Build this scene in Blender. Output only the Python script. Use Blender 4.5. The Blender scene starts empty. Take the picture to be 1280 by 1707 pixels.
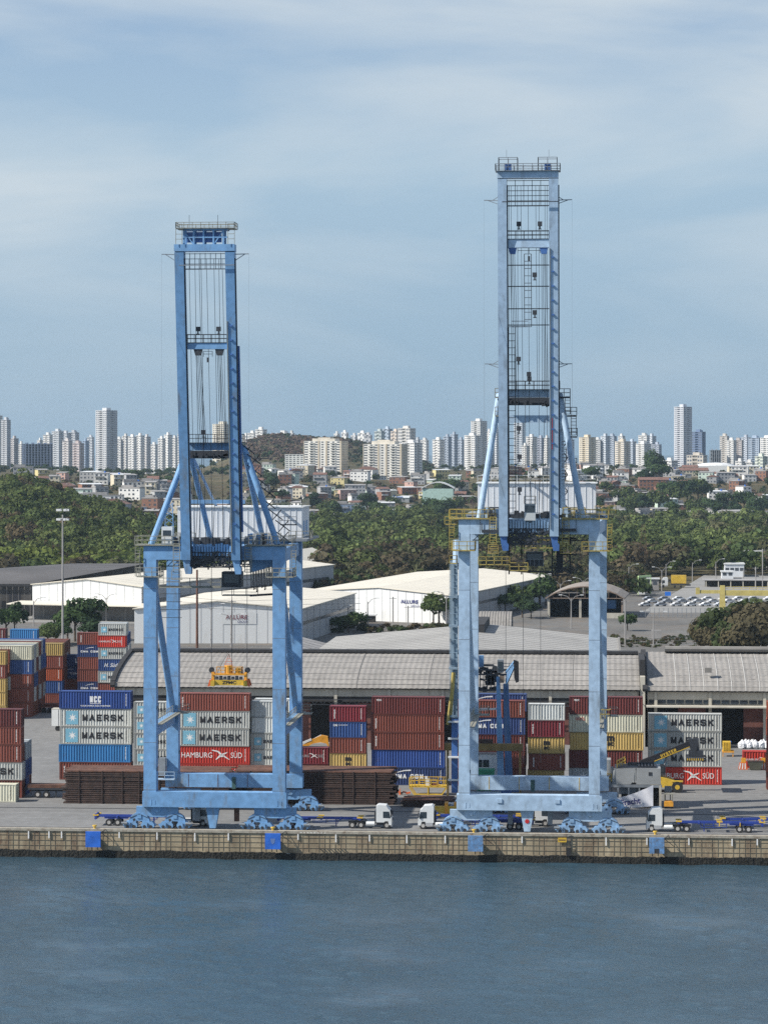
import bpy, math, random
import numpy as np
from mathutils import Vector, Matrix, Euler
rnd = random.Random(7)
C = bpy.context.scene.collection
S = bpy.context.scene
# ---------------------------------------------------------------- camera, sky, sun, exposure
H = 55.6            # eye height above the quay deck
FP = 4592.0         # focal length in pixels of a 1280 wide frame
TH = math.atan(360 / FP)
HZ = 752.0
cam_d = bpy.data.cameras.new('camera'); cam = bpy.data.objects.new('camera', cam_d); C.objects.link(cam)
cam.location = (0, 0, H); cam.rotation_euler = (math.pi / 2, 0, TH)
cam_d.sensor_fit = 'HORIZONTAL'; cam_d.sensor_width = 36; cam_d.lens = FP / 1280 * 36
cam_d.shift_y = -(853.5 - HZ) / 1280
cam_d.clip_start = 1; cam_d.clip_end = 40000
S.camera = cam
SUN_EL = math.radians(40.5); SUN_AZ = math.radians(68.5)      # sun stands behind the camera to the left
sun_dir = Vector((-math.sin(SUN_AZ) * math.cos(SUN_EL), -math.cos(SUN_AZ) * math.cos(SUN_EL), math.sin(SUN_EL)))
sl = bpy.data.lights.new('sun', 'SUN'); sl.energy = 5.0; sl.angle = math.radians(0.55); sl.color = (1, 0.95, 0.87)
so = bpy.data.objects.new('sun', sl); C.objects.link(so)
so.rotation_euler = (-sun_dir).to_track_quat('-Z', 'Y').to_euler(); so.location = (-200, 100, 300)
W = bpy.data.worlds.new('World'); S.world = W; W.use_nodes = True
nt = W.node_tree; nt.nodes.clear()
def nd(t, tree=None, **k):
    n = (tree or nt).nodes.new(t)
    for a, b in k.items(): setattr(n, a, b)
    return n
sky = nd('ShaderNodeTexSky', sky_type='NISHITA'); sky.sun_disc = False; sky.sun_elevation = SUN_EL
sky.sun_rotation = math.atan2(sun_dir.x, sun_dir.y); sky.air_density = 1.0; sky.dust_density = 0.1; sky.ozone_density = 2.5
tc = nd('ShaderNodeTexCoord'); mp = nd('ShaderNodeMapping'); mp.inputs['Scale'].default_value = (4.5, 4.5, 20); mp.inputs['Rotation'].default_value = (0.05, 0.1, 0.3)
mp.inputs['Location'].default_value = (0.4, 0.2, 0.35)
nz = nd('ShaderNodeTexNoise'); nz.inputs['Scale'].default_value = 1.0; nz.inputs['Detail'].default_value = 7; nz.inputs['Roughness'].default_value = 0.52; nz.inputs['Distortion'].default_value = 0.4
rp = nd('ShaderNodeValToRGB'); rp.color_ramp.elements[0].position = 0.40; rp.color_ramp.elements[1].position = 0.66
sx = nd('ShaderNodeSeparateXYZ'); mr = nd('ShaderNodeMapRange'); mr.inputs['From Min'].default_value = 0.012; mr.inputs['From Max'].default_value = 0.09
mr.inputs['To Min'].default_value = 0.18; mr.inputs['To Max'].default_value = 0.78
mu = nd('ShaderNodeMath', operation='MULTIPLY')
mx = nd('ShaderNodeMixRGB'); mx.inputs[2].default_value = (5.3, 5.95, 6.4, 1)
low = nd('ShaderNodeValToRGB'); e_ = low.color_ramp.elements; e_[0].position = 0.0; e_[0].color = (.222, .352, .478, 1); e_[1].position = 1.0; e_[1].color = (.215, .345, .52, 1)
for p_, c_ in ((.30, (.292, .415, .53, 1)), (.55, (.335, .462, .57, 1)), (.85, (.27, .39, .54, 1))):
    k_ = e_.new(p_); k_.color = c_
lowm = nd('ShaderNodeMapRange'); lowm.inputs['From Max'].default_value = 0.19
lows = nd('ShaderNodeVectorMath', operation='SCALE'); lows.inputs['Scale'].default_value = 10.0
band = nd('ShaderNodeMapRange'); band.inputs['From Min'].default_value = 0.2; band.inputs['From Max'].default_value = 0.6; band.inputs['To Min'].default_value = 0.92; band.inputs['To Max'].default_value = 0.0
mlow = nd('ShaderNodeMixRGB')
tint = nd('ShaderNodeMixRGB', blend_type='MULTIPLY'); tint.inputs[0].default_value = 1; tint.inputs[2].default_value = (0.86, 0.88, 1.04, 1)
bg = nd('ShaderNodeBackground'); bg.inputs[1].default_value = 0.09; wo = nd('ShaderNodeOutputWorld')
L = nt.links.new
L(tc.outputs['Generated'], mp.inputs[0]); L(mp.outputs[0], nz.inputs['Vector']); L(nz.outputs['Fac'], rp.inputs[0])
L(tc.outputs['Generated'], sx.inputs[0]); L(sx.outputs['Z'], mr.inputs['Value']); L(rp.outputs[0], mu.inputs[0]); L(mr.outputs[0], mu.inputs[1])
L(mu.outputs[0], mx.inputs[0]); L(sky.outputs[0], tint.inputs[1]); L(sx.outputs['Z'], lowm.inputs['Value']); L(lowm.outputs[0], low.inputs[0]); L(low.outputs[0], lows.inputs[0]); L(sx.outputs['Z'], band.inputs['Value']); L(band.outputs[0], mlow.inputs[0]); L(tint.outputs[0], mlow.inputs[1]); L(lows.outputs[0], mlow.inputs[2]); L(mlow.outputs[0], mx.inputs[1]); L(mx.outputs[0], bg.inputs[0]); L(bg.outputs[0], wo.inputs[0])
S.view_settings.view_transform = 'Standard'; S.view_settings.look = 'None'; S.view_settings.exposure = 0.42; S.view_settings.gamma = 1
S.render.engine = 'CYCLES'
S.cycles.max_bounces = 6; S.cycles.diffuse_bounces = 2; S.cycles.glossy_bounces = 3; S.cycles.transparent_max_bounces = 6; S.cycles.volume_bounces = 0
S.cycles.use_denoising = False
S.cycles.volume_step_rate = 10

# ---------------------------------------------------------------- pixel of the 1280 x 1707 photograph -> place in the world
cT, sT = math.cos(TH), math.sin(TH)
def ray(px, py):
    a = (px - 640) / FP
    return Vector((-sT + cT * a, cT + sT * a, (HZ - py) / FP))
def P(px, py, Y):
    v = ray(px, py); return Vector((0, 0, H)) + v * (Y / v.y)
def G(px, py, z=0.0):
    v = ray(px, py); return Vector((0, 0, H)) + v * ((H - z) / -v.z)
def X(px, Y): return P(px, HZ, Y).x
def Z(py, px, Y): return P(px, py, Y).z
def sc(px, Y):      # metres per pixel there
    v = ray(px, HZ); return Y / v.y / FP
def pxof(x, y):
    d = -sT * x + cT * y; r = cT * x + sT * y
    return 640 + FP * r / d

# ---------------------------------------------------------------- materials
MT = {}
def mat(name, col, rough=0.7, metal=0.0, var=0.12, scale=0.6, stain=None, stain_amt=0.0, streak=False, bump=0.0, spec=0.5, fine=0.0, objcol=False, attr=None):
    if name in MT: return MT[name]
    m = bpy.data.materials.new(name); m.use_nodes = True; t = m.node_tree; b = t.nodes['Principled BSDF']
    b.inputs['Roughness'].default_value = rough; b.inputs['Metallic'].default_value = metal; b.inputs['Specular IOR Level'].default_value = spec
    l = t.links.new
    co = nd('ShaderNodeTexCoord', t); mpn = nd('ShaderNodeMapping', t); l(co.outputs['Object'], mpn.inputs[0])
    mpn.inputs['Scale'].default_value = (1, 1, 0.16) if streak else (1, 1, 1)
    n1 = nd('ShaderNodeTexNoise', t); n1.inputs['Scale'].default_value = scale; n1.inputs['Detail'].default_value = 5; l(mpn.outputs[0], n1.inputs['Vector'])
    r1 = nd('ShaderNodeMapRange', t); r1.inputs['From Min'].default_value = 0.3; r1.inputs['From Max'].default_value = 0.7
    r1.inputs['To Min'].default_value = 1 - var; r1.inputs['To Max'].default_value = 1 + var; l(n1.outputs['Fac'], r1.inputs['Value'])
    if objcol:
        oi = nd('ShaderNodeObjectInfo', t); src = oi.outputs['Color']
        rr = nd('ShaderNodeMapRange', t); rr.inputs['To Min'].default_value = 0.82; rr.inputs['To Max'].default_value = 1.1; l(oi.outputs['Random'], rr.inputs['Value'])
        mm = nd('ShaderNodeMath', t, operation='MULTIPLY'); l(rr.outputs[0], mm.inputs[0]); l(r1.outputs[0], mm.inputs[1]); fac = mm.outputs[0]
    elif attr:
        at = nd('ShaderNodeAttribute', t); at.attribute_name = attr; src = at.outputs['Color']; fac = r1.outputs[0]
    else:
        rg = nd('ShaderNodeRGB', t); rg.outputs[0].default_value = (*col, 1); src = rg.outputs[0]; fac = r1.outputs[0]
    vm = nd('ShaderNodeVectorMath', t, operation='SCALE'); l(src, vm.inputs[0]); l(fac, vm.inputs['Scale'])
    out = vm.outputs[0]
    if stain:
        n2 = nd('ShaderNodeTexNoise', t); n2.inputs['Scale'].default_value = scale * 2.3; n2.inputs['Detail'].default_value = 8; n2.inputs['Roughness'].default_value = 0.7
        mp2 = nd('ShaderNodeMapping', t); mp2.inputs['Location'].default_value = (31, 7, 3); mp2.inputs['Scale'].default_value = (1, 1, 0.3) if streak else (1, 1, 1)
        l(co.outputs['Object'], mp2.inputs[0]); l(mp2.outputs[0], n2.inputs['Vector'])
        r2 = nd('ShaderNodeMapRange', t); r2.inputs['From Min'].default_value = 0.66 - 0.22 * stain_amt; r2.inputs['From Max'].default_value = 0.78 - 0.1 * stain_amt
        l(n2.outputs['Fac'], r2.inputs['Value'])
        mxn = nd('ShaderNodeMixRGB', t); l(r2.outputs[0], mxn.inputs[0]); l(out, mxn.inputs[1]); mxn.inputs[2].default_value = (*stain, 1); out = mxn.outputs[0]
    if fine:
        n3 = nd('ShaderNodeTexNoise', t); n3.inputs['Scale'].default_value = fine; n3.inputs['Detail'].default_value = 3; l(co.outputs['Object'], n3.inputs['Vector'])
        r3 = nd('ShaderNodeMapRange', t); r3.inputs['From Min'].default_value = 0.3; r3.inputs['From Max'].default_value = 0.7; r3.inputs['To Min'].default_value = 0.86; r3.inputs['To Max'].default_value = 1.12
        l(n3.outputs['Fac'], r3.inputs['Value'])
        v3 = nd('ShaderNodeVectorMath', t, operation='SCALE'); l(out, v3.inputs[0]); l(r3.outputs[0], v3.inputs['Scale']); out = v3.outputs[0]
    l(out, b.inputs['Base Color'])
    if bump:
        bn = nd('ShaderNodeBump', t); bn.inputs['Strength'].default_value = bump; bn.inputs['Distance'].default_value = 0.3; l(n1.outputs['Fac'], bn.inputs['Height']); l(bn.outputs[0], b.inputs['Normal'])
    if name == 'leaf':      # thin leaves let some light through
        tr_ = nd('ShaderNodeBsdfTranslucent', t); l(out, tr_.inputs[0]); ms_ = nd('ShaderNodeMixShader', t); ms_.inputs[0].default_value = .3; l(b.outputs[0], ms_.inputs[1]); l(tr_.outputs[0], ms_.inputs[2]); l(ms_.outputs[0], t.nodes['Material Output'].inputs[0])
    MT[name] = m; return m
RUST = (0.16, 0.065, 0.03)
mat('blue_crane', (0.165, 0.335, 0.57), 0.5, var=0.10, scale=0.25, stain=(0.17, 0.19, 0.21), stain_amt=0.55, streak=True, fine=1.2)
mat('pale_crane', (0.39, 0.52, 0.66), 0.5, var=0.08, scale=0.25, stain=(0.26, 0.32, 0.38), stain_amt=0.6, streak=True, fine=1.2)
mat('mid_crane', (0.25, 0.41, 0.61), 0.5, var=0.15, scale=0.8, stain=(0.16, 0.2, 0.25), stain_amt=0.7, fine=1.5)
mat('deep_blue', (0.05, 0.13, 0.34), 0.5, var=0.15)
mat('dark_steel', (0.030, 0.034, 0.042), 0.6, var=0.3, scale=2)
mat('grey_steel', (0.20, 0.22, 0.24), 0.55, var=0.2)
mat('rail_grey', (0.26, 0.25, 0.20), 0.6, var=0.2, scale=2)
mat('yellow', (0.62, 0.40, 0.04), 0.5, var=0.2, scale=1.2, stain=(0.25, 0.16, 0.06), stain_amt=0.4)
mat('rail_yellow', (0.38, 0.29, 0.07), 0.6, var=0.25, scale=1.0, stain=(0.18, 0.12, 0.06), stain_amt=0.6)
mat('orange_yellow', (0.70, 0.32, 0.03), 0.5, var=0.2, scale=1.5)
mat('white_paint', (0.66, 0.67, 0.66), 0.45, var=0.06, stain=(0.5, 0.48, 0.43), stain_amt=0.2)
mat('house_white', (0.66, 0.68, 0.70), 0.6, var=0.05, stain=(0.5, 0.47, 0.42), stain_amt=0.4, streak=True)
mat('glass', (0.03, 0.04, 0.05), 0.12, var=0.1, spec=0.8)
mat('tyre', (0.02, 0.02, 0.021), 0.85, var=0.2)
mat('rim', (0.42, 0.40, 0.37), 0.5, var=0.2)
mat('black_ink', (0.012, 0.012, 0.016), 0.6, var=0.02)
mat('white_ink', (0.78, 0.78, 0.76), 0.6, var=0.03)
mat('red_ink', (0.5, 0.02, 0.02), 0.6, var=0.03)
mat('navy_ink', (0.03, 0.035, 0.16), 0.6, var=0.03)
mat('star_blue', (0.20, 0.44, 0.56), 0.5, var=0.08)
mat('container_paint', (1, 1, 1), 0.55, var=0.13, scale=0.5, stain=(0.13, 0.085, 0.06), stain_amt=0.32, streak=True, objcol=True)
mat('rust', (0.13, 0.062, 0.04), 0.85, var=0.35, scale=0.7, stain=(0.07, 0.035, 0.028), stain_amt=0.8)
mat('dark_rust', (0.065, 0.040, 0.032), 0.9, var=0.35, scale=0.9, stain=(0.03, 0.025, 0.025), stain_amt=0.8)
mat('concrete', (0.18, 0.178, 0.172), 0.85, var=0.12, scale=0.06, stain=(0.155, 0.153, 0.147), stain_amt=0.7, fine=0.7)
mat('asphalt_far', (0.125, 0.12, 0.11), 0.9, var=0.25, scale=0.03, stain=(0.16, 0.13, 0.10), stain_amt=0.8, fine=0.3)
mat('quay_wall', (0.35, 0.285, 0.185), 0.9, var=0.4, scale=0.35, stain=(0.15, 0.095, 0.06), stain_amt=0.85, streak=True, fine=3)
mat('mussel', (0.020, 0.019, 0.015), 0.95, var=0.5, scale=3, bump=0.8)
mat('fender_blue', (0.02, 0.13, 0.55), 0.6, var=0.25, scale=1.0, stain=(0.10, 0.13, 0.20), stain_amt=0.15)
mat('fender_worn', (0.12, 0.26, 0.48), 0.7, var=0.3, scale=1.5, stain=(0.12, 0.12, 0.14), stain_amt=0.9)
mat('asbestos', (0.265, 0.25, 0.23), 0.9, var=0.14, scale=0.12, stain=(0.20, 0.19, 0.175), stain_amt=0.6, fine=1.5)
mat('asbestos_seam', (0.205, 0.195, 0.18), 0.9)
mat('cream_wall', (0.46, 0.43, 0.36), 0.85, var=0.14, scale=0.3, stain=(0.22, 0.2, 0.17), stain_amt=0.5, streak=True)
mat('black_felt', (0.028, 0.028, 0.03), 0.9, var=0.3)
mat('brick', (0.14, 0.055, 0.042), 0.9, var=0.3, scale=0.4)
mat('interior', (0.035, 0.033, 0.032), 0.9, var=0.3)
mat('metal_white', (0.70, 0.71, 0.70), 0.5, var=0.05, scale=0.1, stain=(0.55, 0.53, 0.49), stain_amt=0.4, streak=True)
mat('roof_cream', (0.68, 0.63, 0.52), 0.6, var=0.05, scale=0.06, stain=(0.6, 0.56, 0.48), stain_amt=0.5)
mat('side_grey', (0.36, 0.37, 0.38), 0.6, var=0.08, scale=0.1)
mat('roof_dark', (0.085, 0.080, 0.078), 0.9, var=0.3, scale=0.05)
mat('roof_grey', (0.36, 0.35, 0.325), 0.9, var=0.12, scale=0.06, stain=(0.24, 0.23, 0.22), stain_amt=0.5)
mat('shed_brown', (0.22, 0.165, 0.125), 0.9, var=0.25, scale=0.3)
mat('bark', (0.10, 0.075, 0.055), 0.95, var=0.3, scale=1)
mat('leaf', (0.05, 0.09, 0.02), 0.9, var=0.30, scale=0.06, attr='tint', spec=0.05)
mat('terrain', (0.085, 0.075, 0.04), 0.95, var=0.35, scale=0.01, stain=(0.14, 0.10, 0.06), stain_amt=0.7, fine=0.08, spec=0.1)
mat('tile', (0.17, 0.092, 0.070), 0.9, var=0.25, scale=0.4)
mat('window_dark', (0.07, 0.08, 0.095), 0.35, var=0.25, scale=0.2)
mat('slab_grey', (0.30, 0.29, 0.28), 0.9, var=0.2, scale=0.2)
mat('bag_white', (0.70, 0.71, 0.73), 0.7, var=0.2, scale=3, bump=1.0)
mat('cloth', (0.72, 0.72, 0.76), 0.8, var=0.05)
mat('green', (0.03, 0.28, 0.15), 0.5, var=0.15)
mat('wall_any', (1, 1, 1), 0.85, var=0.12, scale=0.15, stain=(0.25, 0.22, 0.18), stain_amt=0.2, streak=True, objcol=True)
mat('car_paint', (1, 1, 1), 0.3, var=0.02, objcol=True)
mat('orange', (0.65, 0.13, 0.03), 0.5)
mat('road_sign_blue', (0.02, 0.16, 0.6), 0.5)
mat('lime', (0.55, 0.72, 0.35), 0.5)

# ---------------------------------------------------------------- mesh building
ORG = {}
def org(o):
    return ORG.get(o.name, Vector((0, 0, 0))) if o is not None else Vector((0, 0, 0))
class MB:
    def __init__(s): s.v = []; s.f = []; s.m = []
    def add(s, vs, fs, mi=0):
        b = len(s.v); s.v += [tuple(v) for v in vs]; s.f += [tuple(b + i for i in f) for f in fs]; s.m += [mi] * len(fs); return s
    def box(s, x0, x1, y0, y1, z0, z1, mi=0):
        return s.add([(x0, y0, z0), (x1, y0, z0), (x1, y1, z0), (x0, y1, z0), (x0, y0, z1), (x1, y0, z1), (x1, y1, z1), (x0, y1, z1)],
                     [(3, 2, 1, 0), (4, 5, 6, 7), (0, 1, 5, 4), (1, 2, 6, 5), (2, 3, 7, 6), (3, 0, 4, 7)], mi)
    def cbox(s, c, sz, mi=0, rz=0, ry=0):
        R = Matrix.Rotation(rz, 3, 'Z') @ Matrix.Rotation(ry, 3, 'Y'); hx, hy, hz = sz[0] / 2, sz[1] / 2, sz[2] / 2
        vs = [Vector(c) + R @ Vector((a * hx, b * hy, d * hz)) for d in (-1, 1) for a, b in ((-1, -1), (1, -1), (1, 1), (-1, 1))]
        return s.add(vs, [(3, 2, 1, 0), (4, 5, 6, 7), (0, 1, 5, 4), (1, 2, 6, 5), (2, 3, 7, 6), (3, 0, 4, 7)], mi)
    def _frame(s, p, q):
        p, q = Vector(p), Vector(q); d = (q - p).normalized()
        u = Vector((0, 0, 1)) if abs(d.z) < 0.95 else Vector((0, 1, 0))
        a = d.cross(u).normalized(); b = a.cross(d).normalized(); return p, q, a, b
    def beam(s, p, q, w, h=None, mi=0, w2=None, h2=None):     # w: sideways, h: the other way
        h = h or w; w2 = w2 or w; h2 = h2 or h
        p, q, a, b = s._frame(p, q)
        vs = [p + a * i * w / 2 + b * j * h / 2 for i, j in ((-1, -1), (1, -1), (1, 1), (-1, 1))] + [q + a * i * w2 / 2 + b * j * h2 / 2 for i, j in ((-1, -1), (1, -1), (1, 1), (-1, 1))]
        return s.add(vs, [(0, 1, 2, 3), (7, 6, 5, 4), (4, 5, 1, 0), (5, 6, 2, 1), (6, 7, 3, 2), (7, 4, 0, 3)], mi)
    def tube(s, p, q, r, n=8, mi=0, r2=None):
        r2 = r if r2 is None else r2
        p, q, a, b = s._frame(p, q)
        vs = []
        for c, rr in ((p, r), (q, r2)):
            for k in range(n):
                t = 2 * math.pi * k / n; vs.append(c + a * math.cos(t) * rr + b * math.sin(t) * rr)
        fs = [(k, (k + 1) % n, n + (k + 1) % n, n + k) for k in range(n)] + [tuple(range(n))[::-1], tuple(range(n, 2 * n))]
        return s.add(vs, fs, mi)
    def prism(s, pts, y0, y1, mi=0, ax='y'):     # pts = (x, z) outline, extruded along y (or (y, z) along x)
        n = len(pts)
        if ax == 'y': vs = [(a, y0, b) for a, b in pts] + [(a, y1, b) for a, b in pts]
        elif ax == 'x': vs = [(y0, a, b) for a, b in pts] + [(y1, a, b) for a, b in pts]
        else: vs = [(a, b, y0) for a, b in pts] + [(a, b, y1) for a, b in pts]
        fs = [tuple(range(n)), tuple(range(2 * n - 1, n - 1, -1))] + [((k + 1) % n, k, n + k, n + (k + 1) % n) for k in range(n)]
        return s.add(vs, fs, mi)
    def quad(s, a, b, c, d, mi=0): return s.add([a, b, c, d], [(0, 1, 2, 3)], mi)
    def rail(s, pts, h=1.1, r=0.035, step=1.6, mids=1, mi=0):
        pts = [Vector(p) for p in pts]; up = Vector((0, 0, h))
        for a, b in zip(pts, pts[1:]):
            for k in range(mids + 1): o = up * (k + 1) / (mids + 1); s.beam(a + o, b + o, r * 2, mi=mi)
            n = max(1, int(round((b - a).length / step)))
            for i in range(n + 1):
                c = a.lerp(b, i / n); s.beam(c, c + up, r * 2, mi=mi)
        return s
    def ladder(s, p, q, w=0.55, side=(1, 0, 0), r=0.035, step=0.4, cage=False, mi=0):
        p, q, sd = Vector(p), Vector(q), Vector(side) * w / 2
        s.beam(p - sd, q - sd, r * 2, mi=mi); s.beam(p + sd, q + sd, r * 2, mi=mi)
        n = max(1, int((q - p).length / step))
        for i in range(n + 1): c = p.lerp(q, i / n); s.beam(c - sd, c + sd, r * 1.6, mi=mi)
        return s
    def mesh(s, name, mats):
        me = bpy.data.meshes.new(name); me.from_pydata(s.v, [], s.f)
        for m in (mats if isinstance(mats, (list, tuple)) else [mats]): me.materials.append(MT[m] if isinstance(m, str) else m)
        if any(s.m): me.polygons.foreach_set('material_index', s.m)
        me.validate(); me.update()
        # consistent outward normals
        import bmesh
        bm = bmesh.new(); bm.from_mesh(me); bmesh.ops.recalc_face_normals(bm, faces=bm.faces); bm.to_mesh(me); bm.free()
        return me
    def build(s, name, mats, parent=None, world=True):
        if parent is not None and world:
            o = org(parent); s.v = [(v[0] - o.x, v[1] - o.y, v[2] - o.z) for v in s.v]
        ob = bpy.data.objects.new(name, s.mesh(name, mats)); C.objects.link(ob)
        if parent is not None: ob.parent = parent; ORG[ob.name] = org(parent)
        return ob
def tag(o, label, cat, group=None):
    o['label'] = label; o['category'] = cat
    if group: o['group'] = group
    return o
def root(name, loc, label, cat, group=None, rz=0):
    o = bpy.data.objects.new(name, None); C.objects.link(o); o.location = loc; o.rotation_euler = (0, 0, rz)
    ORG[o.name] = Vector(loc); o.empty_display_size = 0.5
    return tag(o, label, cat, group)
def put(name, me, parent=None, loc=(0, 0, 0), rot=(0, 0, 0), scale=(1, 1, 1), color=None):
    o = bpy.data.objects.new(name, me); C.objects.link(o); o.location = loc; o.rotation_euler = rot; o.scale = scale
    if parent is not None: o.parent = parent; ORG[o.name] = org(parent) + Vector(loc)
    if color: o.color = (*color, 1)
    return o
def struct(o, kind='structure'): o['kind'] = kind; return o
TX = {}
def text_mesh(txt, mname, bold=0.02, width=None, height=None, shear=0.0, spacing=1.0):
    key = (txt, mname, bold, width, height, shear, spacing)
    if key in TX: return TX[key]
    cu = bpy.data.curves.new('t', 'FONT'); cu.body = txt; cu.size = 1; cu.offset = bold; cu.resolution_u = 3; cu.shear = shear; cu.space_character = spacing
    ob = bpy.data.objects.new('t', cu); C.objects.link(ob)
    dg = bpy.context.evaluated_depsgraph_get(); me = bpy.data.meshes.new_from_object(ob.evaluated_get(dg))
    bpy.data.objects.remove(ob)
    n = len(me.vertices); co = np.zeros(n * 3); me.vertices.foreach_get('co', co); co = co.reshape(-1, 3)
    mn, mx_ = co.min(0), co.max(0); co[:, 0] -= mn[0]; co[:, 1] -= mn[1]; w, h = (mx_ - mn)[:2]
    sy = (height / h) if height else (width / w); sxx = (width / w) if width else sy
    out = np.zeros_like(co); out[:, 0] = co[:, 0] * sxx; out[:, 2] = co[:, 1] * sy
    me.vertices.foreach_set('co', out.ravel()); me.materials.clear(); me.materials.append(MT[mname]); me.update()
    TX[key] = me; return me
# ---------------------------------------------------------------- terrain and water
def bump2(px, c, s): return math.exp(-((px - c) / s) ** 2)
def smooth(a, b, t):
    t = min(1, max(0, (t - a) / (b - a))); return t * t * (3 - 2 * t)
def hgt(x, y):
    px = pxof(x, y)
    if y < 1085: return -0.35
    lf = (.62 * smooth(330, 150, px) + .38 * smooth(150, 0, px)) * smooth(340, 235, px)
    edge = 1085 + 0 * px
    z = lf * 34 * smooth(1120, 1560, y) * (0.9 + 0.1 * math.sin(px / 40))
    start = 2120 + 60 * math.sin(px / 90.0) - 470 * smooth(370, 240, px)
    city = 33 * smooth(start, start + 520, y) * (0.92 + 0.10 * math.sin(px / 70 + 1.3)) + 5 * bump2(px, 1090, 110) * smooth(2200, 2600, y)
    z = max(z * (1 - .3 * smooth(1600, 1900, y)), city) if px < 420 else city
    z -= 18 * smooth(3300, 5200, y)
    hill = 38 * bump2(px, 570, 125) * math.exp(-((y - 3600) / 420) ** 2) + 27 * bump2(px, 435, 70) * math.exp(-((y - 3600) / 350) ** 2)
    z += hill
    return z - 8 * smooth(5600, 7000, y) - 0.2
def grid_sheet(name, ys, m, fn, pad=120, n=70, x0=-60, x1=1340):
    vs = []; fs = []
    for y in ys:
        for i in range(n + 1):
            px = x0 + (x1 - x0) * i / n; x = X(px, y) ; vs.append((x, y, fn(x, y)))
    for j in range(len(ys) - 1):
        for i in range(n):
            a = j * (n + 1) + i; fs.append((a, a + 1, a + n + 2, a + n + 1))
    o = MB().add(vs, fs).build(name, m)
    for p in o.data.polygons: p.use_smooth = True
    return struct(o)
# yard of concrete slabs
def concrete_yard():
    m = MT['concrete']
    o = MB().box(-400, 500, 400.9, 1100, -0.6, 0).build('yard_ground', m); struct(o)
concrete_yard()
ys = [1084, 1100, 1120] + [1140 + 30 * i for i in range(56)] + [2850 + 100 * i for i in range(32)] + [6200, 7000]
grid_sheet('hills', ys, 'terrain', hgt)
o = MB().box(-3500, 3500, 1098, 7200, -3.0, -0.7).build('far_ground', 'terrain'); struct(o)
# asphalt of the yards behind the sheds
o = MB().box(-190, 330, 620, 1099, 0.004, 0.05).build('back_yard', 'asphalt_far'); struct(o)
g = [G(1068, 1022), G(1290, 1022), G(1290, 958), G(1175, 958), G(1090, 990)]
o = MB().prism([(p.x, p.y) for p in g][:4][::-1], 0.054, 0.06, ax='z').build('road', mat('road_grey', (0.24, 0.235, 0.22), 0.9, var=0.1, scale=0.05)); struct(o)
g = [G(0, 1037), G(225, 1040), G(230, 1022), G(0, 1020)]
o = MB().prism([(p.x, p.y) for p in g][::-1], 0.054, 0.06, ax='z').build('side_street', MT['road_grey']); struct(o)
# sea beyond the town, harbour water in front
def water_mat(name, col, sc1, st, rough):
    m = bpy.data.materials.new(name); m.use_nodes = True; t = m.node_tree; b = t.nodes['Principled BSDF']; l = t.links.new
    b.inputs['Roughness'].default_value = rough; b.inputs['IOR'].default_value = 1.33; b.inputs['Specular IOR Level'].default_value = 0.5
    co = nd('ShaderNodeTexCoord', t); m1 = nd('ShaderNodeMapping', t); m1.inputs['Scale'].default_value = (1, 1.25, 1); m1.inputs['Rotation'].default_value = (0, 0, 0.5); l(co.outputs['Object'], m1.inputs[0])
    n1 = nd('ShaderNodeTexNoise', t); n1.inputs['Scale'].default_value = sc1; n1.inputs['Detail'].default_value = 5; n1.inputs['Roughness'].default_value = 0.62; n1.inputs['Distortion'].default_value = 0.5; l(m1.outputs[0], n1.inputs['Vector'])
    n2 = nd('ShaderNodeTexNoise', t); n2.inputs['Scale'].default_value = sc1 / 34; n2.inputs['Detail'].default_value = 3; l(m1.outputs[0], n2.inputs['Vector'])
    mrr = nd('ShaderNodeMapRange', t); mrr.inputs['From Min'].default_value = 0.35; mrr.inputs['From Max'].default_value = 0.65; mrr.inputs['To Min'].default_value = 0.25; mrr.inputs['To Max'].default_value = 1.5; l(n2.outputs['Fac'], mrr.inputs['Value'])
    mm = nd('ShaderNodeMath', t, operation='MULTIPLY'); l(n1.outputs['Fac'], mm.inputs[0]); l(mrr.outputs[0], mm.inputs[1])
    bn = nd('ShaderNodeBump', t); bn.inputs['Strength'].default_value = st; bn.inputs['Distance'].default_value = 1.0; l(mm.outputs[0], bn.inputs['Height']); l(bn.outputs[0], b.inputs['Normal'])
    mrc = nd('ShaderNodeVectorMath', t, operation='SCALE'); rg = nd('ShaderNodeRGB', t); rg.outputs[0].default_value = (*col, 1); l(rg.outputs[0], mrc.inputs[0])
    mrc.inputs['Scale'].default_value = 1.0; l(mrc.outputs[0], b.inputs['Base Color'])
    MT[name] = m
water_mat('harbour_water', (0.034, 0.070, 0.098), 1.6, 0.30, 0.09)
water_mat('sea_water', (0.04, 0.09, 0.12), 0.05, 0.3, 0.25)
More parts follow.
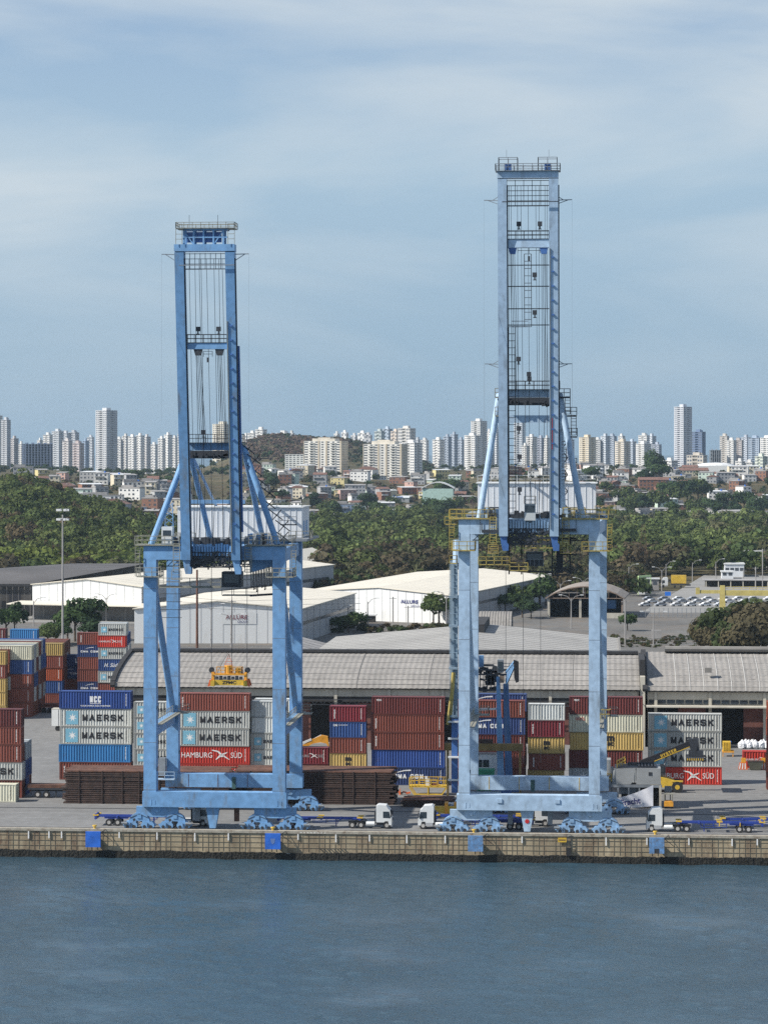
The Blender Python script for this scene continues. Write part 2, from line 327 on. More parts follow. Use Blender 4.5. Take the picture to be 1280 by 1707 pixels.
def waves():
    xs = np.arange(-175, 115.01, .42); ys_w = np.arange(222, 401.6, .42); XX, YY = np.meshgrid(xs, ys_w); Zw = np.zeros_like(XX); g = np.random.default_rng(2)
    amp = .55 + .45 * np.sin(XX * .045 + 1.3 * np.sin(YY * .03)) * np.sin(YY * .05 + 2)
    for k in range(70):
        lam = g.uniform(1.1, 5.5); th = g.normal(-.35, .75); kx, ky = np.cos(th + 1.57) * 6.283 / lam, np.sin(th + 1.57) * 6.283 / lam
        Zw += .0021 * lam ** .9 * np.sin(kx * XX + ky * YY + g.uniform(0, 6.28))
    Zw = Zw * (.65 + .35 * amp); m_ = np.minimum.reduce([(XX - xs[0]) / 6, (xs[-1] - XX) / 6, (YY - ys_w[0]) / 6, np.full_like(XX, 1.0)]); Zw *= np.clip(m_, 0, 1)
    V = np.stack([XX, YY, Zw - 4.1], -1).reshape(-1, 3); n, m = XX.shape; i = np.arange(n - 1)[:, None] * m + np.arange(m - 1)[None]; F = np.stack([i, i + 1, i + m + 1, i + m], -1).reshape(-1, 4)
    F = np.concatenate([F, ]); me = bpy.data.meshes.new('harbour_water'); me.vertices.add(len(V)); me.vertices.foreach_set('co', V.astype(np.float32).ravel()); me.loops.add(len(F) * 4); me.loops.foreach_set('vertex_index', F.astype(np.int32).ravel())
    me.polygons.add(len(F)); me.polygons.foreach_set('loop_start', np.arange(0, len(F) * 4, 4, dtype=np.int32)); me.polygons.foreach_set('loop_total', np.full(len(F), 4, dtype=np.int32)); me.polygons.foreach_set('use_smooth', np.ones(len(F), dtype=bool)); me.update(calc_edges=True); me.materials.append(MT['harbour_water'])
    x0, x1, y0, y1 = float(xs[0]), float(xs[-1]), float(ys_w[0]), float(ys_w[-1]); o = bpy.data.objects.new('harbour_water', me); C.objects.link(o); struct(o)
    b = MB(); z = -4.1
    b.quad((-1500, -400, z), (1500, -400, z), (1500, y0, z), (-1500, y0, z)); b.quad((-1500, y0, z), (x0, y0, z), (x0, y1, z), (-1500, y1, z)); b.quad((x1, y0, z), (1500, y0, z), (1500, y1, z), (x1, y1, z))
    struct(b.build('outer_water', 'harbour_water'))
waves()
o = MB().quad((-9000, 6900, -3.4), (9000, 6900, -3.4), (9000, 38000, -3.4), (-9000, 38000, -3.4)).build('sea', 'sea_water'); struct(o)

# ---------------------------------------------------------------- quay
Q = tag(MB().box(-400, 500, 400, 400.9, -3.2, 0.0).build('quay_wall', 'quay_wall'), 'long stained concrete quay wall rising from the harbour water', 'quay wall')
b = MB()
for k in range(-60, 215):
    x = -90 + k * .78 + (k * 7 % 5 - 2) * .03
    if k % 11 in (3, 7): continue
    b.box(x, x + 0.035, 399.95, 400.02, -2.95, -0.30)
for z in (-0.9, -1.65, -2.4): b.box(-160, 160, 399.94, 400.02, z, z + 0.035)
b.build('rusty_mesh', mat('mesh_rust', (0.215, 0.18, 0.13), 0.9), Q)
MB().box(-400, 500, 399.85, 400.85, -0.28, 0.09).build('coping', mat('coping', (0.36, 0.33, 0.27), 0.9, var=0.2, scale=0.8, stain=(0.17, 0.12, 0.08), stain_amt=0.8), Q)
b = MB(); r2 = random.Random(3)
vs = []; n = 900; hh_ = 0
for i in range(n):
    x = -150 + 300 * i / n; w = 0.334; hh_ = hh_ * .9 + r2.uniform(-.03, .03); d = 399.55 + r2.random() * 0.06; zt = -3.08 + hh_ + r2.uniform(-0.05, 0.05)
    b.box(x, x + w, d, 400.01 , -4.6, zt)
b.build('mussel_band', 'mussel', Q)
b = MB()
for px in (48, 82, 103, 199, 262, 325, 381, 497, 560, 616, 678, 742, 870, 1010, 1078, 1148, 1220, 1262):
    x = X(px, 400); b.box(x - 0.09, x + 0.09, 399.80, 399.9, -1.35 + r2.uniform(-.2, .2), -0.35)
b.build('white_depth_marks', 'white_ink', Q)
for (px0, px1, m, lab) in ((143, 168, 'fender_blue', 'blue square fender panel on the quay wall, leftmost of the four fenders'), (442, 468, 'fender_blue', 'blue square fender panel with a small emblem below the left crane'),
                      (780, 805, 'fender_worn', 'scuffed pale blue fender panel on the quay wall below the right crane'), (1082, 1107, 'fender_worn', 'scuffed pale blue fender panel on the quay wall, rightmost of the four fenders')):
    x0, x1 = X(px0, 399), X(px1, 399)
    r = root('fender', ((x0 + x1) / 2, 399.2, -2.4), lab, 'fender', 'fender panels along the quay wall')
    MB().box(x0, x1, 398.75, 399.0, -2.45, -0.15).build('panel', m, r)
    MB().tube(((x0 + x1) / 2, 399.0, -1.2), ((x0 + x1) / 2, 400.0, -1.2), 0.55, 12).build('rubber_cone', 'tyre', r)
    b = MB(); b.beam((x1, 398.9, -0.3), (x1 + 1.5, 399.84, -1.6), 0.07); b.beam((x1, 398.9, -0.3), (x1 + 0.6, 399.84, 0.02), 0.07); b.build('chain', 'dark_steel', r)
    if px0 == 442:
        cx = (x0 + x1) / 2; MB().prism([(cx - .35, -.9), (cx + .35, -.9), (cx + .25, -1.5), (cx, -1.75), (cx - .25, -1.5)], 398.735, 398.748).build('emblem', mat('emblem', (.12, .2, .42)), r)
    if px0 == 1082:
        cx = (x0 + x1) / 2; MB().box(cx - .35, cx + .35, 398.735, 398.748, -2.45, -1.75).build('dark_patch', 'dark_steel', r)
for px in (158, 455, 790, 1092):
    x = X(px, 400.5); r = root('bollard', (x, 400.45, 0.09), {158: 'small yellow mooring bollard above the leftmost blue fender', 455: 'small yellow mooring bollard under the left crane', 790: 'small yellow mooring bollard under the right crane', 1092: 'small yellow mooring bollard in front of the far right truck cab'}[px], 'bollard', 'yellow bollards on the quay edge')
    MB().tube((x, 400.45, 0.09), (x, 400.45, 0.42), 0.19, 10, r2=0.15).build('post', 'yellow', r)
    MB().tube((x, 400.45, 0.40), (x, 400.45, 0.58), 0.34, 10, r2=0.30).build('head', 'yellow', r)
x = X(937, 399.8); r = root('warning_plate', (x, 399.8, -0.9), 'small yellow plate fixed to the quay wall under the right crane', 'sign')
MB().box(x - .62, x + .62, 399.72, 399.80, -1.1, -0.45).build('plate', 'yellow', r); MB().box(x - .45, x + .45, 399.705, 399.718, -0.85, -0.7).build('faded_stripe', 'rust', r)
x = X(948, 399.8); r = root('quay_ladder', (x, 399.7, -3), 'dark tyre and ladder hanging down the quay wall beside the yellow plate', 'ladder')
MB().ladder((x, 399.7, -3.6), (x, 399.7, 0.1), 0.6).build('rungs', 'dark_steel', r); MB().box(x - .35, x + .3, 399.3, 399.65, -3.0, -1.8).build('rubber_block', 'tyre', r)
# rails and faint lines in the yard
b = MB()
for y in (401.5, 423.4):
    for d in (-0.09, 0.09): b.box(-160, 160, y + d - 0.03, y + d + 0.03, 0.001, 0.05)
struct(b.build('crane_rails', 'dark_steel'))
b = MB()
for y in (412.2, 417.8, 428.3, 446.0, 448.6, 486, 492.5): b.box(-200, 200, y, y + 0.10, 0.0005, 0.004)
struct(b.build('yard_lines', mat('line_faded', (0.30, 0.30, 0.29), 0.9, var=0.3, scale=1.0)))
b = MB()
r2 = random.Random(5)
for i in range(60):
    x = r2.uniform(-100, 90); y = r2.choice((409.5, 414.6, 420.1, 431, 438, 443, 451, 456.5, 480)) + r2.uniform(-.7, .7); b.box(x, x + r2.uniform(3, 16), y, y + r2.uniform(.12, .35), 0.0045, 0.006)
struct(b.build('yard_joints', mat('joint', (0.16, 0.158, 0.15), 0.9, var=0.3)))
b = MB()
for px0, px1, py in ((170, 205, 1382), (500, 545, 1389), (935, 960, 1389.5), (1230, 1262, 1384)):
    p0, p1 = G(px0, py), G(px1, py)
    k = p0.x
    while k < p1.x: b.box(k, k + .25, p0.y, p0.y + .3, 0.006, 0.008); k += .5
struct(b.build('hatched_marks', 'white_ink'))

# ---------------------------------------------------------------- ship-to-shore cranes
YF, YR = 401.6, 423.4
def bogie_mesh():
    b = MB(); b.prism([(-1.55, .95), (-1.5, 1.35), (-1.15, 1.95), (-.6, 2.3), (.6, 2.3), (1.15, 1.95), (1.5, 1.35), (1.55, .95), (.5, .9), (.4, 1.15), (-.4, 1.15), (-.5, .9)], -.5, .5)
    for s in (-1, 1):      # wheel boxes under each foot
        c = s * 1.25; b.prism([(c - .98, .3), (c - .98, .7), (c - .7, 1.08), (c + .7, 1.08), (c + .98, .7), (c + .98, .3), (c + .7, .12), (c - .7, .12)], -.62, .62)
        b.box(c - .12, c + .12, -.72, -.62, .3, .85)
    b.box(-.3, .3, -.6, -.5, 1.55, 2.1); b.box(-2.45, -2.2, -.25, .25, .45, .7); b.box(2.2, 2.45, -.25, .25, .45, .7)
    return b
def gap_piece_mesh():  # random small dark parts and bars; stand in for shade in the gaps
    b = MB(); q = random.Random(5)
    for k in range(16): b.cbox((q.uniform(-.8, .8), q.uniform(-.6, -.2), q.uniform(.3, 1.4)), (q.uniform(.1, .5), .2, q.uniform(.08, .35)), ry=q.uniform(-.5, .5))
    for s in (-1, 1): b.box(s * 1.25 - .05, s * 1.25 + .05, -.76, -.72, .3, .9)
    b.box(-2.2, 2.2, -.3, .3, .04, .2); b.beam((-1.4, -.53, 1.6), (0, -.53, 2.2), .06); b.beam((1.4, -.53, 1.6), (0, -.53, 2.2), .06)
    return b
def motor_mesh():
    b = MB(); b.tube((-.5, -.75, .85), (.35, -.75, .85), .2, 8); b.box(-.1, .1, -.78, -.45, .5, 1.2); return b
WH = MB().tube((0, -.68, 0), (0, .68, 0), .25, 12).mesh('crane_wheel', 'dark_steel')
AX = MB().tube((0, -.66, 0), (0, -.60, 0), .15, 8).mesh('axle_cap', 'deep_blue')
BOG = {m: bogie_mesh().mesh('bogie', m) for m in ('blue_crane', 'pale_crane')}; BOG['pale_crane'] = bogie_mesh().mesh('bogie', 'mid_crane')
MOT = motor_mesh().mesh('drive_motor', 'grey_steel'); FIT = gap_piece_mesh().mesh('dark_gap_pieces', 'dark_steel')
def bogies(r, cx, y, m, out):
    """one crane corner: equaliser, two rockers, two bogies of two wheels (each 2 axles)"""
    o = org(r)
    b = MB(); b.prism([(cx - 3.1, 2.32), (cx - 3.1, 3.28), (cx + 3.1, 3.28), (cx + 3.1, 2.32), (cx + 2.2, 2.25), (cx + 1.0, 1.75), (cx - 1.0, 1.75), (cx - 2.2, 2.25)], y - .42, y + .42)
    b.prism([(cx - .75, 3.28), (cx + .75, 3.28), (cx + .4, 2.5), (cx - .4, 2.5)], y - .6, y - .43)
    b.tube((cx, y - .68, 2.75), (cx, y + .68, 2.75), .26, 12)
    b.build('equalizer_beam', m, r)
    for s in (-1, 1):
        bx = cx + s * 2.65
        bo = put('bogie', BOG[m], r, Vector((bx, y, 0)) - o)
        for wx in (-1.72, -.78, .78, 1.72):
            w = put('wheel', WH, bo, (wx, 0, .34)); 
        put('drive_motor', MOT, bo, (s * 2.1, 0, 0)); put('dark_gap_pieces', FIT, bo)
def crane(name, label, m, xl, xr, rl, rr, ztop, beam_h, gl, gr, gw, boomz, lean, hz, apz, right):
    cx = (xl + xr) / 2
    r = root(name, (cx, (YF + YR) / 2, 0), label, 'crane', 'ship to shore cranes on the quay')
    O = org(r)
    SB = (3.3, 5.55)
    YB = YR
    lw = 1.85 if not right else 1.60
    for x, y_, z0_, z1_ in ((xl, YF, SB[1], ztop - beam_h if not right else ztop), (xr, YF, SB[1], ztop - beam_h if not right else ztop), (rl, YB, SB[1] + .1, ztop + .2), (rr, YB, SB[1] + .1, ztop + .2)):
        b = MB().box(x - lw / 2, x + lw / 2, y_ - .95, y_ + .95, z0_, z1_)
        for kz in (z0_ + .25, z0_ + 7.2, z0_ + 15.1, z0_ + 22.6, z0_ + 29.8): b.box(x - lw / 2 - .015, x + lw / 2 + .015, y_ - .965, y_ - .95, kz, kz + .05, 1)
        for kz in (z0_ + 3, z0_ + 12): b.box(x + lw / 2 + .003, x + lw / 2 + .12, y_ - .3, y_ + .3, kz, kz + .5, 1)
        b.build('leg', [m, 'grey_steel'], r)
    b = MB().box(xl - 1.1, xr + 1.1, YF - 1.0, YF + 1.0, SB[0], SB[1])
    for x in (xl + .2, xr - .2): b.box(x - .08, x + .08, YF - 1.03, YF - 1.0, 3.6, 4.4); b.box(x + .5, x + .6, YF - 1.03, YF - 1.0, 3.7, 4.3)
    if right:
        for px in (833, 929): b.box(X(px, YF) - .35, X(px, YF) + .35, YF - 1.12, YF - 1.0, 3.9 + .5, 4.8 + .2)
    b.build('sill_beam', m, r)
    b = MB().box(rl - 1.1, rr + 1.1, YB - 1.0, YB + 1.0, SB[0] + .3, SB[1] + .1)
    k = rl + 2.5
    while k < rr: b.box(k - .04, k + .04, YB - 1.03, YB - 1.0, 3.7, 5.6, 1); k += 4.6
    b.build('sill_beam', [m, 'yellow' if right else 'rust'], r)
    b = MB()
    # long walkway on the rear sill with dark cable reel tray
    b.box(rl + 4, rr - 4, YF + 1.1, YF + 2.0, 5.0, 5.12); b.build('sill_walkway', 'dark_steel', r)
    # centre pylon
    pc = cx - .3
    MB().prism([(pc - 1.0, 3.3), (pc + 1.0, 3.3), (pc + .45, .2), (pc - .45, .2)], YF - .5, YF + .5).build('tie_down_pylon', m, r)
    if right: MB().tube((pc, YF - .56, 1.7), (pc, YF - .5, 1.7), .32, 12).build('round_mark', 'red_ink', r)
    for (lx, y) in ((xl, YF), (xr, YF), (rl, YB), (rr, YB)): bogies(r, lx + (1.0 if lx < cx else -.6) * (1 if y == YF else 1.2), y, m, 1)
    b = MB(); b.box(cx - .3, cx + .3, YB - 1.15, YB - 1.03, 3.4, 5.2); b.build('cable_box', mat('box_green', (.04, .10, .10)), r)
    for x in (cx - 2.8, cx + 3): MB().box(x - .35, x + .35, YF + 1.2, YF + 1.9, 1.0, 3.2).build('cable_reel_box', 'rust' if x > cx and not right else 'grey_steel', r)
    # portal beams
    zb = ztop - beam_h
    if not right:
        MB().box(xl - .93, xr + .93, YF - .94, YF + .94, zb, ztop - .2).build('portal_beam', m, r)
        xa_, xb_0 = X(420, YF + 4), xr - .93; MB().prism([(xa_, zb), (xb_0, zb), (xb_0, zb - 1.0), (xa_, zb - 2.0)], YF + 1.5, YF + 5.2).build('haunch', m, r)
    else:
        MB().box(xl + .83, xr - .83, YF - .95, YF + .95, zb, ztop - .1).build('portal_beam', m, r)
    MB().box(rl - .9, rr + .9, YB - .9, YB + .9, zb + .25, ztop - .1).build('portal_beam', m, r)
    # side frames: upper tie, low tie, diagonal
    for a, c, s in ((xl, rl, -1), (xr, rr, 1)):
        MB().beam((a, YF + .95, ztop - 1.6), (c, YB - .95, ztop - 1.3), 1.2, 1.9).build('tie_beam', m, r)
        MB().beam((a, YF + .95, 14.3), (c, YB - .95, 14.3), .95, 1.7).build('tie_beam', m, r)
        MB().tube((a, YF + .8, ztop - 4), (c, YB - .8, 15.6), .52, 12).build('diagonal_brace', m, r)
        b = MB(); b.rail([(a + .3, YF + 1, 15.2), (c + .3, YB - 1, 15.2)], mids=1); b.box(a + .5, a + 1.4, YF + 1, YB + 1.5, 15.12, 15.2)
        b.rail([(c + 1.0, YB + 1, 15.2), (c + 2.4, YB + 1, 15.2), (c + 2.4, YB - 1.5, 15.2), (c + 1.0, YB - 1.5, 15.2)]); b.box(c + .9, c + 2.5, YB - 1.6, YB + 1.1, 15.0, 15.12)
        b.build('side_walkway', 'rail_grey', r)
    # boom: two girders, hinged at hz, raised
    yb0 = YF - 1.7; yt = yb0 - lean
    def bp(z, x, dy=0): t = (z - hz) / (boomz - hz); return Vector((x, yb0 + (yt - yb0) * t + dy, z))
    for x in (gl, gr):
        b = MB(); b.beam(bp(hz, x), bp(boomz, x), gw, 1.9)
        b.build('boom_girder', m, r)
    for x, sg in ((gl, 1), (gr, 1)):      # dark trolley rail and cable tray along the inner edges
        MB().beam(bp(hz, x + sg * (gw / 2 + .10), -.75), bp(boomz - 1, x + sg * (gw / 2 + .10), -.75), .16, .3).build('trolley_rail', 'dark_steel', r)
    # ladder with cleats up the right girder, pipe beside it
    b = MB(); z = hz + 3
    while z < boomz - (11 if right else 9.5): p = bp(z, gr + (-.1 if right else .0)); b.box(p.x - .18, p.x + .18, p.y - 1.12, p.y - .96, z, z + .22); z += 2.05
    b.build('cleats', 'deep_blue', r)
    MB().beam(bp(hz + 1, gr - (gw / 2 - .12), -1.0), bp(boomz - 10, gr - (gw / 2 - .12), -1.0), .12, .16).build('conduit', 'rail_grey' if not right else 'grey_steel', r)
    b = MB(); b.tube(bp(hz + 4, gr + gw / 2 + .22), bp(hz + (31 if not right else 15), gr + gw / 2 + .22), .2, 6); b.build('folded_forestay', 'deep_blue' if not right else m, r)
    if right: MB().tube(bp(hz + 12.5, gr - .25, -1.0), bp(hz + 17, gr - .25, -1.0), .045, 6).build('red_pipe', 'red_ink', r)
    # cross beams of the boom
    def xb(z, h, nm='cross_beam', mm=None, dpt=1.2, dy=0): p = bp(z, cx); return MB().box(gl + gw / 2 , gr - gw / 2, p.y - dpt / 2 + dy, p.y + dpt / 2 + dy, z - h, z).build(nm, mm or m, r)
    pT = bp(boomz, cx)
    MB().box(gl - gw / 2 - .05, gr + gw / 2 + .05, pT.y - 1.0, pT.y + 1.0, boomz, boomz + (1.0 if not right else .95)).build('end_beam', m, r)
    zt = boomz + 1.0
    def railed(z, x0, x1, y0, y1, nm='platform', mm='rail_grey', deck=True, h=1.1, r_=.04, mids=1):
        b = MB()
        if deck: b.box(x0, x1, y0, y1, z - .08, z)
        b.rail([(x0, y0, z), (x1, y0, z), (x1, y1, z), (x0, y1, z), (x0, y0, z)], h=h, r=r_, mids=mids, step=1.3); return b.build(nm, mm, r)
    def light(x, y, z):
        b = MB().box(x - .32, x + .32, y - .25, y + .2, z + .35, z + 1.0); b.tube((x, y, z), (x, y, z + .4), .1, 6); b.box(x - .22, x + .22, y - .2, y + .2, z - .12, z); b.build('floodlight', 'dark_steel', r)
    if not right:
        y0, y1 = pT.y - .9, pT.y + 1.3
        b = MB(); b.box(gl + .6, gr - .3, y0, y1, zt + 2.0, zt + 2.3)
        for x in np.linspace(gl + .7, gr - .9, 5):
            b.box(x - .13, x + .13, y0 - .02, y0 + .24, zt, zt + 2.0); b.box(x - .13, x + .13, y1 - .25, y1 + .01, zt, zt + 2.0)
        b.box(gl + .6, gr - .3, y0, y0 + .25, zt + .9, zt + 1.1); b.beam((gl + .8, y0 + .1, zt + 1.85), (gl + 2, y0 + .1, zt + .1), .16); b.beam((gr - 1.0, y0 + .1, zt + 1.85), (gr - 2.2, y0 + .1, zt + .1), .16)
        b.build('sheave_frame', m, r)
        b = MB(); xs = np.linspace(gl + .9, gr - 1.1, 5)
        for i in range(4): b.box(xs[i] + .14, xs[i + 1] - .14, y0 + .5, y0 + .8, zt + .3, zt + 1.8)
        b.build('head_sheave', 'deep_blue', r)
        railed(zt + 2.32, gl - .4, gr + .75, y0 - .5, y1 + .8, h=.8)
        MB().rail([(gl - .4, y0 - .3, zt), (gl + .5, y0 - .3, zt)], h=2.9, mids=3).build('side_cage', 'rail_grey', r); MB().rail([(gr - .2, y0 - .3, zt), (gr + .75, y0 - .3, zt)], h=2.9, mids=3).build('side_cage', 'rail_grey', r)
        for x in (gl + 1.5, gr - 1.7): MB().tube((x, y0, zt + 2.3), (x, y0, zt + 4.2), .03, 5).build('antenna', 'dark_steel', r)
    else:
        y0, y1 = pT.y - 1.2, pT.y + 1.2
        for s, x in ((-1, gl), (1, gr)):
            a, c = (x - .5, x + 2.2) if s < 0 else (x - 2.2, x + .5)
            railed(zt + .05, a, c, y0, y1, h=1.85, mm='grey_steel', mids=1)
            MB().box((a + c) / 2 - .45, (a + c) / 2 + .45, y0 + .5, y1 - .5, zt + .05, zt + 1.1).build('head_sheave', 'deep_blue', r)
            MB().tube(((a + c) / 2 + .2 * s, y0, zt + 1.9), ((a + c) / 2 + .2 * s, y0, zt + 3.0), .02, 5).build('antenna', 'dark_steel', r)
        railed(zt + .05, gl - .95, gr + .95, y0 - .2, y1 + .2, h=.95, mm='grey_steel')
    # hanging grille below the end beam
    p = bp(boomz - 1, cx); z0 = boomz - (2.5 if not right else 3.9)
    b = MB(); n = 5 if right else 3
    for k in range(n + 1): z = z0 + (boomz - .3 - z0) * k / n; b.beam((gl + gw / 2, p.y, z), (gr - gw / 2, p.y, z), .09 if k else .16)
    for k in range(9 if not right else 6): x = gl + gw / 2 + (gr - gl - gw) * k / (8 if not right else 5); b.beam((x, p.y, z0), (x, p.y, boomz - .2), .08)
    b.beam((gl, p.y - 1.05, z0 + .5), (gr + .7, p.y - 1.05, z0 + .5), .12); b.build('grille', 'dark_steel' if right else 'grey_steel', r)
    # outrigger arms with thin signal lines
    arms = (boomz - .4,) if not right else (boomz - 3.1, boomz - 26.5)
    for z in arms:
        p = bp(z, cx)
        for s, x in ((-1, gl - gw / 2), (1, gr + gw / 2)):
            b = MB(); b.beam((x, p.y, z), (x + s * 2.0, p.y, z + .05), .12); b.beam((x, p.y, z - .9 if not right else z - .5), (x + s * 1.4, p.y, z), .1)
            if right: b.beam((x, p.y, z + .5), (x + s * .8, p.y, z), .1)
            b.build('outrigger_arm', 'grey_steel', r)
            MB().beam((x + s * 2.0, p.y, z), (x + s * 2.0, p.y - .01, hz + (20 if not right else 8)), .016).build('signal_line', 'grey_steel', r)
    # ropes
    rx = [gl + gw / 2 + (gr - gl - gw) * f for f in ((.10, .24, .34, .39, .52, .70, .82, .90) if not right else (.05, .10, .25, .33, .5, .68, .76, .90, .95))]
    for i, x in enumerate(rx):
        top = boomz - 1; bot = apz if i % 2 else hz + 2
        MB().beam(bp(top, x, .3), bp(bot, x + rnd.uniform(-.25, .25), .5), .055).build('hoist_rope', 'dark_steel', r)
    # middle cross beam with railing, lamps, sheave blocks, rope fans
    zm = Z(572 if not right else 400, 345 if not right else 880, YF - 4)
    hb = .95 if not right else 1.25
    xb(zm, hb, dy=.1); p = bp(zm, cx)
    railed(zm + .02, gl + gw / 2 + .05, gr - gw / 2 - .05, p.y - .6, p.y + .7, 'platform', 'dark_steel', h=1.15)
    for f in (.28, .78): light(gl + gw / 2 + (gr - gl - gw) * f, p.y, zm + 1.3 + (.2 if right else 0))
    for f in (.28, .80) if not right else (.13, .87):
        x = gl + gw / 2 + (gr - gl - gw) * f; MB().prism([(x - .6, zm - hb), (x + .6, zm - hb), (x + .42, zm - hb - .9), (x - .35, zm - hb - .9)], p.y - .4, p.y + .4).build('sheave_block', 'deep_blue' if right else 'dark_steel', r)
        for k in range(4): MB().beam((x - .3 + k * .2, p.y, zm - hb - .8), (x - .35 + k * .28 + (.3 if f < .5 else .1), p.y + 3, apz + .3), .06).build('hoist_rope', 'dark_steel', r)
    b = MB(); x = gl + gw / 2 + (gr - gl - gw) * .52; b.rail([(x - (.65 if not right else 1.6), p.y, zm - hb - 1.1 + (.3 if right else 0)), (x + (.65 if not right else 1.6), p.y, zm - hb - 1.1 + (.3 if right else 0))], h=.8)
    b.box(x - .15, x + .15, p.y - .1, p.y + .1, zm - hb - 1.9, zm - hb - 1.2); b.build('basket', 'dark_steel', r)
    if right:
        # thin cross ties and the caged ladders
        for py in (443, 478, 515, 542):
            z = Z(py, 880, YF - 4); p = bp(z, cx); MB().beam((gl + .6, p.y, z), (gr - .6, p.y, z), .14).build('cross_tie', 'dark_steel', r)
        lx = X(881.5, YF); z1, z0_ = zm - hb - .9, Z(545, 880, YF - 4)
        b = MB(); b.ladder(bp(z1, lx, -.4), bp(z0_, lx, -.4), 1.0, r=.05, step=1.0); b.build('ladder', 'dark_steel', r)
        lx2 = X(855, YF); p0, p1 = bp(z0_, lx2, -.4), bp(hz + 3, lx2, -.4)
        b = MB(); b.ladder(p0, p1, .95, r=.055, step=1.0); b.beam(bp(z0_, lx2, -.4), bp(z0_, lx, -.4), .12); b.beam(bp(z0_ + .8, lx2, -.4), bp(z0_ + .8, lx, -.4), .08); b.build('ladder', 'dark_steel', r)
        for px, py in ((892, 462), (892, 524), (865, 601), (882, 626), (865, 716), (866, 763), (866, 818)):
            z = Z(py, px, YF - 3); light(X(px, YF - 3), bp(z, cx).y - .5, z - .5)
    # apex: tubes and cross beam
    ya = YF + 1.8
    al, ar = gl - (.3 if not right else .75), gr + (.6 if not right else .75)
    tl, tr_ = (X(252, YF), X(463, YF)) if not right else (X(799, YF), X(971, YF))
    for a, t in ((al, tl), (ar, tr_)):
        MB().tube((t, YF, ztop), (a, ya, apz), .46, 14).build('apex_leg', m, r)
        MB().tube((a, ya, apz), (a + .2, YB + 1.5, ztop), .42, 12).build('backstay', m, r)
        MB().tube((a, ya, apz), (a, YB + 16, ztop + 3), .22, 8).build('backstay', m, r)
    xb_ = MB(); xb_.box(al + .2, ar - .2, ya - .6, ya + .6, apz - .4, apz + .7); xb_.build('apex_beam', m, r)
    MB().box(al + .4, ar - .4, ya - 1.1, ya - .8, apz - 1.6, apz - .45).build('apex_machinery', 'dark_steel', r)
    MB().beam((al - .2, ya - .1, apz - (8 if not right else 3.6)), (ar + .2, ya - .1, apz - (8 if not right else 3.6)), .5, .55 if not right else 1.1).build('strut', m, r)
    b = MB().box(al + .6, ar - .6, ya - 1.35, ya - 1.25, apz - 1.2, apz - .9)
    for k in range(16):
        x = rnd.uniform(al + .7, ar - .7); z = apz - .9 - rnd.random() * .7; b.cbox((x, ya - 1.3, z), (rnd.uniform(.2, .7), .3, rnd.uniform(.2, .8)), ry=rnd.uniform(-.6, .6))
    b.build('sheave_cluster', 'dark_steel', r)
    railed(apz + .75, al, ar, ya - 1.5, ya + 1.0, mm='dark_steel', h=1.2)
    light((gl + gr) / 2 - 1.6 if not right else (gl + gr) / 2, ya - 1, apz + 1.6)
    # gantry girders running inland, deck with machinery house
    zg = ztop - .1
    for x in (gl, gr): MB().box(x - .7, x + .7, YF + 1.2, YB + 18, zg - 2.1, zg - .2).build('trolley_girder', m, r)
    (h0, h1, hy0, hy1, hz1) = ((X(296, 428), X(503, 428), 428, 439, Z(846, 400, 428)) if not right else (X(796, 428), X(993, 428), 428, 439, Z(806, 900, 428)))
    hr_ = MB(); hr_.box(h0, h1, hy0, hy1, ztop + .25, hz1)
    x = h0 + .6
    while x < h1: hr_.box(x - .04, x + .04, hy0 - .06, hy0, ztop + .3, hz1 - .1); x += .95
    mh = hr_.build('machinery_house', 'house_white', r)
    b = MB(); b.box(h0 - .25, h1 + .25, hy0 - .25, hy1 + .25, hz1, hz1 + .15); b.build('roof', 'white_paint', mh)
    for k in range(2): MB().box(h1, h1 + .05, hy0 + 2 + 4 * k, hy0 + 4 + 4 * k, ztop + .6, ztop + 2.8).build('door', 'blue_crane', mh)
    b = MB(); b.rail([(h0, hy0, hz1 + .15), (h1, hy0, hz1 + .15), (h1, hy1, hz1 + .15)], step=2); b.build('roof_railing', 'rail_grey' if not right else 'white_paint', r)
    MB().box(h0 - 1.5, h1 + 1.5, YB - 2, hy1 + 1, ztop - .15, ztop + .2).build('machinery_deck', 'grey_steel', r)
    # decks and railings at the top of the legs
    rm = 'rail_grey' if not right else 'rail_yellow'
    D = ztop + .02
    for x0, x1, s in ((xl - 2.2, gl - 1.2, -1), (gr + 1.2, xr + 2.0, 1)):
        b = MB(); b.box(x0, x1, YF - 1.3, YF + 3, D - .15, D); b.rail([(x0, YF - 1.25, D), (x1, YF - 1.25, D)], h=1.25, r=.045, step=1.2); b.rail([(x0, YF + 3, D), (x1, YF + 3, D)], h=1.25); b.rail([(x0 if s < 0 else x1, YF - 1.25, D), (x0 if s < 0 else x1, YF + 3, D)], h=1.25)
        b.build('platform', rm, r)
        x0, x1 = (xl - 1.8, xl + 1.6) if s < 0 else (xr - 1.8, xr + 2.2)
        zz = ztop - (4.6 if not right else 4.6)
        b = MB(); b.box(x0, x1, YF - 1.9, YF + 1.5, zz - .15, zz); b.rail([(x0, YF - 1.9, zz), (x1, YF - 1.9, zz), (x1, YF + 1.5, zz)], h=1.25, r=.045, step=1.1); b.rail([(x0, YF - 1.9, zz), (x0, YF + 1.5, zz)], h=1.25)
        xx = x0 if s < 0 else x1; b.ladder((xx, YF - 1, zz), (xx, YF - 1, D), .7, r=.04); b.rail([(xx - .3, YF - 1.3, zz + 2.2), (xx + .3, YF - 1.3, zz + 2.2)], h=1.1)
        b.build('platform', rm, r)
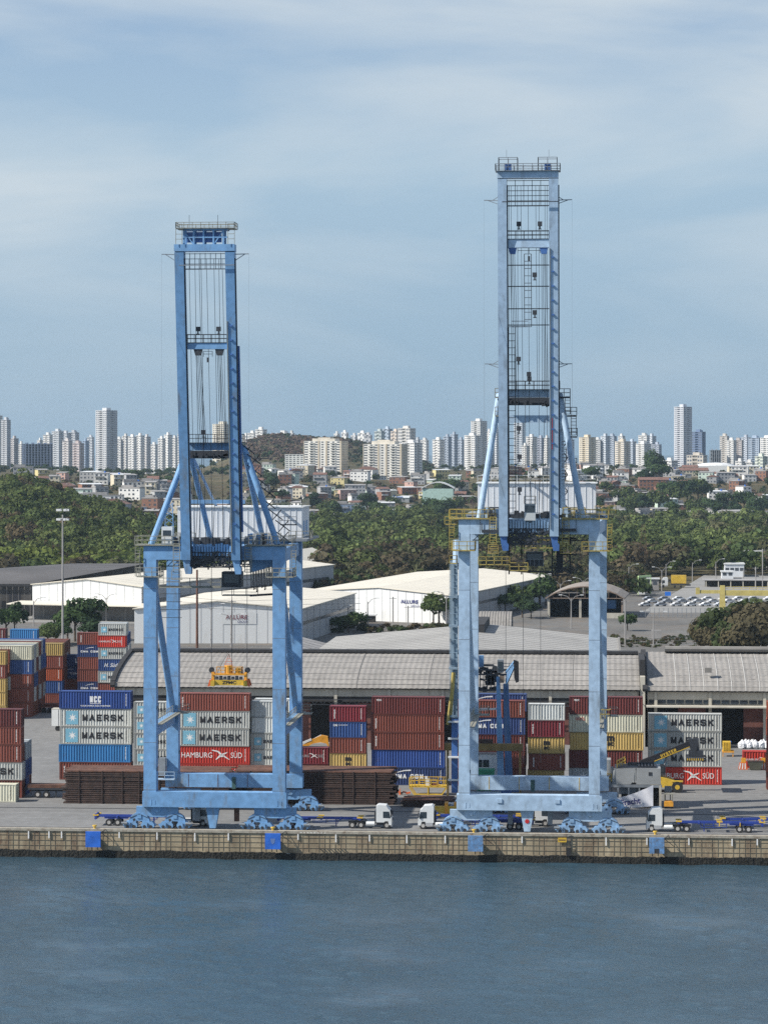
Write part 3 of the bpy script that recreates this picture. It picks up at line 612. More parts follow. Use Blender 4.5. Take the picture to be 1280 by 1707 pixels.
    for s in (-1, 1):   # stairs next to the girders
        x = (gl - gw / 2 - .9) if s < 0 else (gr + gw / 2 + 1.0)
        b = MB(); b.ladder((x, YF - 1.5, ztop - 4), (x, YF - 1.5, ztop + .2), .95, r=.05, step=.42); b.rail([(x - .7, YF - 1.6, ztop - 5), (x + .7, YF - 1.6, ztop - 5)], h=1.2); b.box(x - .8, x + .8, YF - 1.7, YF - .9, ztop - 5.1, ztop - 5); b.build('stair', rm, r)
    MB().rail([(rr - 1, YB - 1, ztop + .2), (rr + 2.2, YB - 1, ztop + .2), (rr + 2.2, YB + 4, ztop + .2)], h=1.2, r=.045, step=1.2).build('railing', rm, r)
    # hinge zone: brackets, machinery, cabin, festoon, cradle
    for x in (gl, gr):
        b = MB(); b.prism([(x - .55, hz + .1), (x + .55, hz + .1), (x + .5, hz - 1.0), (x + .75, hz - 1.3), (x + .7, hz - 2.2), (x - .1, hz - 2.2), (x - .3, hz - 1.4)], YF - 2.4, YF - 1.0); b.build('boom_hinge', 'blue_crane' if not right else 'deep_blue', r)
        b = MB(); b.box(x - .5, x + .6, YF - 1.0, YF + .2, hz - .8, hz + .6); b.build('hinge_housing', 'dark_steel', r)
    b = MB(); q = random.Random(11 if right else 12)
    for k in range(100 if not right else 130):
        x = q.uniform(gl + .5, gr - .5); z = hz + q.uniform(-1.2 if not right else -1.3, 1.0); b.cbox((x, YF - q.uniform(1.2, 1.6), z), (q.uniform(.15, .7), .4, q.uniform(.08, .35)), ry=q.choice((0, 0, 0, .5, -.5)))
    for z in (hz + .9, hz + .3, hz - .35, hz - .8, hz - 1.3): b.box(gl + .4, gr - .4, YF - 1.5, YF - 1.35, z, z + .13)
    for k in range(12): x = gl + .6 + (gr - gl - 1.2) * k / 11; b.box(x - .06, x + .06, YF - 1.55, YF - 1.4, hz - .8, hz + 1.0)
    b.beam((gl + .4, YF - 1.4, hz - .9), ((gl + gr) / 2, YF - 1.4, hz + .3), .5, .35)
    b.build('hinge_machinery', 'dark_steel', r)
    b = MB()
    for k in range(46):      # pipes, drives and boxes crowding the deck around the girders
        sd_ = q.choice((-1, 1)); x = (gl - q.uniform(.8, 3.5)) if sd_ < 0 else (gr + q.uniform(.8, 4.0)); hh = q.uniform(.2, 1.5); yy = YF + q.uniform(-.5, 6); MB().cbox((x, yy, ztop + .05 + hh / 2), (q.uniform(.1, .7), .4, hh)).build('equipment_box', ('dark_steel', 'grey_steel', m)[k % 3], r)
    b = MB()
    for z in (ztop - 2.4, ztop - 3.3): b.beam((xl + 1, YF + 3.2, z), (xr - 1, YF + 3.2, z), .14)
    for k in range(22): x = xl + 1.2 + (xr - xl - 2.4) * k / 21; b.beam((x, YF + 3.2, ztop - 3.3), (x + .9, YF + 3.2, ztop - 2.4), .10)
    b.build('service_truss', 'dark_steel', r)
    for x0_, x1_ in ((xl + 1.4, gl - gw / 2 - .4), (gr + gw / 2 + .4, xr - 1.4)):
        MB().rail([(x0_, YF + 8, ztop), (x1_, YF + 8, ztop)], h=1.3, r=.05, step=.9).rail([(x0_, YF + 14, ztop), (x1_, YF + 14, ztop)], h=1.3, r=.05, step=.9).build('deck_railing', rm, r)
    for k in range(5):
        x = q.uniform(gl + 1, gr - 1); MB().beam((x, YF - .6, hz + 1.5), (x + q.uniform(-.6, .6), YF - .2, hz + 8 + 3 * k), .07).build('rigging', 'dark_steel', r)
    b = MB()
    for k in range(14):
        x = gl + 1 + (gr - gl - 2) * k / 13; b.box(x - .14, x + .14, YF - 1.5, YF - 1.1, hz + .3, hz + 1.8 + .6 * q.random())
    b.build('rope_guides', m, r)
    b = MB()
    for k in range(26):
        x = q.uniform(gl + .8, gr - .8); z = ztop + q.uniform(.1, 1.0); hh = q.uniform(.3, 1.1); b.cbox((x, YF + q.uniform(.5, 3), ztop + hh / 2), (q.uniform(.2, 1.0), .6, hh))
    b.build('winch_machinery', 'dark_steel', r)
    if not right:
        x0, x1 = X(371, YF + 3), X(403, YF + 3); z1 = Z(953, 380, YF + 3)
        oc = MB().box(x0, x1, YF + 2, YF + 5, z1 - 2.3, z1).build('operator_cabin', 'dark_steel', r)
        MB().box(x0 + .3, x1 - .3, YF + 1.96, YF + 2, z1 - 1.6, z1 - .3).build('window', 'glass', oc)
        # dark slanting cable trays under the girders
        b = MB(); zt_ = Z(925, 350, YF + 4); b.beam((gl + .3, YF + 1, hz + .4), (cx + 1.5, YF + 3, hz + 2.0), .5, .9); b.build('cable_tray', 'dark_steel', r)
        # festoon loops on the right
        for k in range(11):
            x = X(424 + k * 3.2, YF + 6); y = YF + 2 + k * .9; zt_ = ztop - 3.0 + k * .05; ln = 3.4 + 1.2 * ((k * 7) % 3) / 3
            b = MB(); b.beam((x, y, zt_), (x + .05, y, zt_ - ln), .12); b.beam((x + .25, y + .3, zt_), (x + .2, y + .3, zt_ - ln + .3), .1); b.beam((x, y, zt_ - ln), (x + .25, y + .3, zt_ - ln + .2), .1); b.build('festoon_cable', 'black_ink', r)
        MB().beam((X(418, YF + 4), YF + 3, Z(993, 418, YF + 3)), (X(458, YF + 4), YF + 4, Z(991, 455, YF + 3)), .3, .3).build('catwalk', 'dark_steel', r)
        b = MB(); yy = YF + 2.2
        for k in range(16): px = 322 + k * 8.4; zz_ = Z(926, px, yy); b.beam((X(px, yy), yy, zz_), (X(px + (k % 3) * 2, yy), yy, zz_ - 1.2 - .9 * ((k * 5) % 4) / 3), .2)
        for py in (929, 934, 940): b.beam((X(322, yy), yy, Z(py, 350, yy)), (X(455, yy), yy, Z(py + 1, 350, yy)), .16)
        b.beam((X(322, yy), yy, Z(946, 350, yy)), (X(366, yy), yy, Z(929, 350, yy)), .5, .6); b.build('under_boom_frame', 'dark_steel', r)
        # catwalk left
        x0, x1, y = X(265, YF + 12), X(368, YF + 12), YF + 12; z = Z(977, 300, y)
        b = MB(); b.box(x0, x1, y, y + 1, z - .3, z); b.rail([(x0, y, z), (x1, y, z)], h=1.2, r=.045); b.build('catwalk', 'rail_grey', r)
        b = MB(); 
        for k in range(5): b.rail([(x0 + .2, y, z - 1.2 * k), (x0 + 3.5, y, z - 1.2 * k)], h=.01)
        b.ladder((x0 + .3, y, z), (x0 + .3, y, z + 3.4), .8); b.build('stair', 'rail_grey', r)
        # lower platform
        x0, x1, y = X(370, YF + 4), X(430, YF + 4), YF + 4; z = Z(992, 400, y); MB().box(x0, x1, y, y + 2, z - .15, z).rail([(x0, y, z), (x1, y, z)], h=.9).build('platform', 'rail_grey', r)
        # small white checker cabin on the left deck
        x0, x1 = X(271, YF), X(289, YF); b = MB().box(x0, x1, YF - 1.0, YF + .8, D, Z(878, 280, YF)); oc = b.build('deck_cabin', 'white_paint', r)
        MB().box(x0 + .2, x1 - .2, YF - 1.04, YF - 1.0, D + 1.3, D + 2.1).build('window', 'glass', oc)
        b = MB(); q2 = random.Random(2)
        xs, zs = X(402, YF), Z(745, 400, YF)
        for k in range(9):
            t = k / 8; xx = xs + .6 + t * 5.6 + .4 * math.sin(k * 2.1); zz = zs - t * 13
            b.beam((xx - .9, YF + 1, zz + .6), (xx + 1.1, YF + 2, zz - 1.0), .13); b.beam((xx + 1.0, YF + 1, zz + .5), (xx - .5, YF + 2, zz - 1.1), .10)
            if k % 3 == 1: b.box(xx - .2, xx + 2.2, YF + 1, YF + 2, zz - .15, zz); b.rail([(xx - .2, YF + 1, zz), (xx + 2.2, YF + 1, zz)], h=1.1)
        b.build('stair_tower', 'dark_steel', r)
        # lattice mast at left behind cabin
        x0, x1 = X(274, YB), X(290, YB); b = MB(); z0, z1 = ztop + .2, Z(838, 280, YB)
        for x in (x0, x1): b.beam((x, YB, z0), (x + (.3 if x == x0 else -.3), YB, z1), .12)
        n = 5
        for k in range(n): a = z0 + (z1 - z0) * k / n; c = z0 + (z1 - z0) * (k + 1) / n; b.beam((x0, YB, a), (x1, YB, c), .09); b.beam((x1, YB, a), (x0, YB, c), .09)
        b.build('lattice_mast', m, r)
        # low service box on left rear leg
        x0, x1 = X(266, YB - 1), X(277, YB - 1); MB().box(x0, x1, YB - 1.9, YB - .9, Z(1290, 270, YB), Z(1262, 270, YB)).build('oil_tank', 'grey_steel', r)
        b = MB(); z = Z(1296, 270, YB); b.box(x0 - .5, x1 + 1.5, YB - 2.4, YB - 1, z - .15, z); b.rail([(x0 - .5, YB - 2.4, z), (x1 + 1.5, YB - 2.4, z)]); b.build('platform', 'pale_crane', r)
    else:
        x0, x1 = X(876, YF), X(905, YF); z1, z0 = Z(921, 890, YF), Z(944, 890, YF)
        oc = MB().box(x0, x1, YF + 1, YF + 4, z0, z1).build('operator_cabin', 'dark_steel', r)
        MB().box(x0 + .2, x1 - .2, YF + .95, YF + 1, z0 + .9, z1 - .2).build('window', 'glass', oc)
        b = MB()
        for x in np.linspace(x0, x1, 5): b.beam((x, YF + .9, z0), (x, YF + .9, z0 + 1), .08)
        b.beam((x0, YF + .9, z0 + 1), (x1, YF + .9, z0 + 1), .1); b.build('cabin_guard', 'grey_steel', oc)
        # white hinge cabin at deck
        x0, x1 = X(874.5, YF), X(893, YF); z0, z1 = Z(867, 880, YF), Z(840, 880, YF)
        oc = MB().box(x0, x1, YF - 2.2, YF - .6, z0, z1).build('deck_cabin', mat('cabin_grey', (.5, .52, .52), .6), r); MB().box(x0 + .1, x1 - .1, YF - 2.24, YF - 2.2, (z0 + z1) / 2, z1 - .15).build('window', 'glass', oc)
        railed(z1 + .05, x0, x1, YF - 2.2, YF - .6, mm='rail_grey')
        b = MB(); yy = YF - 1.1
        for (pa, pb, pya, pyb) in ((803, 846, 883, 888), (816, 833, 845, 847), (931, 960, 881, 886), (848, 932, 905, 908), (848, 932, 896, 898)): b.box(X(pa, yy), X(pb, yy), yy - .5, yy, Z(pyb, pa, yy), Z(pya, pa, yy))
        for px in (816, 824, 833, 803, 846): b.beam((X(px, yy), yy - .3, Z(884, px, yy)), (X(px, yy), yy - .3, Z(846 if px < 834 and px > 810 else 872, px, yy)), .14)
        for k in range(18): px = 849 + k * 4.9; b.beam((X(px, yy), yy - .3, Z(908 + 3 * (k % 3), px, yy)), (X(px, yy), yy - .3, Z(896, px, yy)), .16)
        for k in range(9): px = 800 + k * 20; b.beam((X(px, yy), yy - .1, Z(889, px, yy)), (X(px, yy), yy - .1, Z(866, px, yy)), .07)
        b.build('front_gangway', 'dark_steel', r)
        # black cradle frames hanging below
        b = MB()
        for px in (848, 869, 920, 950): b.beam((X(px, YF), YF + 1, Z(958, px, YF)), (X(px, YF), YF + 1, Z(885 if px != 950 else 895, px, YF)), .2)
        b.beam((X(848, YF), YF + 1, Z(952, 848, YF)), (X(920, YF), YF + 1, Z(954, 900, YF)), .22); b.beam((X(920, YF), YF + 1, Z(959, 900, YF)), (X(950, YF), YF + 1, Z(959, 950, YF)), .22)
        b.beam((X(935, YF), YF + 1, Z(898, 935, YF)), (X(960, YF), YF + 1, Z(898, 960, YF)), .25); b.beam((X(930, YF), YF + 1, Z(925, 935, YF)), (X(962, YF), YF + 1, Z(925, 960, YF)), .2)
        b.box(X(927, YF), X(938, YF), YF + 1, YF + 3, Z(956, 930, YF), Z(915, 930, YF)); b.beam((X(925, YF), YF + 1, Z(950, 935, YF)), (X(950, YF), YF + 1, Z(935, 960, YF)), .15)
        b.build('cradle_frame', 'black_ink', r)
        for (px0, px1, py) in ((872, 922, 912), (850, 880, 950), (798, 850, 940), (817, 830, 917), (933, 944, 917), (875, 922, 905), (750, 762, 938), (742, 762, 873)):
            b = MB(); y = YF if px0 > 790 else YF + 4; z = Z(py, px0, y); b.box(X(px0, y), X(px1, y), y - 1.5, y - .5, z - .12, z); b.rail([(X(px0, y), y - 1.5, z), (X(px1, y), y - 1.5, z)], h=1.1, r=.05, step=1.1)
            if px1 - px0 < 20: b.rail([(X(px1, y), y - 1.5, z), (X(px1, y), y - .5, z)], h=1.1, r=.05)
            b.build('railing', 'rail_yellow', r)
        b = MB(); z = Z(932, 860, YF); b.cbox((X(865, YF), YF, Z(938, 860, YF)), (1.2, 1, .7)); b.cbox((X(885, YF), YF - 1, Z(903, 860, YF)), (.5, .5, .8)); b.build('fittings', 'shed_brown', r)
        # leg-top ball and pale struts at left of the rear leg
        for px, py in ((762, 900), (1004, 890)):
            b = MB(); z = Z(py, px, YB); b.tube((X(px, YB), YB, z - 3.5), (X(px, YB), YB, z), .7, 10, r2=.6); b.build('strut_joint', m, r)
        # stairs and platforms beside the apex on the right
        for (px0, px1, py, dy) in ((930, 950, 661, 0), (932, 961, 692, 1), (943, 962, 727, 0), (953, 961, 777, 2)):
            y = YF + 1 + dy; z = Z(py, px0, y); x0, x1 = X(px0, y), X(px1, y); b = MB(); b.box(x0, x1, y, y + 1.2, z - .22, z); b.rail([(x0, y, z), (x1, y, z), (x1, y + 1.2, z)], h=1.15, r=.05, step=.9); b.build('platform', 'dark_steel', r)
        for (pa, pya, pb, pyb) in ((946, 661, 946, 690), (956, 692, 956, 725), (940, 736, 938, 800)):
            MB().ladder((X(pa, YF + 1), YF + 1, Z(pya, pa, YF + 1)), (X(pb, YF + 1), YF + 1, Z(pyb, pb, YF + 1)), .75, r=.05, step=.45).build('ladder', 'dark_steel', r)
        for (px, py) in ((829, 661), (829, 692)):
            y = YF; z = Z(py, px, y); b = MB(); b.box(X(825, y), X(833, y), y, y + 1.2, z - .2, z); b.rail([(X(825, y), y, z), (X(833, y), y, z)], h=1.2, r=.05, step=.8); b.build('platform', 'rail_grey', r)
        # zig zag stairs between backstay and girder
        b = MB()
        for k in range(8):
            za, zb2 = Z(735 + k * 14, 940, YB), Z(735 + (k + 1) * 14, 940, YB); xa, xc = X(936, YB), X(946, YB)
            b.beam((xa if k % 2 else xc, YB, za), (xc if k % 2 else xa, YB, zb2), .16); b.beam((xa, YB, za), (xc, YB, za), .1)
        b.build('zigzag_stair', 'dark_steel', r)
        # elevator tower at the left rear leg
        x0, x1 = X(750, YB + 1), X(763, YB + 1)
        b = MB(); z0, z1 = 14.5, Z(935, 757, YB)
        for x in (x0, (x0 + x1) / 2, x1): b.beam((x, YB + .5, z0), (x, YB + .5, z1), .1)
        z = z0
        while z < z1: b.box(x0, x1, YB + .4, YB + .5, z, z + .09); z += 1.0
        for z in (14.6, 22, 28.5, 33): b.box(x0 - .1, x1, YB - .3, YB + .6, z, z + .35)
        b.box(x0 + .1, x1, YB + .8, YB + 1.6, z0, z1); b.build('elevator_tower', mat('tower_screen', (.22, .30, .37), .6, var=.15), r)
        x0, x1 = X(751, YB + 1), X(763, YB + 1)
        b = MB().box(x0 + .2, x1, YB - .2, YB + 1.2, 3.0, 14.4); b.build('elevator_shaft', 'deep_blue', r)
        for py in (1203, 1231, 1262, 1300, 1339): z = Z(py, 757, YB); MB().box(x0 - .3, x1 + .2, YB - .8, YB - .2, z - .12, z + .12).build('landing', 'white_paint', r)
        b = MB().tube((x0, YB, 15), (x0 + .5, YB, 21.5), .3, 8).tube((x0 - .4, YB - .4, 13.5), (x0 + .2, YB, 18.5), .22, 8); b.build('slurry_pipe', 'rail_yellow', r)
        MB().rail([(X(1000, YF), YF + 3, 16.6 - .2), (X(1017, YF), YF + 3, 16.4), (X(1017, YF), YF + 4.2, 16.4)], r=.06, h=1.3, step=.8).build('side_basket', 'rail_yellow', r)
    return r
XL = [X(251.5, YF), X(466, YF), X(289, YR), X(493.5, YR)]
crane_left = crane('container_crane', 'sky blue container crane with raised boom and yellow spreader, left of the two', 'blue_crane', *XL,
      ztop=Z(908, 350, YF), beam_h=2.2, gl=X(314.5, YF), gr=X(397, YF), gw=1.33, boomz=Z(420.5, 350, 395), lean=6.8, hz=Z(931, 314, YF), apz=Z(746, 350, YF), right=False)
XR = [X(774, YF), X(990.5, YF), X(788.5, YR), X(1002.5, YR)]
crane_right = crane('container_crane', 'paler and taller blue container crane with yellow railings, right of the two', 'pale_crane', *XR,
      ztop=Z(864, 880, YF), beam_h=2.3, gl=X(840, YF), gr=X(924, YF), gw=1.28, boomz=Z(297, 880, 394.5), lean=5.5, hz=Z(892, 840, YF), apz=Z(657, 880, YF), right=True)
# ropes and yellow spreader hanging from the left crane (the spreader is a thing of its own)
ys_ = 409.0
for px, top in ((352.5, 945), (386.5, 945), (412, 945)):
    z1 = Z(top, px, ys_); MB().beam((X(px, ys_), ys_, z1), (X(px, ys_), ys_, Z(1112, px, ys_)), .07).build('hoist_rope', 'dark_steel', crane_left)
for px in (843, 872, 901):
    y = 412; MB().beam((X(px, y), y, Z(950, px, y)), (X(px, y), y, 9.0), .06).build('hanging_rope', 'dark_steel', crane_right)
def spreader():
    x0, x1 = X(349, ys_), X(416.5, ys_); zb = Z(1145, 380, ys_); w = x1 - x0; c = (x0 + x1) / 2
    r = root('spreader', (c, ys_, zb), 'yellow container spreader hanging on ropes from the left crane', 'spreader')
    b = MB(); b.box(x0 + .9, x1 - .9, ys_ - .6, ys_ + .6, zb + .25, zb + 1.05); b.box(x0 + .3, x0 + .9, ys_ - 1.0, ys_ + 1.2, zb + .15, zb + 1.0); b.box(x1 - .9, x1 - .3, ys_ - 1.0, ys_ + 1.2, zb + .15, zb + 1.0); b.build('main_beam', 'yellow', r)
    t = text_mesh('ZPMC', 'black_ink', 0.03, height=.5, width=2.1); put('lettering', t, r, (-1.05, -.62, .42))
    b = MB(); b.box(x0 + .5, x1 - .5, ys_ - .7, ys_ + .7, zb + 1.75, zb + 2.0); b.box(x0 + .4, x0 + .8, ys_ - .6, ys_ + .6, zb + 1.0, zb + 2.2); b.box(x1 - .8, x1 - .4, ys_ - .6, ys_ + .6, zb + 1.0, zb + 2.2); b.build('headblock', 'orange_yellow', r)
    for k in range(7): x = x0 + 1.2 + k * .6; MB().cbox((x, ys_ - .3, zb + 1.35), (.42, .6, .35 + .2 * (k % 2))).build('hydraulic_unit', 'dark_steel', r)
    b = MB().tube((c - .15, ys_, zb + 2.0), (c - .15, ys_, zb + 3.2), .62, 14); b.build('cable_basket', 'orange_yellow', r)
    b = MB()
    for s in (-1, 1): b.beam((c - .15 + s * .6, ys_, zb + 3.2), (c - .1, ys_, zb + 4.9), .06)
    for k in range(3): b.beam((c - .5 + k * .1, ys_, zb + 3.4 + k * .4), (c + .3 - k * .1, ys_, zb + 3.4 + k * .4), .05)
    b.build('cable_guide', 'orange', r)
    MB().rail([(c - 1.9, ys_ - .5, zb + 2.0), (c + 1.9, ys_ - .5, zb + 2.0), (c + 1.9, ys_ + .5, zb + 2.0)], h=1.0, r=.05, step=.65).build('railing', 'orange_yellow', r)
    MB().box(c + .9, c + 1.7, ys_ - .4, ys_ + .3, zb + 2.0, zb + 2.8).build('control_box', 'yellow', r)
    for s in (-1, 1):
        x = c + s * (w / 2 - .35)
        MB().tube((x, ys_ - .2, zb + 2.5), (x, ys_ + .2, zb + 2.5), .42, 10).build('sheave', 'dark_steel', r)
        for yy in (-.9, 1.0): MB().prism([(x - .2, zb + 1.1), (x + .2, zb + 1.1), (x + s * .35 + .15, zb + .1), (x + s * .35 - .15, zb + .1)], ys_ + yy, ys_ + yy + .25).build('corner_guide', 'orange', r)
spreader()
# ---------------------------------------------------------------- containers
CL = {'red': (0.215, 0.062, 0.042), 'darkred': (0.135, 0.032, 0.028), 'maroon': (0.17, 0.022, 0.030), 'brown': (0.19, 0.06, 0.035), 'orange': (0.37, 0.085, 0.035), 'hamburg': (0.52, 0.045, 0.028),
      'cream': (0.62, 0.60, 0.47), 'white': (0.58, 0.60, 0.58), 'maersk': (0.50, 0.505, 0.47), 'grey': (0.42, 0.45, 0.46), 'navy': (0.03, 0.055, 0.16), 'blue': (0.03, 0.075, 0.27), 'sky': (0.045, 0.22, 0.50), 'yellow': (0.50, 0.35, 0.12), 'royal': (0.035, 0.085, 0.25)}
def corrug(x0, x1, z0, z1, y, s, p=0.46, d=0.05):
    """corrugated sheet along x, outward normal -y when s = -1"""
    b = MB(); n = max(4, int(round((x1 - x0) / p))); p = (x1 - x0) / n; xs = []
    for i in range(n): a = x0 + i * p; xs += [(a, 0), (a + p * .32, 0), (a + p * .5, d), (a + p * .82, d)]
    xs.append((x1, 0)); vs = []
    for x, dd in xs: vs += [(x, y - s * dd, z0), (x, y - s * dd, z1)]
    return b.add(vs, [(2 * i, 2 * i + 2, 2 * i + 3, 2 * i + 1) for i in range(len(xs) - 1)])
CM = {}
def cont_mesh(L_):
    if L_ in CM: return CM[L_]
    Wd, Hh = 2.44, 2.90; h = L_ / 2; fr = MB()
    for sx_ in (-1, 1):
        for sy in (-1, 1): fr.box(min(sx_ * h, sx_ * (h - .16)), max(sx_ * h, sx_ * (h - .16)), min(sy * 1.22, sy * 1.08), max(sy * 1.22, sy * 1.08), 0, Hh)
    for sy in (-1, 1):
        y0, y1 = min(sy * 1.22, sy * 1.12), max(sy * 1.22, sy * 1.12)
        fr.box(-h + .16, h - .16, y0, y1, .02, .17); fr.box(-h + .16, h - .16, y0, y1, Hh - .11, Hh - .01)
    for sx_ in (-1, 1):
        x0, x1 = min(sx_ * h, sx_ * (h - .12)), max(sx_ * h, sx_ * (h - .12))
        fr.box(x0, x1, -1.08, 1.08, .02, .17); fr.box(x0, x1, -1.08, 1.08, Hh - .13, Hh - .01)
    bd = MB()
    for sgn in (-1, 1):
        c = corrug(-h + .16, h - .16, .17, Hh - .11, sgn * 1.19, sgn, d=.085); bd.add(c.v, c.f)
    bd.box(-h + .12, h - .12, -1.09, 1.09, .10, Hh - .04)
    bd.quad((-h + .1, -1.1, .1), (-h + .1, 1.1, .1), (-h + .1, 1.1, Hh - .1), (-h + .1, -1.1, Hh - .1))
    dr = MB()      # doors on the right end with lock rods
    for y in (-1.06, .02): dr.box(h - .11, h - .055, y, y + 1.04, .18, Hh - .15)
    for y in (-.75, -.3, .3, .75): dr.tube((h - .03, y, .2), (h - .03, y, Hh - .2), .03, 5)
    CM[L_] = (bd.mesh('container_body', 'container_paint'), fr.mesh('container_frame', 'container_paint'), dr.mesh('container_door', 'container_paint'))
    return CM[L_]
GLY = {'M': ([(0, 0), (0, 1)], [(0, 1), (.5, .12)], [(.5, .12), (1, 1)], [(1, 1), (1, 0)]), 'A': ([(0, 0), (.5, 1), (1, 0)], [(.2, .33), (.8, .33)]), 'E': ([(1, 1), (0, 1), (0, 0), (1, 0)], [(0, .5), (.85, .5)]),
 'R': ([(0, 0), (0, 1), (.85, 1), (1, .85), (1, .6), (.85, .45), (0, .45)], [(.55, .45), (1, 0)]), 'S': ([(1, .85), (.85, 1), (.15, 1), (0, .85), (0, .65), (.15, .52), (.85, .48), (1, .35), (1, .15), (.85, 0), (.15, 0), (0, .15)],),
 'K': ([(0, 0), (0, 1)], [(1, 1), (.12, .42)], [(.38, .62), (1, 0)]), 'C': ([(1, .8), (.85, 1), (.15, 1), (0, .85), (0, .15), (.15, 0), (.85, 0), (1, .2)],), 'G': ([(1, .8), (.85, 1), (.15, 1), (0, .85), (0, .15), (.15, 0), (.85, 0), (1, .15), (1, .45), (.6, .45)],),
 'H': ([(0, 0), (0, 1)], [(1, 0), (1, 1)], [(0, .5), (1, .5)]), 'Y': ([(0, 1), (.5, .45), (.5, 0)], [(1, 1), (.5, .45)]), 'T': ([(0, 1), (1, 1)], [(.5, 1), (.5, 0)]), 'Z': ([(0, 1), (1, 1), (0, 0), (1, 0)],), 'P': ([(0, 0), (0, 1), (.85, 1), (1, .85), (1, .6), (.85, .45), (0, .45)],)}
SG = {}
def block_text(word, m, w, h, th):
    key = (word, m, w, h, th)
    if key in SG: return SG[key]
    n = len(word); cw = w / (n + (n - 1) * .30 + word.count(' ') * -.4); b = MB(); x = 0; k = 0
    for ch in word:
        if ch == ' ': x += cw * .8; continue
        for pl in GLY[ch]:
            P_ = [(x + th / 2 + u * (cw - th), th / 2 + v * (h - th)) for u, v in pl]
            for (x0, z0), (x1, z1) in zip(P_, P_[1:]):
                d = Vector((x1 - x0, 0, z1 - z0)).normalized(); nn = Vector((-d.z, 0, d.x)) * th / 2; a, c = Vector((x0, 0, z0)) - d * th * .42, Vector((x1, 0, z1)) + d * th * .42; k += 1; o = Vector((0, -.0011 * (k % 7), 0))
                b.quad(a - nn + o, c - nn + o, c + nn + o, a + nn + o)
        x += cw * 1.30
    SG[key] = b.mesh('lettering', m); return SG[key]
STAR = MB()
vs = []
for k in range(14):
    a = math.pi / 2 + k * math.pi / 7; rr = 1.0 if k % 2 == 0 else .34; vs.append((rr * math.cos(a), 0, rr * math.sin(a)))
STAR.add([(0, 0, 0)] + vs, [(0, 1 + k, 1 + (k + 1) % 14) for k in range(14)]); STARM = STAR.mesh('star', 'white_ink')
PANEL = MB().quad((-1, 0, -1), (1, 0, -1), (1, 0, 1), (-1, 0, 1)).mesh('panel', 'star_blue')
def strokes(name, m, segs):
    b = MB()
    for (x0, z0, w0), (x1, z1, w1) in segs:
        d = Vector((x1 - x0, 0, z1 - z0)).normalized(); n = Vector((-d.z, 0, d.x)); a, c = Vector((x0, 0, z0)), Vector((x1, 0, z1))
        b.quad(a - n * w0, c - n * w1, c + n * w1, a + n * w0)
    return b.mesh(name, m)
BIRD = strokes('bird', 'white_ink', [((-1.0, .75, .07), (-.3, .55, .10)), ((-.3, .55, .10), (.05, .05, .13)), ((.05, .05, .13), (-.55, -.75, .05)), ((.05, .1, .14), (1.0, -.75, .03)), ((.0, .0, .12), (.75, .45, .03)), ((.75, .45, .05), (.45, .1, .02)), ((-.1, -.2, .12), (.4, -.15, .14))])
ARC = strokes('swoosh', 'white_ink', [((-1, -.25, .02), (-.4, .1, .05)), ((-.4, .1, .05), (.3, .3, .07)), ((.3, .3, .07), (1, .35, .09))])
MARKS = MB()
for k in range(9): MARKS.quad((-.07, 0, -1 + k * .23), (.07, 0, -1 + k * .23), (.07, 0, -1 + k * .23 + .13), (-.07, 0, -1 + k * .23 + .13))
MARKM = MARKS.mesh('code_marks', 'white_ink')
MARKB = MARKS.mesh('code_marks', 'black_ink')
LOGOS = {   # style: colour, small print, words used in the label
 'maersk': ('maersk', 'pale grey container with blue star panel'), 'hamburg': ('hamburg', 'bright red container with white lettering'), 'hamdark': ('maroon', 'dark maroon container with faint white lettering'),
 'mcc': ('blue', 'bright blue container with white letters MCC'), 'cma': ('navy', 'navy container with white letters CMA CGM'), 'msc': ('yellow', 'yellow container with black msc letters'),
 'oocl': ('cream', 'cream container with small red letters'), 'triton': ('red', 'rust red container, small upright lettering'), 'tritond': ('maroon', 'dark maroon container, small upright lettering'),
 'textred': ('darkred', 'dark red container, small white mark'), 'navysud': ('royal', 'blue container with white script lettering'), 'bluewhite': ('royal', 'blue container, small white mark'),
 'navyl': ('navy', 'navy container with letter L'), 'sky': ('sky', 'light blue container'), 'red': ('red', 'rust red plain container'), 'darkred': ('darkred', 'dark red plain container'), 'orange': ('orange', 'orange red plain container'),
 'cream': ('cream', 'cream plain container'), 'yellow': ('yellow', 'yellow plain container'), 'blue': ('royal', 'royal blue plain container'), 'white': ('white', 'off white plain container'), 'grey': ('grey', 'grey plain container'), 'brown': ('brown', 'brown plain container'), 'tarp': ('blue', 'crumpled looking blue container'), 'greymsk': ('grey', 'shaded grey container with pale star')}
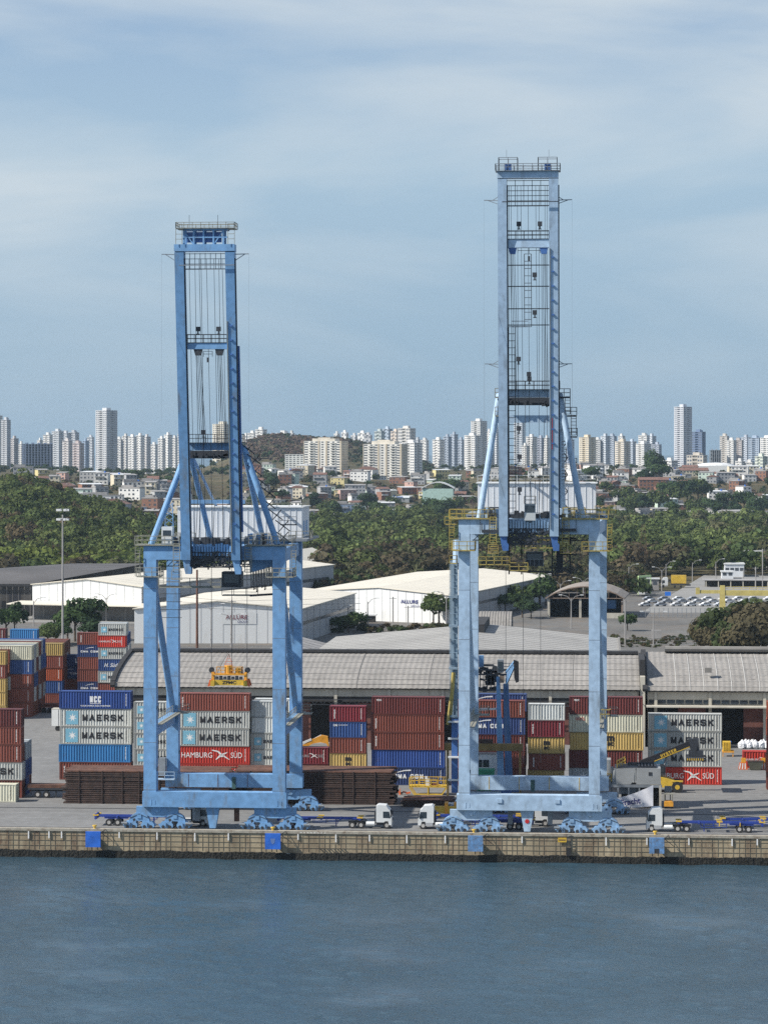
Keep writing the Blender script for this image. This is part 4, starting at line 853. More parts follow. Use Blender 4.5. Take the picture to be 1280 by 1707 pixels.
def letter(r, L_, style, hs):
    y = -1.203; zc = 1.45
    def T(txt, m, x, z, w, h, bold=.02, rot=0, shear=0, nm='lettering'):
        me = text_mesh(txt, m, bold, width=w, height=h, shear=shear); o = put(nm, me, r, (x, y, z)); 
        if rot: o.rotation_euler = (0, rot, 0)
        return o
    h = L_ / 2; big = L_ > 8
    if style in ('maersk',):
        px_ = -h + (2.05 if big else 1.25); s_ = 1.05 if big else .62
        put('star_panel', PANEL, r, (px_, y + .002, zc), scale=(s_, 1, 1.12 if big else .7)); put('star', STARM, r, (px_ + .1, y - .004, zc), scale=(s_ * .72,) * 3)
        if big: put('lettering', block_text('MAERSK', 'black_ink', 7.0, 1.1, .27), r, (-h + 3.8, y, zc - .55))
        else: put('lettering', block_text('MAERSK', 'black_ink', 3.3, .64, .15), r, (-h + 2.2, y, zc - .33))
    elif style in ('hamburg', 'hamdark'):
        m = 'white_ink' if style == 'hamburg' else 'side_grey'
        k = 1 if big else .5
        T('HAMBURG', m, -h + (.65 if big else .3), zc - .42 * k, 5.2 * k, .88 * k, .0); T('S\u00dcD', m, -h + (9.0 if big else 4.35), zc - .42 * k, 2.0 * k * .95, 1.1 * k, .0)
        put('bird_emblem', BIRD, r, (-h + (7.3 if big else 3.6), y, zc + .05), scale=(1.5 * k, 1, 1.05 * k))
    elif style == 'mcc':
        put('lettering', block_text('MCC', 'white_ink', 1.9, 1.05, .23), r, (-.85, y, 1.05)); T('TRANSPORT', 'white_ink', -.85, .78, 1.9, .2, .02); T('YOUR INTRA-ASIA PARTNER', 'white_ink', -2.5, .38, 5.2, .24, .02)
    elif style == 'cma':
        k = 1 if big else .62
        put('lettering', block_text('CMA CGM', 'white_ink', 5.0 * k * (1 if big else 1.25), .75 * k, .18 * k), r, (-h + (3.6 if big else .7), y, zc - .35)); put('swoosh', ARC, r, (-h + (5.0 if big else 2.6), y, zc + .62), scale=(1.5 * k, 1, 1.2 * k))
    elif style == 'msc':
        k = 1 if not big else 1.15
        T('m', 'black_ink', -.5 * k + (0 if not big else .6), 1.5, 1.1 * k, .75 * k, .06); T('sc', 'black_ink', -.45 * k + (0 if not big else .6), .72, 1.0 * k, .55 * k, .05)
    elif style == 'oocl': T('OOCL', 'red_ink', -h + 1.1, 1.95, 1.6, .5, .03)
    elif style in ('triton', 'tritond'): T('triton', 'white_ink', -h + .75, 2.3, 1.7, .28, .03, rot=math.pi / 2)
    elif style == 'textred': T('TEX', 'white_ink', -h + .8, 2.2, .9, .3, .03)
    elif style == 'bluewhite': T('CAI', 'white_ink', -h + .6, 2.1, .7, .4, .04); T('LEASING', 'white_ink', -h + 1.5, 2.25, 1.5, .16, .02)
    elif style == 'navysud': T('H. S\u00fcd', 'white_ink', -h + 1.3, 1.0, 3.0, .95, .01, shear=.3)
    elif style == 'navyl': T('L', 'white_ink', h - 5.6 if big else h - 2.0, .9, .7, 1.1, .06)
    elif style == 'greymsk': put('star', STARM, r, (-h + 2.4, y, zc), scale=(.9,) * 3)
    if style != 'greymsk': put('code_marks', MARKB if style in ('maersk', 'cream', 'oocl', 'yellow', 'msc', 'white') else MARKM, r, (h - .75, y, 1.5), scale=(1, 1, 1))
TIER = ['lowest', 'second tier', 'third tier', 'fourth tier', 'fifth tier', 'sixth tier']
def container(L_, x, y, z, h, style, label, group, r_=None):
    col, _ = LOGOS[style]; c = CL[col]
    r = root('shipping_container', (x, y, z), label, 'container', group); r.scale = (1, 1, h / 2.9)
    jit = 1 + rnd.uniform(-.10, .10); c = tuple(min(.8, v * jit) for v in c)
    b_, f_, d_ = cont_mesh(L_)
    put('corrugated_body', b_, r, color=c); put('frame', f_, r, color=tuple(v * .78 for v in c)); put('door', d_, r, color=tuple(v * .9 for v in c))
    letter(r, L_, style, h); return r
def stack(px0, L_, base, pitch, styles, where, dy=0.0, right_edge=None, skip=()):
    """px0: left edge of the front face in the photo; base: its ground line"""
    g_ = G(px0 if right_edge is None else right_edge, base); y = g_.y + dy; s = H / (base - HZ); h = pitch * s - .03
    x = (g_.x + L_ / 2) if right_edge is None else (g_.x - L_ / 2)
    n = len(styles)
    for k, st in enumerate(styles):
        if st is None: continue
        tier = 'only one' if n == 1 else ('topmost' if k == n - 1 else TIER[k])
        container(L_, x + rnd.uniform(-.12, .12), y + 1.22 + rnd.uniform(-.05, .05), k * (h + .03), h, st, f"{LOGOS[st][1]}, {tier} {where}", 'stacked shipping containers')
F40, F20 = 12.19, 6.06
stack(99, F40, 1300, 29.6, ['triton', 'sky', 'maersk', 'maersk', 'mcc'], 'in stack behind left steel pile')
stack(222, F20, 1303, 26.6, ['white', 'maersk', 'maersk', 'maersk', 'maersk'], 'in stack behind left leg')
stack(243, F20, 1296, 26.6, ['white', 'maersk', 'maersk', 'white'], 'in rear stack between left legs')
stack(295, F40, 1303, 29.5, ['hamburg', 'hamburg', 'maersk', 'maersk', 'triton'], 'under the left crane')
stack(418, F20, 1303, 26.8, ['white', 'maersk', 'maersk', 'white', 'white'], 'beside right leg of left crane')
stack(424, F20, 1299, 26.8, ['white', 'grey', 'white', 'white', 'white'], 'in rear row by left crane')
stack(487, F20, 1303, 28.5, ['maroon' if False else 'darkred', 'hamdark'], 'below the excavator arm')
stack(549, F20, 1309, 26.4, ['yellow', 'msc', 'red', 'bluewhite', 'tritond'], 'in narrow stack between the cranes')
stack(619, F40, 1309, 29.5, ['cma', 'tarp', 'triton', 'triton', 'textred'], 'in wide stack between the cranes')
stack(753, F40, 1310, 28.5, ['red', 'red', 'darkred', 'cma', 'red'], 'behind the small blue gantry')
stack(755, F40, 1306, 29.9, ['red', 'red', 'red', 'red', 'cma'], 'in rear row behind small gantry')
stack(880, F20, 1312, 27.7, ['yellow', 'triton', 'msc', 'tritond', 'white'], 'in narrow stack under right crane')
stack(949, F40, 1310, 29.7, ['greymsk', 'darkred', 'msc', 'oocl', 'textred'], 'in stack behind right crane leg')
stack(1081, F40, 1308, 29.6, ['hamburg', 'maersk', 'maersk', 'maersk'], 'in stack behind the reach stacker')
stack(1278, F40, 1317, 29.5, ['red', 'orange', 'red', 'orange', 'orange'], 'at the far right edge')
# left edge blocks
stack(0, F40, 1338, 30.0, ['cream'], 'in front at the left edge', right_edge=25.5)
stack(0, F40, 1331, 29.7, ['red', 'maersk', 'red', 'red', 'darkred'], 'in left edge second row', right_edge=36)
stack(0, F40, 1326.5, 29.6, ['blue', 'blue', 'grey'], 'in left edge third row', right_edge=43)
stack(0, F40, 1322.5, 29.4, ['brown', 'blue', 'grey'], 'in left edge fourth row', right_edge=48)
for i, (e, bs) in enumerate(((9.5, 1200), (15, 1196.5), (21, 1193))):
    stack(0, F40, bs, 22.8, [['yellow', 'yellow', 'yellow', 'red', 'yellow'], ['brown', 'brown', 'grey', 'brown', 'brown'], ['red', 'grey', 'brown', 'darkred', 'brown']][i], f"in far left block, row {['one', 'two', 'three'][i]}", right_edge=e)
sty = [['red', 'triton', 'red', 'blue', 'cream'], ['brown', 'grey', 'blue', 'grey', 'grey'], ['brown', 'brown', 'blue', 'darkred', 'cream'], ['darkred', 'grey', 'brown', 'grey', 'brown'], ['red', 'brown', 'brown', 'blue', 'grey'], ['brown', 'grey', 'darkred', 'blue', 'blue']]
for i in range(6):
    stack(0, F40, 1196 - i * 2.2, 23.9, sty[i], f"in tall left block, row {['one', 'two', 'three', 'four', 'five', 'six'][i]}", right_edge=52.5 + i * 4.0)
sty = [['red', 'blue', 'orange', 'red', 'msc'], ['brown', 'red', 'brown', 'brown', 'brown'], ['brown', 'brown', 'red', 'grey', 'brown'], ['brown', 'grey', 'brown', 'brown', 'brown']]
for i in range(4):
    stack(0, F40, 1177 - i * 2.2, 20.9, sty[i], f"in yellow topped block, row {['one', 'two', 'three', 'four'][i]}", right_edge=104 + i * 3.4)
stack(17, F20, 1169, 20.0, ['red', 'red', 'blue', 'red', 'red', 'sky'], 'in far stack behind left blocks')
stack(0, F20, 1168, 20.0, ['red', 'red', 'red', 'red', 'red', 'darkred'], 'in leftmost far stack', right_edge=9.5)
stack(129, F20, 1177, 20.4, ['red', 'cma', 'red', 'red', 'cma', 'triton'], 'left of the curved roof end')
stack(95, F20, 1172, 20.2, ['red', 'red', 'cma', 'navyl'], 'behind yellow topped block')
TIER.append('seventh tier')
stack(163.5, F20, 1178, 19.75, ['red', 'red', 'maersk', 'navysud', 'maersk', 'hamburg', 'maersk'], 'at the curved roof end')
for i in range(2): stack(166 + 4 * i, F20, 1174 - 4 * i, 19.5, ['red', 'blue', 'grey', 'blue', 'grey', 'blue', 'grey'][:7 - i], f"in row {['just behind', 'further behind'][i]} the curved roof end stack")
stack(1239, F20, 1281, 28.5, ['hamburg'], 'far right by warehouse bags')

# ---------------------------------------------------------------- steel piles
def steel_pile(px0, px1, base, top, label, depth=7.5, nlay=16):
    g0, g1 = G(px0, base), G(px1, base); y = g0.y; z1 = (base - top) * sc(px0, y); r = root('steel_pile', ((g0.x + g1.x) / 2, y, 0), label, 'steel pile', 'rusty steel stock piles')
    q = random.Random(px0); lh = z1 / nlay
    for k in range(nlay):
        b = MB(); nb = 7; dd = depth / nb
        for j in range(nb):
            a = q.uniform(-.35, .35) - (.4 if k % 5 == 2 else 0); c = q.uniform(-.5, .6); yy = y + j * dd + q.uniform(0, .12)
            zz = k * lh + q.uniform(0, .02)
            if k == nlay - 1: zz += q.uniform(0, .05)
            b.box(g0.x + a, g1.x + c, yy, yy + dd - .13, zz, zz + lh * .70)
        b.build('beam_layer', 'rust' if k == nlay - 1 else 'dark_rust', r)  # top layer in lighter rust: the sunlight on it is put into the colour
    n = 9 if g1.x - g0.x > 15 else 3
    for j in range(1, n):
        x = g0.x + (g1.x - g0.x) * (j + q.uniform(-.22, .22)) / n; MB().box(x - .07, x + .07, y - .05, y + depth, .03, z1 - lh * .3).build('spacer', 'dark_rust', r)
    return r
steel_pile(107, 384, 1340, 1284, 'tall pile of rusty steel beams left of the gap under the left crane')
steel_pile(389, 655, 1340, 1284, 'tall pile of rusty steel beams reaching between the two cranes')
steel_pile(672, 752, 1346, 1333, 'low pile of rusty steel plates in front of the yellow platform', 5.5, 5)

# ---------------------------------------------------------------- trucks
def wheelm():
    b = MB().tube((0, -.16, 0), (0, .16, 0), .52, 18); b2 = MB().tube((0, -.19, 0), (0, -.13, 0), .27, 12); b2.tube((0, .13, 0), (0, .19, 0), .27, 12)
    return b.mesh('tyre', 'tyre'), b2.mesh('rim', 'rim')
TY, RM = wheelm()
def wheel(r, x, y, dark=False):
    t = put('wheel', TY, r, (x, y, .52)); put('rim', RM, t)
def cab_meshes():
    b = MB()   # faces -x; a cab-over with sloped windscreen, raised roof
    prof = [(-1.25, .55), (-1.30, 1.5), (-1.22, 1.62), (-1.0, 2.75), (-.72, 3.0), (-.45, 3.42), (.75, 3.52), (1.02, 3.35), (1.02, .95), (-.15, .95), (-.3, 1.12), (-.75, 1.12), (-.88, .55)]
    b.prism(prof, -1.18, 1.18)
    g = MB(); g.quad((-1.235, -1.02, 1.72), (-1.235, 1.02, 1.72), (-1.03, .98, 2.68), (-1.03, -.98, 2.68)); 
    d = MB()
    for s in (-1, 1):
        y = s * 1.185; vs = [(-1.12, y, 1.55), (0.0, y, 1.6), (0.0, y, 2.55), (-.92, y, 2.55)]; d.add(vs, [(0, 1, 2, 3)])
    h = MB()
    for s in (-1, 1): h.box(-1.33, -1.26, s * .8 - .2, s * .8 + .2, .82, 1.08)
    mr_ = MB()
    for s in (-1, 1): mr_.box(-1.28, -1.12, s * 1.33 - .08, s * 1.33 + .08, 1.75, 2.45)
    trim = MB(); trim.box(-1.34, -1.15, -1.15, 1.15, .38, .70); trim.box(-.2, .9, -1.2, -1.15, .5, .93)
    gr_ = MB(); gr_.box(-1.33, -1.28, -.8, .8, 1.1, 1.5)
    return [('cab_body', b.mesh('cab', 'white_paint')), ('windscreen', g.mesh('windscreen', 'glass')), ('side_window', d.mesh('side_window', 'glass')), ('headlight', h.mesh('headlight', mat('lens', (.6, .6, .55), .2))), ('mirror', mr_.mesh('mirror', 'dark_steel')), ('bumper', trim.mesh('bumper', 'side_grey')), ('grille', gr_.mesh('grille', 'dark_steel'))]
CAB = cab_meshes()
tr = MB()   # tractor frame, tanks
tr.box(-1.0, 5.2, -.45, -.25, .75, 1.0); tr.box(-1.0, 5.2, .25, .45, .75, 1.0); tr.box(1.1, 1.3, -.9, .9, 1.0, 2.6); tr.box(3.0, 4.4, -.5, .5, 1.0, 1.22); tr.box(-1, 1, -.9, .9, .5, .95)
TRM = tr.mesh('tractor_chassis', 'dark_steel')
tk = MB().tube((1.25, -.95, .72), (2.5, -.95, .72), .33, 12).tube((1.25, .95, .72), (2.5, .95, .72), .33, 12); TKM = tk.mesh('fuel_tank', 'metal_white')
fe = MB()
for x in (3.25, 4.55):
    for s in (-.98, .98): fe.prism([(x - .62, 1.05), (x - .45, 1.2), (x + .45, 1.2), (x + .62, 1.05), (x + .45, 1.12), (x - .45, 1.12)], s - .2, s + .2)
FEM = fe.mesh('mudguard', 'dark_steel')
tl = MB()
for y in (-.55, .40): tl.box(3.2, 15.6, y, y + .16, 1.25, 1.52)
for x in (3.3, 6.2, 9.0, 12.2, 15.3): tl.box(x, x + .25, -1.2, 1.2, 1.22, 1.46)
tl.box(15.4, 15.65, -1.22, 1.22, .95, 1.75); tl.box(10.8, 14.3, -.5, .5, 1.0, 1.25)
for y in (-1.1, 1.02): tl.box(6.6, 10.4, y, y + .06, .72, .8); tl.box(6.6, 6.68, y, y + .06, .72, 1.3); tl.box(10.32, 10.4, y, y + .06, .72, 1.3); tl.box(8.4, 8.48, y, y + .06, .72, 1.3)
tl.box(7.0, 7.15, -.7, -.5, .1, 1.25)
TLM = tl.mesh('trailer_frame', mat('trailer_blue', (.02, .05, .27), .5, var=.15))
ylk = MB()
for x in (3.3, 9.2, 15.35): ylk.box(x - .3, x + .55, -1.24, -.9, 1.5, 1.68); ylk.box(x - .3, x + .55, .9, 1.24, 1.5, 1.68)
for x in (9.2, 12.2): ylk.box(x, x + .15, -1.25, -1.15, .95, 1.5)
YLK = ylk.mesh('twistlock_block', 'yellow')
def truck(name, x, y, face, label, cab=True, trailer=True, group='white trucks with blue container trailers'):
    """x: front of the cab; face -1 looks left"""
    r = root(name, (x - face * 1.34, y, 0), label, 'truck' if cab else 'trailer', group, rz=0 if face < 0 else math.pi)
    if cab:
        for n_, me in CAB: put(n_, me, r)
        put('tractor_chassis', TRM, r); put('fuel_tank', TKM, r); put('mudguard', FEM, r)
        for wx in (-.55, 3.25, 4.55):
            for s in (-1, 1): wheel(r, wx, s * 1.0)
    if trailer:
        put('trailer_frame', TLM, r); put('twistlock_block', YLK, r)
        for wx in (12.2, 13.5):
            for s in (-1, 1): wheel(r, wx, s * 1.0)
    return r
YT = 405.0
truck('container_truck', X(654.5, YT), YT, 1, 'white truck facing right with empty blue trailer between the cranes')
truck('container_truck', X(697, YT), YT, -1, 'white truck facing left, its trailer behind the right crane bogies')
truck('container_truck', X(349, YT), YT, 1, 'white truck facing right, cab hidden behind the left crane bogies')
truck('container_truck', X(918, YT + 4), YT + 4, 1, 'white truck cab behind the right crane centre pylon')
truck('container_truck', X(1076.5, YT - .3), YT - .3, -1, 'white truck facing left with long blue trailer at far right')
truck('container_trailer', X(1150, YT + 3.6), YT + 3.6, -1, 'second empty blue trailer standing behind the far right truck', cab=False)
truck('container_trailer', X(1262, YT - .3), YT - .3, -1, 'blue trailer cut by the right edge of the picture', cab=False)
# flatbed with steel behind the left pile, box trailer beside the left stack
g_ = G(50, 1331); r = root('flatbed_trailer', (g_.x, g_.y, 0), 'dark flatbed trailer with a thin rusty load left of the steel pile', 'trailer')
b = MB(); b.box(g_.x - 1, g_.x + 12, g_.y + .3, g_.y + 2.5, 1.3, 1.6); b.box(g_.x, g_.x + 9, g_.y + 1, g_.y + 1.8, 1.0, 1.3); b.box(g_.x + 4, g_.x + 4.2, g_.y + .5, g_.y + .7, .1, 1.3); b.build('trailer_frame', 'dark_steel', r)
MB().box(g_.x - .6, g_.x + 13, g_.y + .3, g_.y + 2.4, 1.62, 2.15).build('steel_load', 'rust', r)
for wx in (1.2, 2.6):
    w = put('wheel', TY, r, (wx, .4, .55), scale=(1.05,) * 3); put('rim', RM, w)
g_ = G(86, 1219); y = g_.y; r = root('box_trailer', (g_.x, y, 0), 'white box trailer parked left of the blue topped container stack', 'trailer')
tb = MB().box(g_.x, g_.x + 9, y, y + 2.5, 1.0, 4.3).build('box_body', 'white_paint', r); MB().box(g_.x + 1.35, g_.x + 1.42, y - .03, y, 1.05, 4.25).build('door_seam', 'dark_steel', tb)
MB().box(g_.x - .02, g_.x + 9.02, y - .02, y + 2.52, 4.3, 4.42).build('roof', 'cream_wall', r)
MB().box(g_.x + .8, g_.x + 8, y + .3, y + 2.2, .6, 1.0).build('chassis', 'dark_steel', r)
for wx in (1.2, 2.5): put('wheel', TY, r, (wx, .3, .5))
g_ = G(72, 1186); r = root('flatbed_trailer', (g_.x, g_.y, 0), 'rusty red low trailer under the yellow topped container block', 'trailer')
b = MB(); b.box(g_.x, g_.x + 4.2, g_.y - 3.2, g_.y - .9, 1.1, 1.5); b.box(g_.x + .3, g_.x + 3.6, g_.y - 3.1, g_.y - 1, 1.6, 1.9); b.build('trailer_bed', 'brick', r)
for wx in (.8, 2.0): put('wheel', TY, r, (wx, -3.0, .5))

# ---------------------------------------------------------------- yard machines
# reach stacker
g_ = G(1097, 1322); gx, gy = g_.x, g_.y
r = root('reach_stacker', (gx + 2, gy + 1.6, 0), 'yellow and black reach stacker lifting its dark boom in front of the containers', 'reach stacker')
b = MB(); b.prism([(gx - 3.2, .9), (gx - 3.2, 2.6), (gx - .6, 2.7), (gx + 1.6, 2.2), (gx + 2.6, 1.9), (gx + 2.6, .8)], gy + .3, gy + 3.4); b.build('body', 'yellow', r)
b = MB(); b.box(gx - 1, gx + 1.2, gy + 1.0, gy + 2.6, 2.7, 4.4); oc = b.build('operator_cabin', 'dark_steel', r); MB().box(gx - .8, gx + 1.0, gy + .95, gy + 1.0, 3.2, 4.2).build('window', 'glass', oc)
for wx, rr in ((3.1, .92), (-2.2, .8)):
    for yy in (0, 3.3):
        w = MB().tube((gx + wx, gy + yy, rr), (gx + wx, gy + yy + .55, rr), rr, 20).build('wheel', 'tyre', r); MB().tube((gx + wx, gy + yy - .03, rr), (gx + wx, gy + yy + .58, rr), rr * .42, 12).build('rim', 'yellow', w)
MB().box(gx + 2.2, gx + 4.0, gy + .0, gy + .7, 1.75, 1.95).build('mudguard', 'yellow', r)
by = gy + 1.7
pa, pb = P(1068, 1274, by), P(1158, 1237, by)
MB().beam(pa, pb, .8, 1.15, w2=.7, h2=.95).build('boom', 'black_ink', r)
MB().beam(pa.lerp(pb, .25) + Vector((0, -.42, -.42)), pa.lerp(pb, .9) + Vector((0, -.42, -.42)), .05, .12).build('yellow_stripe', 'yellow', r)
ang = math.atan2(pb.z - pa.z, pb.x - pa.x)
t = block_text('HYSTER', 'yellow', 2.7, .55, .12); o = put('lettering', t, r, pa.lerp(pb, .38) - Vector(r.location) + Vector((0, -.46, -.32))); o.rotation_euler = (0, -ang, 0)
MB().tube((gx + .6, by, 2.6), tuple(pa.lerp(pb, .5)), .2, 8).build('lift_cylinder', 'grey_steel', r)
b = MB(); hx, hz_ = pb.x, pb.z; b.prism([(hx - 1.1, hz_ + .5), (hx + .6, hz_ + .5), (hx + .75, hz_ - 1.4), (hx - .5, hz_ - 1.6)], by - .4, by + .4); b.box(hx - 1.0, hx + 1.3, by - .7, by + .7, hz_ - 2.3, hz_ - 1.4); b.tube((hx - .2, by - .5, hz_ - 1.0), (hx - .2, by + .5, hz_ - 1.0), .6, 12); b.build('rotator_head', 'dark_steel', r)
MB().box(hx - 1.4, hx + 1.4, by - 3, by + 3, hz_ - 2.75, hz_ - 2.35).build('spreader_beam', 'dark_steel', r)
b = MB()
for k in range(8): b.box(hx - 1.35 + k * .35, hx - 1.2 + k * .35, by - 3.02, by - 3.0, hz_ - 2.72, hz_ - 2.38)
b.build('warning_stripes', 'yellow', r)
# telescopic loader in front of it
g_ = G(1107, 1349); gx, gy = g_.x, g_.y; r = root('forklift', (gx + .7, gy + 1.2, 0), 'small dusty yellow forklift in front of the reach stacker', 'forklift')
b = MB(); b.box(gx, gx + 1.4, gy + .2, gy + 2.4, .35, 1.1); b.build('body', 'orange_yellow', r)
b = MB()
for a, c in ((gx + .05, gy + .3), (gx + 1.3, gy + .3), (gx + .05, gy + 1.8), (gx + 1.3, gy + 1.8)): b.beam((a, c, 1.1), (a, c, 2.2), .09)
b.box(gx, gx + 1.4, gy + .25, gy + 1.9, 2.2, 2.3); b.build('roll_cage', 'rail_grey', r)
b = MB()
for a in (gx + .2, gx + 1.0): b.beam((a, gy + 2.2, .3), (a, gy + 2.2, 3.3), .16)
b.box(gx + .1, gx + 1.2, gy + 2.1, gy + 2.3, 2.4, 3.3); b.build('mast', 'grey_steel', r)
for a in (gx + .1, gx + 1.3): MB().tube((a - .1, gy + .6, .35), (a + .1, gy + .6, .35), .35, 12).build('wheel', 'tyre', r)
# grey hopper with banner
gA, gB = G(1025, 1347), G(1101, 1347); y = gA.y; s = sc(1060, y); r = root('hopper', ((gA.x + gB.x) / 2, y + 3, 0), 'big grey steel hopper on legs with a white banner, behind right crane', 'hopper')
x0, x1 = gA.x, gB.x; zt = (1347 - 1281) * s; zb_ = (1347 - 1308) * s
b = MB(); b.box(x0 + 3.3, x1, y, y + 6.5, zb_, zt); b.prism([(x0, zt - .1), (x0 + 3.2, zt), (x0 + 2.8, zb_ + .5), (x0 + 2.4, zb_), (x0 + .2, zb_)], y + .1, y + 6.4); b.build('bin', mat('hopper_grey', (.30, .31, .31), .6, var=.12, scale=.4, stain=(.2, .18, .16), stain_amt=.4), r)
b = MB(); b.box(x0 + .3, x1 - .6, y + .3, y + 6.2, zt + .01, zt + .07)
for k in range(6): b.box(x0 + 3.6 + k * .5, x0 + 3.85 + k * .5, y + .8, y + 3.6, zt + .1, zt + .35)
b.box(x0 + 2, x1 - 1, y + 4, y + 4.2, zt + .1, zt + .5); b.build('top_grating', 'dark_steel', r)
b = MB(); b.rail([(x0 + .3, y + .4, zt), (x0 + 1.6, y + 5.8, zt)], h=1.1, r=.07); b.build('railing', 'yellow', r)
b = MB(); b.box(x0 - 1.5, x1 + .2, y, y + .25, zb_ - .45, zb_ - .05)
for k in range(6):
    xx = x0 - 1.2 + (x1 - x0 + 1.2) * k / 5; MB().beam((xx, y + .15, 0), (xx, y + .15, zb_ - .2), .22).build('leg', 'grey_steel', r); MB().beam((xx, y + 6, 0), (xx, y + 6, zb_ - .2), .22).build('leg', 'grey_steel', r)
b.box(x0 + .8, x0 + 3.6, y + 1, y + 3, zb_ - 1.6, zb_ - .05); b.build('leg_frame', 'grey_steel', r)
MB().box(x1 - .25, x1 + .1, y - .05, y + 6.2, 0, zb_ - .1).build('end_post', 'cream_wall', r)
MB().box(x0 + 5.2, x0 + 5.75, y - .04, y, zb_ + 1.4, zb_ + 1.95).build('hatch', 'dark_steel', r)
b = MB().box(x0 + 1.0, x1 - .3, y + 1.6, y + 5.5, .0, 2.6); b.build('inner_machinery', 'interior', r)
vs = []; fs = []; n = 18; bx0, bx1 = X(1027, y), X(1088.5, y); tops = lambda t: (1347 - (1330 - 22 * t ** 1.4)) * s; bots = lambda t: (1347 - (1346 - 3 * t + 1.5 * math.sin(t * 3))) * s
for i in range(n + 1):
    t = i / n
    for j in range(5):
        u = j / 4; vs.append((bx0 + (bx1 - bx0) * t, y - .35 + .10 * math.sin(t * 22 + u * 5) * (.4 + u), bots(t) * (1 - u) + tops(t) * u))
for i in range(n):
    for j in range(4): a = i * 5 + j; fs.append((a, a + 5, a + 6, a + 1))
bn = MB().add(vs, fs).build('banner', 'cloth', r)
for p in bn.data.polygons: p.use_smooth = True

t = text_mesh('Fracht', 'navy_ink', .035, height=.95, width=3.1); o = put('lettering', t, bn, (bx0 - r.location.x + .75, -3 - .66, .38)); o.rotation_euler = (0, -.13, 0)
# smaller hopper half hidden by the crane leg
gA = G(1000, 1345); r = root('hopper', (gA.x + 1, gA.y + 4, 0), 'smaller grey hopper with yellow ladder right beside the crane leg', 'hopper')
x0, y = gA.x, gA.y + 2; b = MB(); b.prism([(x0 - 1.5, 3.4), (x0 - 1.5, 5.6), (x0 + 2.2, 5.6), (x0 + 1.7, 3.6)], y + .8, y + 4); b.box(x0 - 1.5, x0 + 1.7, y + .8, y + 4, 5.6, 7.0); b.build('bin', 'hopper_grey' if False else MT['hopper_grey'], r)
for k in (0, 3): MB().beam((x0 - 1.2 + k, y + .8, 0), (x0 - 1.2 + k, y + .8, 3.5), .2).build('leg', 'grey_steel', r); MB().beam((x0 - 1.2 + k, y + 3.8, 0), (x0 - 1.2 + k, y + 3.8, 3.5), .2).build('leg', 'grey_steel', r)
MB().rail([(x0 - 1, y + .6, 3.6), (x0 + 1.8, y + .6, 3.6)], h=1.2, r=.07).build('railing', 'yellow', r)
# yellow work platform between the cranes
gA, gB = G(682, 1326), G(745, 1326); y = gA.y; r = root('work_platform', ((gA.x + gB.x) / 2, y, 0), 'yellow steel work platform with railings in front of the blue containers', 'platform')
x0, x1 = gA.x, gB.x; b = MB(); b.box(x0, x1, y, y + 2.4, 1.25, 1.5); b.build('deck', 'yellow', r)
b = MB()
for a, c in ((x0, x0 + .9), ((x0 + x1) / 2, (x0 + x1) / 2), (x1, x1 - .9)): b.beam((a, y + .1, 1.3), (c, y + .1, 0), .18); b.beam((a, y + 2.3, 1.3), (c, y + 2.3, 0), .18)
b.box(x0 + .8, x1 - .8, y + .05, y + .2, 0.05, .25); b.build('support_frame', 'yellow', r)
b = MB(); b.rail([(x0, y, 1.5), (x0 + .9, y, 1.5)], h=1.3, r=.06, step=.5); b.rail([(x0 + 1.5, y, 1.5), (x1 - 1.6, y, 1.5)], h=1.1, r=.05, step=.9); b.rail([(x1 - .6, y, 1.5), (x1, y, 1.5)], h=1.3, r=.06, step=.4); b.rail([(x0, y + 2.4, 1.5), (x1, y + 2.4, 1.5)], h=1.2, r=.05); b.build('railing', 'yellow', r)
MB().box(x0 + 2.6, x0 + 3.2, y + .7, y + 1.3, 1.5, 2.6).cbox((x0 + 2.7, y + 1, 2.75), (.4, .4, .4)).build('white_equipment', 'white_paint', r)
MB().box(x0 + 3.4, x0 + 4.6, y + .9, y + 1.4, 1.5, 1.95).build('red_box', 'brick', r)
# yellow beam behind the second cab
gA, gB = G(719, 1362), G(762, 1362); y = gA.y; r = root('spreader', ((gA.x + gB.x) / 2, y, 0), 'yellow spreader frame on the ground behind the left facing truck', 'spreader')
b = MB(); b.box(gA.x, gB.x, y, y + .6, .5, 1.6); b.box(gA.x, gA.x + .5, y, y + 2, 0.05, 1.7); b.build('main_beam', 'yellow', r); b = MB(); b.box(gA.x + 2.0, gA.x + 2.5, y - .05, y + 1.9, .06, 2.1); b.box(gA.x + 3.4, gA.x + 3.9, y + .5, y + 1.9, .06, 2.1); b.build('end_frame', 'orange_yellow', r)
# small orange cone group
gA = G(668, 1325); r = root('scrap_heap', (gA.x, gA.y, 0), 'small heap of red and orange fittings beside the yellow platform', 'scrap')
q = random.Random(4)
for k in range(5): MB().cbox((gA.x - 1.2 + k * .6, gA.y + q.random() * .4, .25 + .1 * (k % 2)), (.7, .3, .25), ry=q.uniform(-.4, .4)).build('fitting', ('brick', 'orange', 'dark_rust')[k % 3], r)
MB().tube((gA.x - .1, gA.y - .2, 0), (gA.x - .1, gA.y - .2, 1.0), .16, 8, r2=.05).build('cone', 'orange', r)
